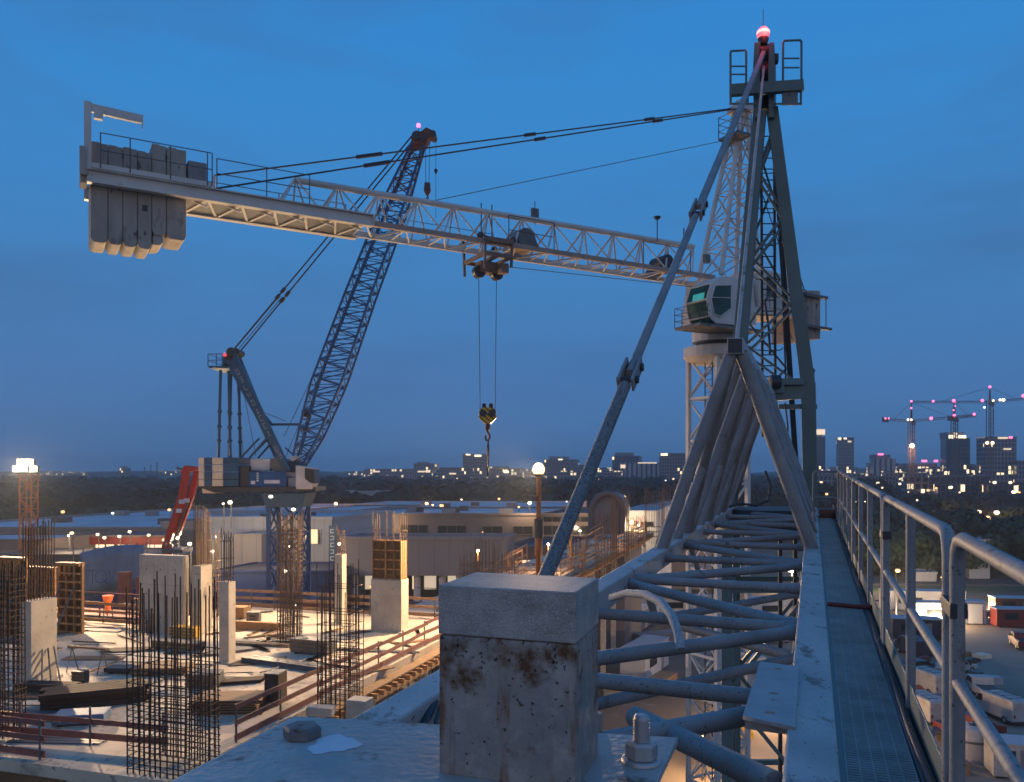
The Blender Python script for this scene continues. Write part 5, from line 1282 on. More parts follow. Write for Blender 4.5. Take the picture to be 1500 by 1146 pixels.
# long brown building and grey box hall
building('parking_block', 'long brown concrete block with recessed dark window bands in the middle distance', 472, 792, 752, 150, 26, M['brownbld'], 'roofpale', plant=6,
    wins=[(505, 541, 768, 781), (586, 627, 769, 782), (641, 683, 770, 782), (706, 736, 771, 783), (752, 780, 771, 783)])
building('parking_block', 'brown window banded block between the orange lamp pole and the arch', 792, 870, 752, 140, 24, M['brownbld'], 'roofdark', plant=3,
    wins=[(796, 834, 757, 765), (796, 834, 770, 784), (838, 862, 757, 765), (838, 862, 770, 784)])
building('warehouse', 'very long pale roofed warehouse behind the brown block', 440, 800, 745, 195, 46, M['roofpale'], plant=5)
gh, fp, zt = building('hall', 'grey windowless hall overhanging a row of white columns and lit shopfronts', 500, 736, 786, 88, 4.5, M['greybld'], 'roofpale', z0=10.6)
def col_(u): return P(u, 0, 89)
for u in (520, 556, 611, 648, 673): MB().tube(V((col_(u).x, 89, 0)), V((col_(u).x, 89, 10.6)), .38, 12).build('hall_column', M['whitebld'], gh)
a, b = col_(505), col_(735)
MB().box(((a.x + b.x) / 2, 93, 5.3), (b.x - a.x, .3, 10.6)).build('back_wall', M['roofdark'], gh)
for u0, u1, mm in ((560, 585, 'Lwin2'), (598, 608, 'Lwin'), (616, 634, 'Lwin2'), (652, 668, 'Lwin2'), (683, 700, 'Lwin'), (525, 545, 'Lwin2')):
    MB().box(((col_(u0).x + col_(u1).x) / 2, 92.8, 9.2), (col_(u1).x - col_(u0).x, .08, 1.5)).build('shop_window', M[mm], gh)
building('hall', 'low dark roofed hall right of the grey hall with a lit strip under its eave', 736, 915, 800, 96, 14, M['brownbld'], 'roofdark',
    wins=[(742, 760, 820, 830, 'Lyel'), (764, 792, 820, 827, 'Lwin'), (800, 830, 822, 829, 'Lwin2')])
# arch
ar = thing('arched_hall', 'brown arched gable end with a thick tube rim and a slanting strut', 'arched hall', V((P(890, 0, 108).x, 108, 0)))
pts = [P(866, 790, 108), P(866, 765, 108)] + [P(889.5 - 23.5 * math.cos(t), 752 - 29 * math.sin(t), 108) for t in [math.pi * k / 14 for k in range(15)]] + [P(911, 765, 108), P(911, 800, 108)]
pts[0] = V((pts[0].x, 108, 0)); pts[-1] = V((pts[-1].x, 108, 0))
MB().path(pts, .42, 10).build('arch_rim', M['brownbld'], ar)
MB().prism([p + V((0, .5, 0)) for p in pts], V((2, 7, 0))).build('vault', M['greybld'], ar)
MB().tube(P(868, 775, 107.4), P(906, 747, 107.4), .22, 8).build('strut', M['brownbld'], ar)
building('block', 'pale block with a dark window row right of the arch', 912, 962, 748, 118, 20, M['whitebld'], 'roofpale', plant=1, wins=[(916, 934, 762, 771), (938, 958, 764, 772), (916, 958, 780, 786)])
building('block', 'dark flat roofed block behind the near jib chord', 950, 1060, 738, 150, 20, M['brownbld'], 'roofpale', plant=2)
# ================================================================ skyline
F1 = facade('facade_brown', (.24, .19, .18), (.05, .05, .06), 2.6, 3.4, .4, .07)
F2 = facade('facade_grey', (.23, .22, .23), (.045, .05, .065), 2.8, 3.6, .42, .08)
F3 = facade('facade_glass', (.09, .10, .12), (.03, .045, .065), 2.4, 3.7, .2, .05)
F4 = facade('facade_stripe', (.36, .35, .38), (.03, .035, .05), 5.2, 400, 1.5, .0)
F5 = facade('facade_low', (.27, .22, .20), (.05, .05, .055), 3.6, 3.8, .6, .18, (1, .78, .48), 1.4)
def tower(label, u0, u1, vt, Y, fac, depth=24, top=None, cap=None, crown=None, kind='tower_block', cat='tower block', wings=None):
    t, fp, z1 = building(kind, label, u0, u1, vt, Y, depth, fac, 'roofdark', cat=cat, group='buildings on the skyline', parapet=1.2, plant=2)
    W = (fp[1] - fp[0]).length
    if top: # narrower top storey
        q = [fp[0].lerp(fp[1], .18), fp[0].lerp(fp[1], .82)]
        h = top / F * Y
        MB().hexa([V((q[0].x, q[0].y + 3, z1)), V((q[1].x, q[1].y + 3, z1)), V((q[1].x, q[1].y + depth * .8, z1)), V((q[0].x, q[0].y + depth * .8, z1)), V((q[0].x, q[0].y + 3, z1 + h)), V((q[1].x, q[1].y + 3, z1 + h)), V((q[1].x, q[1].y + depth * .8, z1 + h)), V((q[0].x, q[0].y + depth * .8, z1 + h))]).build('top_storey', M['greybld'], t)
    for (a, b, va, vb, mm) in (cap or ()):
        A, B_ = P(a, va, Y - .4), P(b, vb, Y - .4)
        MB().box(((A.x + B_.x) / 2, Y - .4, (A.z + B_.z) / 2), (B_.x - A.x, .5, A.z - B_.z)).build('light_band', M[mm], t)
    return t
SK = M
tower('dark slab tower left of the hanging sling with two white roof signs', 678, 706, 665, 900, F1, cap=[(683, 689, 665.5, 667, 'Lcity'), (695, 705, 666.5, 669, 'Lcity')])
tower('small flat block with red roof lights farther left on the skyline', 606, 631, 679, 1000, F2, top=2, cap=[(612, 630, 690, 692, 'Lwin')])
tower('long low block left of the small red lit block', 536, 608, 687, 1100, F5, cap=[(546, 556, 690, 692, 'Lwin')])
tower('low block just left of the dark slab tower', 655, 682, 685, 850, F1, cap=[(658, 668, 693, 695, 'Lwin')])
tower('low pale block right of the dark slab tower', 706, 762, 686, 1000, F5, cap=[(738, 745, 690, 693, 'Lcity')])
tower('stepped brown block right behind the orange lamp', 796, 842, 673, 1000, F1, top=4, cap=[(818, 824, 672.5, 674, 'Lcity')])
tower('lower wide block right of the stepped brown one', 838, 864, 681, 980, F2)
tower('long podium block behind the orange lamp', 770, 868, 690, 900, F5)
tower('dark block with a pink lit crown left of the near pendant', 897, 936, 668, 950, F3, top=5)
tower('wide pale colonnaded block with bright corner sign', 908, 965, 678, 880, F4, cap=[(909, 916, 681, 686, 'Lwin'), (934, 962, 677.6, 679, 'Lwin')])
tower('low pale block left of the colonnaded block', 884, 910, 690, 860, F5)
tower('brown slab with white sign at its upper left, right end of the middle skyline', 966, 1003, 664, 820, F1, cap=[(968, 978, 664.6, 667.5, 'Lcity')])
tower('slim tower with a bright golden crown beside the jib head leg', 1195, 1209, 640, 900, F3, 12, cap=[(1195.5, 1208.5, 629, 637, 'Lwin')], top=11)
tower('dark slim tower with white specks along its roof', 1227, 1251, 641, 900, F2, 18, cap=[(1228, 1232, 641.5, 643.5, 'Lcity'), (1236, 1240, 641.5, 643.5, 'Lcity'), (1242, 1247, 646, 648, 'Lwin')])
tower('white striped tower with a pink roof sign', 1279, 1312, 672, 800, F4, 22, top=6, cap=[(1286, 1294, 664.5, 667, 'Lpink')])
tower('grey block behind the white striped tower', 1273, 1316, 678, 860, F2)
tower('low long block behind the shorter far crane mast', 1318, 1388, 684, 760, F5, cap=[(1350, 1358, 674, 677, 'Lpink'), (1368, 1374, 674, 677, 'Lpink'), (1345, 1349, 684, 686, 'Lcity')], top=5)
tower('dark glass tower with a bright yellow crown', 1386, 1421, 642, 700, F3, 22, top=9, cap=[(1390, 1397, 637.5, 642.5, 'Lcity'), (1397.5, 1402, 634, 642, 'Lwin'), (1403, 1415, 638, 642, 'Lcity')])
tower('broad grey tower behind the taller far crane mast', 1443, 1489, 640, 650, F2, 26, top=0, cap=[(1462, 1476, 640.5, 643, 'Lwin'), (1478, 1483, 639.5, 642.5, 'Lpink'), (1470, 1481, 657, 659, 'Lwin')])
tower('grey block cut by the right edge of the frame', 1489, 1520, 675, 640, F2)
tower('wide low hall with columns below the shorter far crane', 1330, 1378, 700, 420, F5, 20, cap=[(1350, 1354, 717, 722, 'Lcity'), (1358, 1364, 717, 720, 'Lwin')])
tower('dark glazed low building in the right middle distance', 1374, 1448, 698, 400, F3, 20, cap=[(1390, 1394, 713, 716, 'Lcity')])
tower('dark flat building at the right frame edge', 1448, 1530, 708, 380, F3, 20)
tower('long low block right of the tower head leg', 1198, 1280, 694, 700, F5)
tower('small dark block between the two far cranes', 1424, 1434, 682, 700, F2, 8, top=2)
tower('distant chimney block on the left horizon', 174, 186, 686, 1300, F1, 8, top=3)
for u, vt, txt in ((230, 677, 'thin chimney on the left horizon'), (221, 681, 'shorter mast left of the thin chimney'), (212, 684, 'faint pole at the left horizon')):
    a = P(u, vt, 1300); o = MB().tube(V((a.x, 1300, 0)), a, 1.6 if u == 230 else .7, 8, .9).build('chimney', M['roofdark']); tag(o, txt, 'chimney')
for k in range(16):
    u = rnd.uniform(-20, 520); w = rnd.uniform(20, 60)
    tower('faint low block far off on the left horizon', u, u + w, rnd.uniform(690, 693), rnd.uniform(1500, 1900), rnd.choice((F5, F2)))
for k in range(10):
    u = rnd.uniform(1200, 1500); w = rnd.uniform(20, 50)
    tower('faint low block far off behind the right skyline', u, u + w, rnd.uniform(684, 692), rnd.uniform(1200, 1500), rnd.choice((F5, F2)))
rr_ = random.Random(21)
for k in range(15):
    u = 540 + 31 * k + rr_.uniform(-10, 10); w = rr_.uniform(22, 44)
    tower('pale low block in the hazy row along the middle skyline', u, u + w, rr_.uniform(683, 691), rr_.uniform(1020, 1300), rr_.choice((F5, F5, F1, F2)), 20)
for k in range(10):
    u = 1200 + 32 * k + rr_.uniform(-10, 10); w = rr_.uniform(22, 50)
    tower('low dim block in the row under the right skyline', u, u + w, rr_.uniform(688, 698), rr_.uniform(520, 700), rr_.choice((F5, F5, F1, F2)), 20)
building('warehouse', 'pale roof showing among the trees right of the blue crane', 495, 560, 719, 330, 20, M['cladwhite']); building('warehouse', 'longer pale roof among the trees above the grey hall', 575, 640, 722, 320, 20, M['cladwhite'])
building('warehouse', 'pale roof among the right grove trees behind the handrail', 1338, 1372, 838, 160, 5, M['cladwhite']); building('warehouse', 'small white house front among the right grove trees', 1420, 1450, 790, 164, 6, M['cladwhite'])
# ================================================================ far tower cranes
def far_crane(label, u, vtop, vjib, ul, ur, Y, lamps, vl=None, vr=None, tail=None):
    b = P(u, 0, Y); t = thing('tower_crane', label, 'tower crane', V((b.x, Y, 0)), 'far tower cranes at the right')
    k = Y / F; w = 3.2 * k
    m = MB()
    for dx in (-w, w):
        for dy in (-w, w): m.beam(V((b.x + dx, Y + dy, 0)), V((b.x + dx, Y + dy, P(u, vjib, Y).z)), .7 * k * 1.4, .7 * k * 1.4)
    m.build('mast', M['brownbld'], t)
    m = MB(); n = 24; zt_ = P(u, vjib, Y).z
    for i in range(n):
        z0_, z1_ = zt_ * i / n, zt_ * (i + 1) / n
        m.beam(V((b.x - w, Y - w, z0_)), V((b.x + w, Y - w, z1_)), .5 * k, .5 * k).beam(V((b.x + w, Y - w, z1_)), V((b.x - w, Y - w, z1_)), .5 * k, .5 * k)
    m.build('mast_brace', M['brownbld'], t)
    MB().tube(P(u, vjib, Y), P(u, vtop, Y), 1.6 * k, 6, .7 * k).build('head', M['redbrown'], t)
    vl = vl or vjib; vr = vr or vjib
    for e, ve in ((ul, vl), (ur, vr)):
        m = MB()
        a, c = P(u, vjib, Y), P(e, ve, Y)
        m.beam(a, c, 1.0 * k, 1.0 * k).beam(a - V((0, 0, 2.6 * k)), c - V((0, 0, 2.6 * k)), .7 * k, .7 * k)
        n = max(4, int(abs(e - u) / 6))
        for i in range(n):
            p, q = a.lerp(c, i / n), a.lerp(c, (i + 1) / n); m.beam(p, q - V((0, 0, 2.6 * k)), .45 * k, .45 * k)
        m.tube(P(u, vtop + 2, Y), a.lerp(c, .62), .25 * k, 4)
        m.build('jib', M['brownbld'], t)
    tl = tail if tail is not None else ul
    MB().box(P(tl + (3 if tl < u else -3), (vl if tl == ul else vr) + 2, Y), (8 * k, 4 * k, 7 * k)).build('counterweight', M['roofdark'], t)
    MB().box(P(u + 3, vjib + 4, Y), (5 * k, 4 * k, 5 * k)).build('cab', M['greybld'], t)
    for i, (x, y, mm, r) in enumerate(lamps): MB().sphere(P(x, y, Y - 2), r * k, 10).build('lamp', M[mm], t)
far_crane('shorter far tower crane with pink lamps and a white floodlight on its mast', 1335, 588, 616, 1294, 1428, 420,
          [(1335, 588, 'Lpink', 1.6), (1335, 598, 'Lpink', 1.4), (1297, 613, 'Lpink', 1.5), (1302, 613, 'Lpink', 1.2), (1330, 615, 'Lwhite', 1.6), (1335, 615, 'Lcity', 1.6), (1364, 613, 'Lpink', 2.4), (1427, 607, 'Lpink', 2), (1336, 653, 'Lwhite', 3.4)], vl=613, vr=607)
far_crane('tallest far tower crane reaching past the right frame edge', 1450, 566, 588, 1335, 1512, 480,
          [(1450, 567, 'Lpink', 2), (1439, 587, 'Lpink', 2.2), (1367, 588, 'Lpink', 1.8), (1397, 587, 'Lpink', 2.2), (1470, 586, 'Lwhite', 2.2), (1465, 586, 'Lwhite', 1.8), (1499, 580, 'Lpink', 2.4), (1455, 587, 'Lcity', 1.6), (1442, 597, 'Lcyan', 1.6), (1446, 649, 'Lcity', 2.4), (1454, 649, 'Lcity', 2.4)], vl=588, vr=582, tail=1512)
far_crane('far tower crane seen end on between the other two', 1398, 586, 612, 1390, 1430, 560,
          [(1398, 609, 'Lpink', 2.2), (1397, 601, 'Lpink', 1.2), (1399, 595, 'Lpink', 1.0), (1399, 589, 'Lpink', 1.2)], vl=611, vr=608)
# ================================================================ lamps
def street_lamp(label, u, v, Y, mm='Lorange', r=2.0, group='street lamps beyond the site', cat='street lamp', name='street_lamp'):
    h = P(u, v, Y); k = Y / F; t = thing(name, label, cat, V((h.x, Y, 0)), group)
    rr = max(.10, r * k)
    MB().tube(V((h.x + rr * .0, Y + rr + .1, 0)), V((h.x, Y + rr + .1, h.z + rr * .6)), .09, 6, .06).tube(V((h.x, Y + rr + .1, h.z + rr * .6)), V((h.x, Y, h.z + rr * 1.1)), .05, 5).build('pole', M['dark'], t)
    MB().sphere(h, rr, 10, .8).build('lantern', M[mm], t)
    MB().lathe(h + V((0, 0, rr * .72)), [(rr * .95, 0), (rr * .6, rr * .3), (.03, rr * .4)], 10).build('hood', M['dark'], t)
    return t
for a in (('orange street lamp at the far left edge of the trees', 92, 750, 175, 'Lorange', 2.6), ('white yard lamp above the long left warehouse', 165, 752, 165, 'Lcyan', 2.0), ('pair lamp in the trees left of the red boom', 194, 726, 300, 'Lcity', 1.6),
          ('faint lamp on a pole in the trees near the red boom', 215, 733, 300, 'Lorange', 1.6), ('orange lamp just left of the red boom', 248, 747, 160, 'Lorange', 2.4), ('orange lamp above the warehouse right of the blue mast', 492, 738, 190, 'Lorange', 2.8),
          ('orange lamp over the brown block, left of centre', 586, 741, 200, 'Lorange', 2.2), ('brighter orange lamp over the brown block', 625, 738, 190, 'Lorange', 2.6), ('orange lamp with a blue companion over the brown block', 647, 741, 185, 'Lorange', 3.0), ('small blue white lamp over the brown block', 606, 745, 190, 'Lcyan', 1.3),
          ('small lamp left of the orange lamp pair', 634, 740, 190, 'Lorange', 1.5), ('small white lamp in the trees, centre', 676, 732, 260, 'Lcity', 1.4), ('orange lamp on a tall pole left of the glowing pole lamp', 731, 731, 210, 'Lorange', 1.9), ('white lamp low before the glowing pole lamp', 713, 744, 190, 'Lcyan', 1.4),
          ('warm lamp right beside the glowing pole lamp', 776, 737, 150, 'Lcity', 2.8), ('dim orange lamp left of the glowing pole lamp', 760, 743, 160, 'Lorange', 1.8), ('white lamp right of the sleeved pendant bar', 901, 728, 240, 'Lwhite', 3.0), ('warm lamp beside the white one right of the sleeved bar', 913, 729, 235, 'Lcity', 4.0),
          ('small lamp in the trees right of the sleeved bar', 945, 730, 260, 'Lcity', 1.4), ('tiny lamp above the arch', 830, 735, 220, 'Lcyan', 1.2), ('small lamp in the dark trees above the grey hall', 532, 726, 320, 'Lcity', 1.4), ('faint lamp in the trees near the skyline slab', 652, 710, 420, 'Lcity', 1.2),
          ('red tail lamp over the brown block, leftmost', 519, 744, 190, 'Lred', 1.6), ('red tail lamp over the brown block, middle one', 534, 742, 190, 'Lred', 1.8), ('red tail lamp over the brown block, rightmost', 553, 742, 190, 'Lred', 1.6),
          ('yellow box lamp on the roof edge of the white block', 483, 756, 110, 'Lcity', 3.2), ('yellow box lamp on the brown block roof', 525, 752, 150, 'Lcity', 3.0), ('warm lamp at the end of the walkway beyond the handrail', 1211, 724, 200, 'Lorange', 2.0), ('lamp above the far handrail', 1286, 708, 420, 'Lwhite', 2.2), ('warm lamp above the handrail beside it', 1318, 709, 420, 'Lcity', 2.0), ('small lamp over the handrail, upper', 1318, 702, 450, 'Lcity', 1.2),
          ('orange lamp between two rail posts', 1287, 777, 180, 'Lorange', 2.4), ('starry warm lamp beside the handrail posts', 1315, 836, 120, 'Lorange', 3.6), ('warm lamp before the dark trees at the right', 1364, 751, 260, 'Lorange', 2.8), ('white lamp on the dark glazed building', 1393, 714, 390, 'Lcity', 2.6),
          ('left lamp of the bright pair at the right', 1434, 750, 230, 'Lcity', 3.2), ('right lamp of the bright pair at the right', 1460, 751, 230, 'Lcity', 3.8), ('middle low lamp of the bright group at the right', 1447, 759, 225, 'Lorange', 3.6), ('lamp over the dark flat building', 1457, 707, 370, 'Lcity', 2.6), ('second lamp over the dark flat building', 1480, 707, 370, 'Lcity', 2.4), ('lamp near the right frame edge', 1485, 721, 320, 'Lcity', 3.0), ('small lamp low in the right trees', 1379, 846, 130, 'Lorange', 1.2)):
    street_lamp(*a)
for i, (x, y, txt) in enumerate(((143, 783, 'leftmost globe lamp of the red fascia store'), (153, 788, 'large globe lamp under the red fascia'), (175, 786, 'large globe lamp in the middle of the red fascia'), (190, 779, 'high globe lamp at the middle of the store roof'), (218, 784, 'globe lamp at the right end of the red fascia'), (240, 791, 'globe lamp at the foot of the red boom'), (260, 788, 'globe lamp just right of the red boom'), (105, 781, 'globe lamp left of the red fascia'), (278, 797, 'lit work lamp left of the lit rebar'), (311, 808, 'lit work lamp right of the lit rebar'))):
    street_lamp(txt, x, y, 108 if i < 6 else 80, 'Lwarm', 2.4 if i < 6 else 2.8, 'globe lamps round the store', 'globe lamp', 'globe_lamp')
lr_ = random.Random(9)
for k in range(26):
    u = lr_.uniform(0, 960); Y = lr_.uniform(84, 150); v = V0 + (CZ - lr_.uniform(5.5, 11.5)) * F / Y
    street_lamp('small warm lamp among the low roofs behind the site', u, v, Y, lr_.choice(('Lorange', 'Lwarm', 'Lcity')), lr_.uniform(.9, 1.9), 'small lamps among the low roofs', 'lamp')
for k in range(24):
    u = lr_.uniform(1230, 1500); Y = lr_.uniform(230, 420); v = V0 + (CZ - lr_.uniform(9, 15)) * F / Y
    street_lamp('small lamp twinkling among the buildings and trees at the right', u, v, Y, lr_.choice(('Lorange', 'Lcity', 'Lcity')), lr_.uniform(.9, 1.8), 'small lamps at the right', 'lamp')
for k in range(20):
    u = lr_.uniform(0, 1000); Y = lr_.uniform(330, 700); v = V0 + (CZ - lr_.uniform(11, 14)) * F / Y
    street_lamp('tiny lamp showing through the dark woods', u, v, Y, lr_.choice(('Lorange', 'Lcity', 'Lcyan')), lr_.uniform(.7, 1.2), 'tiny lamps in the woods', 'lamp')
# left lattice lamp mast
lt = P(42, 688, 60); lm = thing('lamp_mast', 'orange lit lattice lamp mast with a bright flood lamp at the left', 'lamp mast', V((lt.x, 60, 0)))
m_o = mat('mast_orange', (.42, .13, .05), .6)
cs = [(-.42, -.42), (.42, -.42), (.42, .42), (-.42, .42)]
for a, b in cs: MB().tube(V((lt.x + a, 60 + b, 0)), V((lt.x + a, 60 + b, lt.z - .35)), .06, 6).build('mast_leg', m_o, lm)
m = MB(); n = 26
for k in range(n):
    z0_, z1_ = (lt.z - .4) * k / n, (lt.z - .4) * (k + 1) / n
    for i in range(4):
        a, b = cs[i], cs[(i + 1) % 4]
        if (k + i) % 2: a, b = b, a
        m.tube(V((lt.x + a[0], 60 + a[1], z0_)), V((lt.x + b[0], 60 + b[1], z1_)), .035, 5).tube(V((lt.x + a[0], 60 + a[1], z1_)), V((lt.x + b[0], 60 + b[1], z1_)), .03, 5)
m.build('mast_brace', m_o, lm)
MB().box(lt + V((0, 0, -.3)), (1.3, 1.1, .08)).build('head_frame', M['steel'], lm)
for k, (dx, dy, dz) in enumerate(((-.62, -.5, .05), (.62, -.5, .05), (0, -.62, .07), (-.32, -.45, .53), (.32, -.45, .53))):
    h = MB().box(lt + V((dx, dy + .2, dz)), (.5, .3, .42)).build('flood_lamp', M['dark'], lm)
    MB().box(lt + V((dx, dy + .03, dz)), (.54, .03, .44)).build('lens', M['Lwhite'], h)
# orange pole lamp behind the post
pt = P(789, 688, 48); pm_ = thing('pole_lamp', 'glowing orange pole lamp standing behind the rusty post', 'pole lamp', V((pt.x, 48, DECK)))
m = MB().prof(V((pt.x, 48, DECK)), V((pt.x, 48, pt.z - .35)), [(0, .17), (.42, .17), (.421, .22), (.62, .22), (.621, .15), (1, .11)], 12); m.build('pole', mat('pole_rust', (.32, .12, .05), .6, 0, .3, 3), pm_)
MB().tube(V((pt.x, 48, 18.0)), V((pt.x, 48, 19.1)), .27, 12).build('junction_box', M['dark'], pm_)
MB().box(V((pt.x - .12, 47.75, 20.3)), (.16, .12, .3)).build('junction_box', M['redbrown'], pm_)
m = MB()
for k in range(26): m.prof(V((pt.x, 48, 18.3 + .13 * k)), V((pt.x, 48, 18.36 + .13 * k)), [(0, .15), (1, .16)], 10)
m.build('rung_ring', mat('ring_orange', (.42, .14, .05), .5), pm_)
MB().lathe(V((pt.x, 48, pt.z)), [(.12, -.42), (.27, -.34), (.27, -.26)], 14).build('lamp_head', M['dark'], pm_)
MB().sphere(pt, .36, 16).build('lens', M['Lwarm'], pm_)
# floodlight under the blue crane
ft_ = P(337, 737, 86); street_lamp('bright white flood lamp on a pole below the ballast of the blue crane', 337, 736, 86, 'Lwhite', 3.4, None, 'flood lamp', 'flood_lamp'); street_lamp('small lamp left beside the flood lamp below the ballast', 327, 738, 86, 'Lwarm', 1.8, None, 'flood lamp', 'flood_lamp')
for u, v, d_, txt in ((407, 727, -1.5, 0), (439, 745, -1.3, 0)):
    pass
for u, v, d_ in ((407, 726.5, -1.6), (438, 745, -1.4)):
    h = MB().box(B(u, v - 1.5, d_ + .12), (.3, .25, .22)).build('work_lamp', M['dark'], bc_)
    MB().sphere(B(u, v, d_), .15, 10, .7).build('lens', M['Lwhite'], h)
for u, v, Y, txt in ((418, 837, 40, 'small bulb tied to the tall lit rebar column'), (497, 797, 44.5, 'small bulb on top of the thin pale column'), (432, 887, 50, 'small bulb on the back guard rail')):
    p = P(u, v, Y); t = thing('bulb', txt, 'work bulb', p); MB().sphere(p, .085, 8).build('globe', M['Lwhite'], t); MB().tube(p + V((0, 0, .06)), p + V((0, 0, .2)), .04, 6).tube(p + V((0, .0, .2)), p + V((.1, .3, .35)), .012, 4).build('holder', M['dark'], t)
# ================================================================ trees
def crown_arrays(seed, n, leaf, lobes=7):
    r = np.random.RandomState(seed)
    lc = np.column_stack([r.uniform(-.55, .55, lobes), r.uniform(-.55, .55, lobes), r.uniform(.25, .82, lobes)]); lc[0] = (0, 0, .72)
    lr = r.uniform(.24, .42, lobes)
    k = r.randint(0, lobes, n); d = r.normal(size=(n, 3)); d /= np.linalg.norm(d, axis=1)[:, None]
    c = lc[k] + d * (lr[k] * r.uniform(.55, 1.05, n) ** .5)[:, None] * np.array([1, 1, .72])
    dj = d + r.normal(size=(n, 3)) * .22; a = np.cross(dj, r.normal(size=(n, 3))); a /= np.linalg.norm(a, axis=1)[:, None]
    b = np.cross(a, dj); b /= np.linalg.norm(b, axis=1)[:, None]
    s = leaf * r.uniform(.6, 1.3, n)[:, None]
    return np.stack([c - a * s - b * s * .6, c + a * s * .3 - b * s, c + a * s + b * s * .6, c - a * s * .3 + b * s], 1)  # n,4,3
def mesh_np(name, quads, m):
    n = len(quads); me = bpy.data.meshes.new(name); me.vertices.add(n * 4); me.loops.add(n * 4); me.polygons.add(n)
    me.vertices.foreach_set('co', quads.reshape(-1).astype(np.float32)); me.loops.foreach_set('vertex_index', np.arange(n * 4, dtype=np.int32))
    me.polygons.foreach_set('loop_start', np.arange(0, n * 4, 4, dtype=np.int32)); me.polygons.foreach_set('loop_total', np.full(n, 4, dtype=np.int32))
    me.materials.append(m); me.update(); me.validate(); return me
def tree_proto(seed, m):
    t = local('tree', 'tree', 'tree')
    me = mesh_np('crown', crown_arrays(seed, 1500, .055, 9), m)
    c = bpy.data.objects.new('crown', me); COL.objects.link(c); c.parent = t; ORG[c.name] = V((0, 0, 0))
    tr = MB().tube((0, 0, 0), (0.01, 0, .34), .028, 7, .018); r = random.Random(seed)
    for k in range(5):
        a = 1.25 * k; tr.tube((.005, 0, .2 + .03 * k), (.3 * math.cos(a), .3 * math.sin(a), .5 + .06 * k), .012, 5, .004)
    tr.build('trunk', M['bark'], t, loc=None)
    return t
protos = [tree_proto(3, M['leaf1']), tree_proto(8, M['leaf2']), tree_proto(14, M['leaf1'])]
spots = []
tr_r = random.Random(5)
for k, (u, Y, h) in enumerate(((1275, 175, 11), (1300, 205, 12), (1322, 170, 10), (1345, 190, 13), (1368, 178, 11), (1390, 200, 13), (1412, 168, 10), (1300, 172, 9), (1428, 188, 12), (1452, 200, 11), (1475, 178, 11), (1498, 190, 12), (1335, 235, 13), (1380, 240, 14), (1410, 250, 13), (1440, 170, 8), (1285, 240, 13), (1515, 172, 10), (1240, 200, 11), (1262, 230, 12), (1488, 230, 12), (1465, 250, 12), (1355, 168, 9),
                               (20, 205, 12), (70, 215, 13), (118, 200, 11), (160, 210, 13), (205, 225, 14), (250, 220, 12), (-20, 210, 13), (330, 240, 13), (372, 250, 12), (520, 250, 12), (560, 245, 11), (610, 255, 13), (660, 248, 12), (700, 260, 12), (745, 250, 13), (810, 245, 12), (850, 255, 12), (930, 250, 13), (970, 240, 12), (1005, 250, 12))):
    x = (u - U0) / F * Y
    side = 'right' if u > 1100 else ('left' if u < 400 else 'middle')
    txt = {'right': 'dark leafy tree in the grove beyond the yard, seen over the handrail', 'left': 'dark tree along the near edge of the left woods', 'middle': 'dark tree along the near edge of the woods before the skyline'}[side]
    pr = protos[k % 3]; w = h * tr_r.uniform(.75, 1.0)
    o = pr if k < 3 else copy_tree(pr, None)
    o.location = (x, Y, 0); o.scale = (w, w, h); o.rotation_euler = (0, 0, tr_r.uniform(0, 6))
    tag(o, txt, 'tree', {'right': 'grove trees at the right', 'left': 'edge trees of the left woods', 'middle': 'edge trees of the middle woods'}[side])
wq = []; r = np.random.RandomState(4)
cr_ = [crown_arrays(20 + k, 260, .16, 6) for k in range(5)]
tot = 0
for band, (Ya, Yb, n, uu0, uu1) in enumerate(((250, 420, 330, -220, 1260), (250, 700, 260, 1180, 1720), (420, 700, 420, -220, 1260), (700, 1150, 420, -220, 1300))):
    Y = r.uniform(Ya, Yb, n); u = r.uniform(uu0, uu1, n); h = r.uniform(9, 14.5, n) * (1.05 if band != 1 else .8)
    for y, uu, hh, k in zip(Y, u, h, r.randint(0, 5, n)):
        q = cr_[k]
        if y > 420: q = q[:170]
        sc_xy = hh * r.uniform(.9, 1.35); a = r.uniform(0, 6.28); R2 = np.array([[math.cos(a), -math.sin(a), 0], [math.sin(a), math.cos(a), 0], [0, 0, 1]])
        wq.append((q @ R2.T) * np.array([sc_xy, sc_xy, hh]) + np.array([(uu - U0) / F * y, y, 0]))
me = mesh_np('woodland', np.concatenate(wq), M['wood']); wo = bpy.data.objects.new('woodland', me); COL.objects.link(wo)
tag(wo, 'dark woodland stretching to the skyline', 'woodland', kind='stuff')
# far low ridge of woods near the horizon
vs = []; fs = []; n = 160
for k in range(n + 1):
    x = -2600 + 5200 * k / n; z = 12 + 3.5 * math.sin(k * .7) + 3 * rnd.random()
    for y, zz in ((1500, 0), (1560, z), (1900, z + 2), (2600, 4)): vs.append(V((x, y, zz)))
for k in range(n):
    for j in range(3): fs.append((k * 4 + j, k * 4 + 4 + j, k * 4 + 5 + j, k * 4 + 1 + j))
tag(MB().add(vs, fs, True).build('hills', M['wood'], loc=(0, 0, 0)), kind='structure')
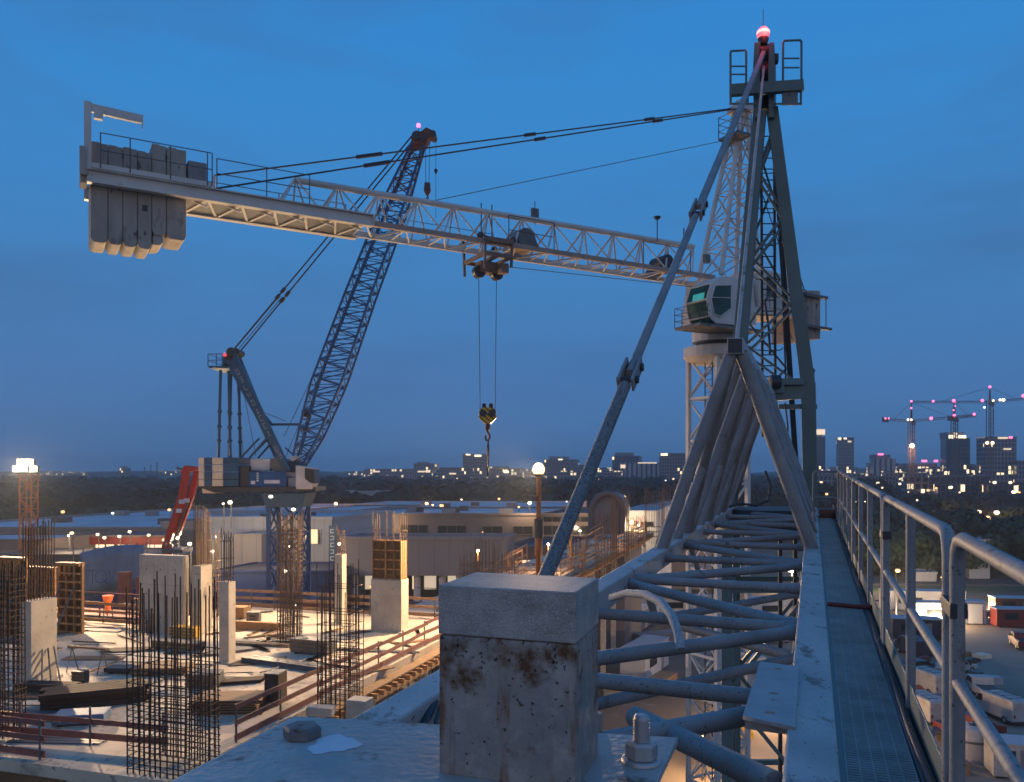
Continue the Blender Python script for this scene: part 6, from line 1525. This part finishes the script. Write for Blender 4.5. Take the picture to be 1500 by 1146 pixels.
# ================================================================ vehicles in the yard
def wheels(t, L_, W, r=.34, xs=(.19, .8)):
    for x in xs:
        for s in (-1, 1):
            c = V((L_ * (x - .5), s * (W / 2 - .1), r))
            w = MB().tube(c - V((0, .11, 0)), c + V((0, .11, 0)), r, 14).build('wheel', M['tyre'], t)
            MB().tube(c - V((0, .12, 0)), c + V((0, .12, 0)), r * .55, 10).build('rim', M['zinc'], w)
def van(paint, kind='van'):
    t = local(kind, kind, kind)
    W = 1.95
    if kind == 'van':
        L_ = 5.2; prof = [(-2.6, .4), (2.6, .4), (2.6, .95), (2.15, 1.15), (1.55, 1.95), (1.35, 2.15), (-2.5, 2.2), (-2.6, 2.0)]
        win = [(1.05, 1.3), (1.95, 1.3), (1.5, 1.9), (1.05, 1.9)]; ws = [(2.14, 1.2), (1.60, 1.92)]
    elif kind == 'pickup':
        L_ = 5.3; prof = [(-2.65, .45), (2.65, .45), (2.65, 1.0), (1.6, 1.12), (1.0, 1.78), (-.35, 1.8), (-.55, 1.15), (-2.65, 1.12)]
        win = [(-.3, 1.2), (1.25, 1.2), (.92, 1.68), (-.25, 1.7)]; ws = [(1.58, 1.16), (1.04, 1.74)]
    else:
        L_ = 4.5; W = 1.8; prof = [(-2.25, .35), (2.25, .35), (2.25, .78), (1.2, .95), (.5, 1.42), (-1.1, 1.44), (-1.8, 1.0), (-2.25, .95)]
        win = [(-1.3, 1.0), (.95, 1.0), (.42, 1.36), (-1.0, 1.37)]; ws = [(1.18, .98), (.54, 1.39)]
    MB().prism([V((x, -W / 2, z)) for x, z in prof], V((0, W, 0))).build('body', paint, t, bevel=.07)
    MB().prism([V((x, -W / 2 - .012, z)) for x, z in win], V((0, W + .024, 0))).build('side_window', M['carglass'], t)
    (xa, za), (xb, zb_) = ws; d = V((za - zb_, 0, xb - xa)); d = V((zb_ - za, 0, xa - xb)).normalized() * .03
    if d.z < 0: d = -d
    q = [V((xa, -W * .42, za)), V((xa, W * .42, za)), V((xb, W * .40, zb_)), V((xb, -W * .40, zb_))]
    MB().hexa([p for p in q] + [p + d for p in q]).build('windscreen', M['carglass'], t)
    if kind == 'pickup': MB().box((-1.62, 0, 1.02), (1.8, W - .3, .3)).build('load_bed', M['dark'], t)
    for s in (-1, 1): MB().box((-L_ / 2 - .004, s * W * .4, .9), (.03, .14, .3)).build('tail_light', M['fascia'], t)
    for s in (-1, 1): MB().box((ws[0][0] - .15, s * (W / 2 + .1), ws[0][1] + .05), (.1, .18, .2)).build('mirror', M['dark'], t)
    MB().box((0, 0, .38), (L_ * 1.0 + .04, W * .94, .16)).build('bumper', M['dark'], t)
    if kind == 'van':
        m = MB()
        for y in (-.7, .7): m.tube((-2.2, y, 2.3), (1.1, y, 2.3), .03, 5)
        for x in (-2, -1, 0, 1): m.tube((x, -.8, 2.3), (x, .8, 2.3), .025, 5).tube((x, -.7, 2.15), (x, -.7, 2.3), .02, 4).tube((x, .7, 2.15), (x, .7, 2.3), .02, 4)
        m.build('roof_rack', M['dark'], t)
    for s in (-1, 1): MB().box((L_ / 2 + .004, s * W * .36, .70), (.04, .34, .15)).build('headlight', M['boardwhite'], t)
    wheels(t, L_, W)
    return t
prot = {('van', 'w'): van(M['vanwhite']), ('pickup', 'w'): van(M['vanwhite'], 'pickup'), ('car', 'd'): van(M['vandark'], 'car'), ('car', 'w'): van(M['vanwhite'], 'car'), ('pickup', 'r'): van(M['vanred'], 'pickup'), ('van', 'd'): van(M['vandark'])}
used = set()
def park(key, u, v, deg, label):
    p = prot[key]
    o = p if key not in used else copy_tree(p, None)
    used.add(key); put(o, G(u, v), R(deg)); tag(o, label, key[0], 'vehicles parked in the yard')
park(('van', 'w'), 1357, 1012, 100, 'white van left of the near rail posts, roof lit by the sky')
park(('van', 'w'), 1352, 1052, 95, 'white van lowest in the row beside the toe board')
park(('pickup', 'w'), 1384, 1004, 15, 'white pickup in the middle row, partly behind the near rail post')
park(('car', 'd'), 1392, 1042, 12, 'dark car between the two white vans')
park(('pickup', 'w'), 1438, 1018, 80, 'white pickup standing just right of the near rail post')
park(('van', 'w'), 1466, 1052, 98, 'white van with sloped nose right of the slanting lower rail')
park(('pickup', 'r'), 1497, 948, 70, 'dark red pickup at the right frame edge')
park(('car', 'd'), 1345, 985, 10, 'dark car beyond the first white van')
park(('van', 'd'), 1338, 960, 95, 'dark van beside the lit site cabin')
park(('pickup', 'r'), 1420, 1078, 8, 'red flatbed pickup behind the lower rail')
park(('car', 'w'), 1400, 985, 20, 'small pale car in the farthest row behind the posts')
park(('car', 'd'), 1495, 905, 10, 'dark car before the red stacks at the right')
def cabin(name, label, cat, c, sz, mt, deg, parts='door', group=None):
    t = thing(name, label, cat, c, group); a = R(deg); ax = (V((math.cos(a), math.sin(a), 0)), V((-math.sin(a), math.cos(a), 0)), EZ)
    MB().box(c + V((0, 0, sz[2] / 2 + .15)), sz, ax).build('wall', mt, t, bevel=.03)
    MB().box(c + V((0, 0, sz[2] + .2)), (sz[0] + .15, sz[1] + .15, .12), ax).build('roof', M['roofpale'], t)
    m = MB()
    for x in (-.42, .42): m.box(c + ax[0] * sz[0] * x + V((0, 0, .07)), (.2, sz[1], .14), ax)
    m.build('skid', M['dark'], t)
    MB().box(c - ax[1] * (sz[1] / 2 + .01) + ax[0] * sz[0] * .22 + V((0, 0, 1.15)), (.9, .03, 2.0), ax).build('door', M['greybld'], t)
    w = MB().box(c - ax[1] * (sz[1] / 2 + .01) - ax[0] * sz[0] * .18 + V((0, 0, 1.6)), (sz[0] * .3, .03, .9), ax).build('window', M['window'], t)
    return t
cabin('site_cabin', 'long pale site cabin lit by a yard lamp beyond the handrail', 'cabin', G(1385, 912), (9, 2.6, 2.7), M['whitebld'], -8)
cabin('site_cabin', 'small white cabin right of the long lit one', 'cabin', G(1425, 913), (2.6, 2.4, 3.0), M['whitebld'], -8)
cabin('shipping_container', 'dark container in front of the lit site cabin', 'container', G(1340, 935), (6, 2.4, 2.5), M['vandark'], -10)
cabin('shipping_container', 'rust red container at the right edge nearer the yard', 'container', G(1488, 918), (6, 2.4, 2.4), M['vanred'], -8)
cabin('shipping_container', 'rust red container farther back at the right edge', 'container', G(1484, 900), (6, 2.4, 2.4), M['redbrown'], -8)
cabin('shipping_container', 'pale container beyond the lit cabin', 'container', G(1350, 893), (12, 2.6, 2.8), M['roofpale'], -6)
street_lamp('glaring warm lamp on the front of the long site cabin', 1374, 908, 118, 'Lwarm', 4.5, None, 'yard lamp', 'yard_lamp')
street_lamp('orange lamp left of the lit cabin', 1312, 905, 120, 'Lwarm', 2.6, None, 'yard lamp', 'yard_lamp')
def tank(label, u, v, r_, h):
    c = G(u, v); t = thing('water_tank', label, 'tank', c)
    MB().lathe(c, [(r_, 0), (r_, h - .3), (r_ * .9, h - .08), (r_ * .3, h)], 24).build('shell', M['vanwhite'], t)
    MB().lathe(c + V((0, 0, h)), [(.35, -.04), (.35, .1), (.1, .12)], 12).build('hatch', M['vandark'], t)
    MB().lathe(c, [(r_ + .01, h * .55), (r_ + .04, h * .57), (r_ + .04, h * .6), (r_ + .01, h * .62)], 24).build('band', M['steel'], t)
tank('white cylindrical tank beside the near rail post at the bottom', 1425, 1112, 1.15, 2.6)
cabin('site_cabin', 'white box cabin in the bottom right corner', 'cabin', G(1482, 1135), (3.0, 2.2, 2.3), M['vanwhite'], -14)
tank('small white tank just above the corner cabin', 1478, 1100, .7, 1.2)
def timber_stack(label, u, v, sz, deg, mt):
    c = G(u, v); a = R(deg); ax = (V((math.cos(a), math.sin(a), 0)), V((-math.sin(a), math.cos(a), 0)), EZ); t = thing('material_stack', label, 'stack', c, 'material stacks in the yard')
    for k in range(4): MB().box(c + V((0, 0, .2 + sz[2] * (k + .5) / 4)), (sz[0] * rnd.uniform(.9, 1), sz[1] * rnd.uniform(.9, 1), sz[2] / 4 * .9), ax).build('layer', mt, t, bevel=.02)
    m = MB()
    for x in (-.3, .3): m.box(c + ax[0] * sz[0] * x + V((0, 0, .1)), (.15, sz[1], .2), ax)
    m.build('bearer', M['darktimber'], t)
for a in (('brown board stack left of the long lit cabin', 1322, 925, (3, 1.5, 1.2), -8, M['timber']), ('long steel stack at the right beyond the yard', 1462, 905, (6, 1.6, .8), -6, M['steel']), ('pale panel stack beside the toe board', 1335, 1003, (3, 2, 1.0), 20, M['roofpale']), ('dark stack between the vans and the tank', 1410, 1090, (4, 1.6, .8), 15, M['darktimber']),
          ('stack under the jib, first', 905, 1020, (5, 2, 1.4), 30, M['steel']), ('brown stack seen through the lacing', 970, 1010, (4, 2, 1.2), 60, M['timber']), ('pale stack seen through the lacing near the drilled plate', 1085, 985, (5, 2.2, 1.6), 10, M['roofpale']), ('yellow lit stack seen through the lacing low down', 1075, 1080, (3, 1.6, 1.2), -10, M['yellow']), ('grey stack seen through the lacing below the hose', 960, 945, (6, 2.4, 1.4), 20, M['greybld'])):
    timber_stack(*a)
for k in range(26):
    c = G(rnd.uniform(1330, 1500), rnd.uniform(925, 1140)); a = rnd.uniform(-.4, .8); ax = (V((math.cos(a), math.sin(a), 0)), V((-math.sin(a), math.cos(a), 0)), EZ)
    sz = (rnd.uniform(.8, 2.6), rnd.uniform(.5, 1.3), rnd.uniform(.25, 1.0)); o = MB().box(c + V((0, 0, sz[2] / 2)), sz, ax)
    o.box(c + V((0, 0, sz[2] + .03)), (sz[0] * .9, sz[1] * .9, .06), ax)
    tag(o.build('material_bundle', rnd.choice((M['timber'], M['steel'], M['darktimber'], M['vanwhite'], M['navy'], M['cream'], M['railred'])), bevel=.04), 'small bundle of stored material among the vehicles in the yard', 'bundle', 'bundles in the yard')
# a lorry and sheds seen through the lacing
cabin('site_cabin', 'white cabin seen through the jib lacing below the hose', 'cabin', G(945, 985), (8, 2.8, 3.0), M['whitebld'], 62)
cabin('site_cabin', 'grey cabin seen through the jib lacing between mast legs', 'cabin', G(1110, 940), (8, 3, 3.0), M['greybld'], 8)
cabin('shipping_container', 'blue container seen through the lacing behind the hose', 'container', G(925, 925), (12, 2.6, 2.6), M['navy'], 65)
cabin('shipping_container', 'pale lit container seen through the lacing under the first cross tube', 'container', G(1000, 900), (10, 2.6, 2.6), M['cream'], 5)
cabin('site_cabin', 'lit cabin seen through the lacing right of the mast', 'cabin', G(1140, 905), (9, 2.8, 2.8), M['whitebld'], 4)
tag(simple('concrete_block', 'x', 'block', G(1060, 1010), (2.2, 2.2, 1.2), M['conc'], .2), 'concrete ballast block on the ground below the jib')
# ================================================================ light, sky, camera
def light(kind, name, loc, energy, col, parent=None, size=.25, aim=None, angle=120, blend=.8):
    d = bpy.data.lights.new(name, kind); d.energy = energy; d.color = col
    d.shadow_soft_size = size
    o = bpy.data.objects.new(name, d); COL.objects.link(o); o.location = loc
    if kind == 'SPOT':
        d.spot_size = R(angle); d.spot_blend = blend
        o.rotation_euler = (V(aim) - V(loc)).to_track_quat('-Z', 'Y').to_euler()
    return o
WARM, ORG_ = (1, .68, .38), (1, .44, .16)
LK = 1.05; HAZE = .0003
light('SPOT', 'pole_lamp_light', pt + V((-.1, -.42, .05)), 38000 * LK, WARM, aim=S(4, 9), angle=125, blend=1.0)
light('POINT', 'pole_lamp_glow', pt + V((0, 0, .45)), 1500 * LK, ORG_)
light('SPOT', 'mast_lamp_light', lt + V((0, -.95, .2)), 70000 * LK, (1, .69, .40), aim=S(5, 14), angle=110, blend=1.0)
light('POINT', 'mast_lamp_glow', lt + V((0, -.5, .6)), 700 * LK, ORG_)
light('SPOT', 'crane_work_light', B(438, 752, -3.2), 5000 * LK, (1, .69, .40), aim=S(12, 8), angle=120, blend=1.0)
light('SPOT', 'crane_work_light', B(407, 752, -3.4), 5000 * LK, (1, .69, .40), aim=S(8, 18), angle=110, blend=1.0)
light('POINT', 'flood_lamp_light', P(337, 736, 84), 900 * LK, (1, .8, .55))
for u, v, Y, e in ((153, 787, 106.0, 800), (190, 786, 106.0, 800), (100, 785, 102, 1200), (316, 786, 86.5, 350), (560, 776, 146, 1800), (850, 778, 136, 1800), (935, 770, 115, 1200), (424, 800, 86, 500), (240, 790, 78.5, 1200), (270, 795, 78, 1400), (1374, 909, 116.0, 7500), (1312, 907, 118.5, 9000), (1440, 893, 126, 9000), (1330, 850, 145, 9000), (1447, 757, 222, 9000), (1335, 660, 415, 5000), (311, 806, 78, 2500), (776, 735, 148, 3000), (625, 736, 187, 3500), (913, 727, 232, 3500), (492, 736, 187, 3000)):
    light('POINT', 'lamp_and_fill_light', P(u, v, Y), e * LK, WARM if Y < 150 else ORG_)  # includes added fill lights for the fronts of the low buildings
for u, v, Y, txt in ((100, 785, 102.6, 'added warm lamp lighting the far left sheds'), (316, 786, 87.1, 'added warm lamp lighting the front of the white annex'), (560, 776, 146.6, 'added warm lamp lighting the wall of the brown window banded block'),
                     (850, 778, 136.6, 'added warm lamp lighting the block left of the arch'), (935, 770, 115.6, 'added warm lamp lighting the pale block right of the arch'), (424, 800, 86.6, 'added warm lamp behind the tall lit rebar column')):
    street_lamp(txt, u, v, Y, 'Lwarm', 1.5, 'added lamps before the low buildings', 'yard lamp', 'yard_lamp')  # lamps added at the fill lights that brighten the low building fronts
light('POINT', 'beacon_light', bc + V((0, -.35, .15)), 14, (1, .05, .04), size=.1)
for u, v, Y, e in ((690, 833, 90.5, 900), (625, 833, 90.5, 900), (560, 833, 90.5, 900)):
    light('POINT', 'shopfront_light', P(u, v, Y), e, WARM)
hz = MB().box((0, 2200, 40), (9600, 5800, 82)).build('haze', None, loc=(0, 2200, -1)); tag(hz, kind='stuff')
hz.data.materials.clear(); hm = bpy.data.materials.new('haze'); hm.use_nodes = True; hn = hm.node_tree; hn.nodes.clear()
ho = nn(hn, 'ShaderNodeOutputMaterial'); hv = nn(hn, 'ShaderNodeVolumePrincipled'); hv.inputs['Density'].default_value = HAZE; hv.inputs['Color'].default_value = (.82, .93, 1, 1); hv.inputs['Anisotropy'].default_value = .2
hn.links.new(hv.outputs[0], ho.inputs['Volume']); hz.data.materials.append(hm)
for u, v, z, txt in ((803, 838, 2.2, 'work bulb on a stake among starter bars under the sleeved bar'), (700, 846, 2.0, 'work bulb on a stake left of the orange lamp pole'), (925, 800, 2.6, 'work bulb on a stake at the far end of the lit strip of deck')):
    q = D(u, v); t = thing('bulb', txt, 'work bulb', q); MB().tube(q, q + V((0, 0, z)), .03, 6).build('stake', M['timber'], t); MB().sphere(q + V((0, 0, z + .1)), .11, 10).build('globe', M['Lwarm'], t)
    light('POINT', 'bulb_light', q + V((0, -.3, z + .1)), 650, (1, .55, .22))
for q, rz, e in ((G(1160, 872), 5, 9000), (V((13.5, 58, 0)), -60, 5000), (V((24, 72, 0)), 40, 5000)):
    t = thing('yard_lamp', {9000: 'bright strip lamp seen through the lacing beside the right chord', }.get(e, 'warm lamp on a low post on the ground below the jib'), 'yard lamp', q, 'yard lamps below the jib')
    MB().tube(q, q + V((0, 0, 4.2)), .07, 8).build('pole', M['steel'], t); MB().box(q + V((0, -.1, 4.3)), (1.6, .3, .2)).build('housing', M['dark'], t); MB().box(q + V((0, -.27, 4.27)), (1.5, .03, .16)).build('lens', M['Lwhite'], t)
    light('POINT', 'yard_light', q + V((0, -.6, 4.1)), e, (1, .62, .3))
w = bpy.data.worlds.new('World'); sc.world = w; w.use_nodes = True
nt = w.node_tree; L = nt.links.new; bg = nt.nodes['Background']
tc = nn(nt, 'ShaderNodeTexCoord'); sp_ = nn(nt, 'ShaderNodeSeparateXYZ'); L(tc.outputs['Generated'], sp_.inputs[0])
rp = nn(nt, 'ShaderNodeValToRGB'); cr0 = rp.color_ramp
els = [(0.0, (.060, .168, .375)), (.035, (.060, .172, .388)), (.10, (.058, .183, .435)), (.22, (.047, .215, .51)), (.38, (.036, .24, .60)), (.55, (.026, .236, .64)), (1.0, (.02, .17, .50))]
cr0.elements[0].position = els[0][0]; cr0.elements[0].color = c4(els[0][1]); cr0.elements[1].position = 1; cr0.elements[1].color = c4(els[-1][1])
for p_, c_ in els[1:-1]:
    e = cr0.elements.new(p_); e.color = c4(c_)
L(sp_.outputs[2], rp.inputs[0])
# dusk afterglow low in the sky behind the camera
sky = nn(nt, 'ShaderNodeTexSky'); sky.sky_type = 'NISHITA'; sky.sun_disc = False; sky.sun_elevation = R(-3); sky.sun_rotation = R(200)
bk = nn(nt, 'ShaderNodeMapRange'); bk.inputs[1].default_value = .2; bk.inputs[2].default_value = -1.0; L(sp_.outputs[1], bk.inputs[0])
lo = nn(nt, 'ShaderNodeMapRange'); lo.inputs[1].default_value = .75; lo.inputs[2].default_value = 0.0; L(sp_.outputs[2], lo.inputs[0])
mu = nn(nt, 'ShaderNodeMath'); mu.operation = 'MULTIPLY'; L(bk.outputs[0], mu.inputs[0]); L(lo.outputs[0], mu.inputs[1])
ad = nn(nt, 'ShaderNodeMix', data_type='RGBA'); m9 = nn(nt, 'ShaderNodeMath'); m9.operation = 'MULTIPLY'; m9.inputs[1].default_value = .95; L(mu.outputs[0], m9.inputs[0])
L(m9.outputs[0], ad.inputs[0]); L(rp.outputs[0], ad.inputs[6]); ad.inputs[7].default_value = (.74, .60, .52, 1)
ns = nn(nt, 'ShaderNodeMix', data_type='RGBA', blend_type='ADD'); ns.inputs[0].default_value = .06; L(ad.outputs[2], ns.inputs[6]); L(sky.outputs[0], ns.inputs[7])
# thin cloud veils
mp = nn(nt, 'ShaderNodeMapping'); mp.inputs['Scale'].default_value = (1.6, 1.6, 7); L(tc.outputs['Generated'], mp.inputs[0])
no = nn(nt, 'ShaderNodeTexNoise'); no.inputs['Scale'].default_value = 1.7; no.inputs['Detail'].default_value = 5; L(mp.outputs[0], no.inputs[0])
r2 = nn(nt, 'ShaderNodeMapRange'); r2.inputs[1].default_value = .45; r2.inputs[2].default_value = .72; r2.inputs[3].default_value = 0; r2.inputs[4].default_value = .6; L(no.outputs['Fac'], r2.inputs[0])
cm = nn(nt, 'ShaderNodeMix', data_type='RGBA'); L(r2.outputs[0], cm.inputs[0]); L(ns.outputs[2], cm.inputs[6]); cm.inputs[7].default_value = (.050, .155, .36, 1)
L(cm.outputs[2], bg.inputs['Color']); bg.inputs['Strength'].default_value = 1.0
cam = bpy.data.cameras.new('camera'); co = bpy.data.objects.new('camera', cam); COL.objects.link(co)
co.location = (0, 0, CZ); co.rotation_euler = (R(90), 0, 0)
cam.sensor_width = 36; cam.lens = 28.8; cam.shift_y = 115 / 1500; cam.clip_start = .05; cam.clip_end = 9000
cam.dof.use_dof = True; cam.dof.focus_distance = 6.0; cam.dof.aperture_fstop = 5.0
sc.camera = co
sc.view_settings.view_transform = 'Standard'; sc.view_settings.look = 'None'; sc.view_settings.gamma = 1; sc.view_settings.exposure = 0
sc.render.engine = 'CYCLES'; sc.cycles.use_denoising = True; sc.cycles.max_bounces = 5; sc.cycles.diffuse_bounces = 3; sc.cycles.glossy_bounces = 3
sc.cycles.sample_clamp_indirect = 4
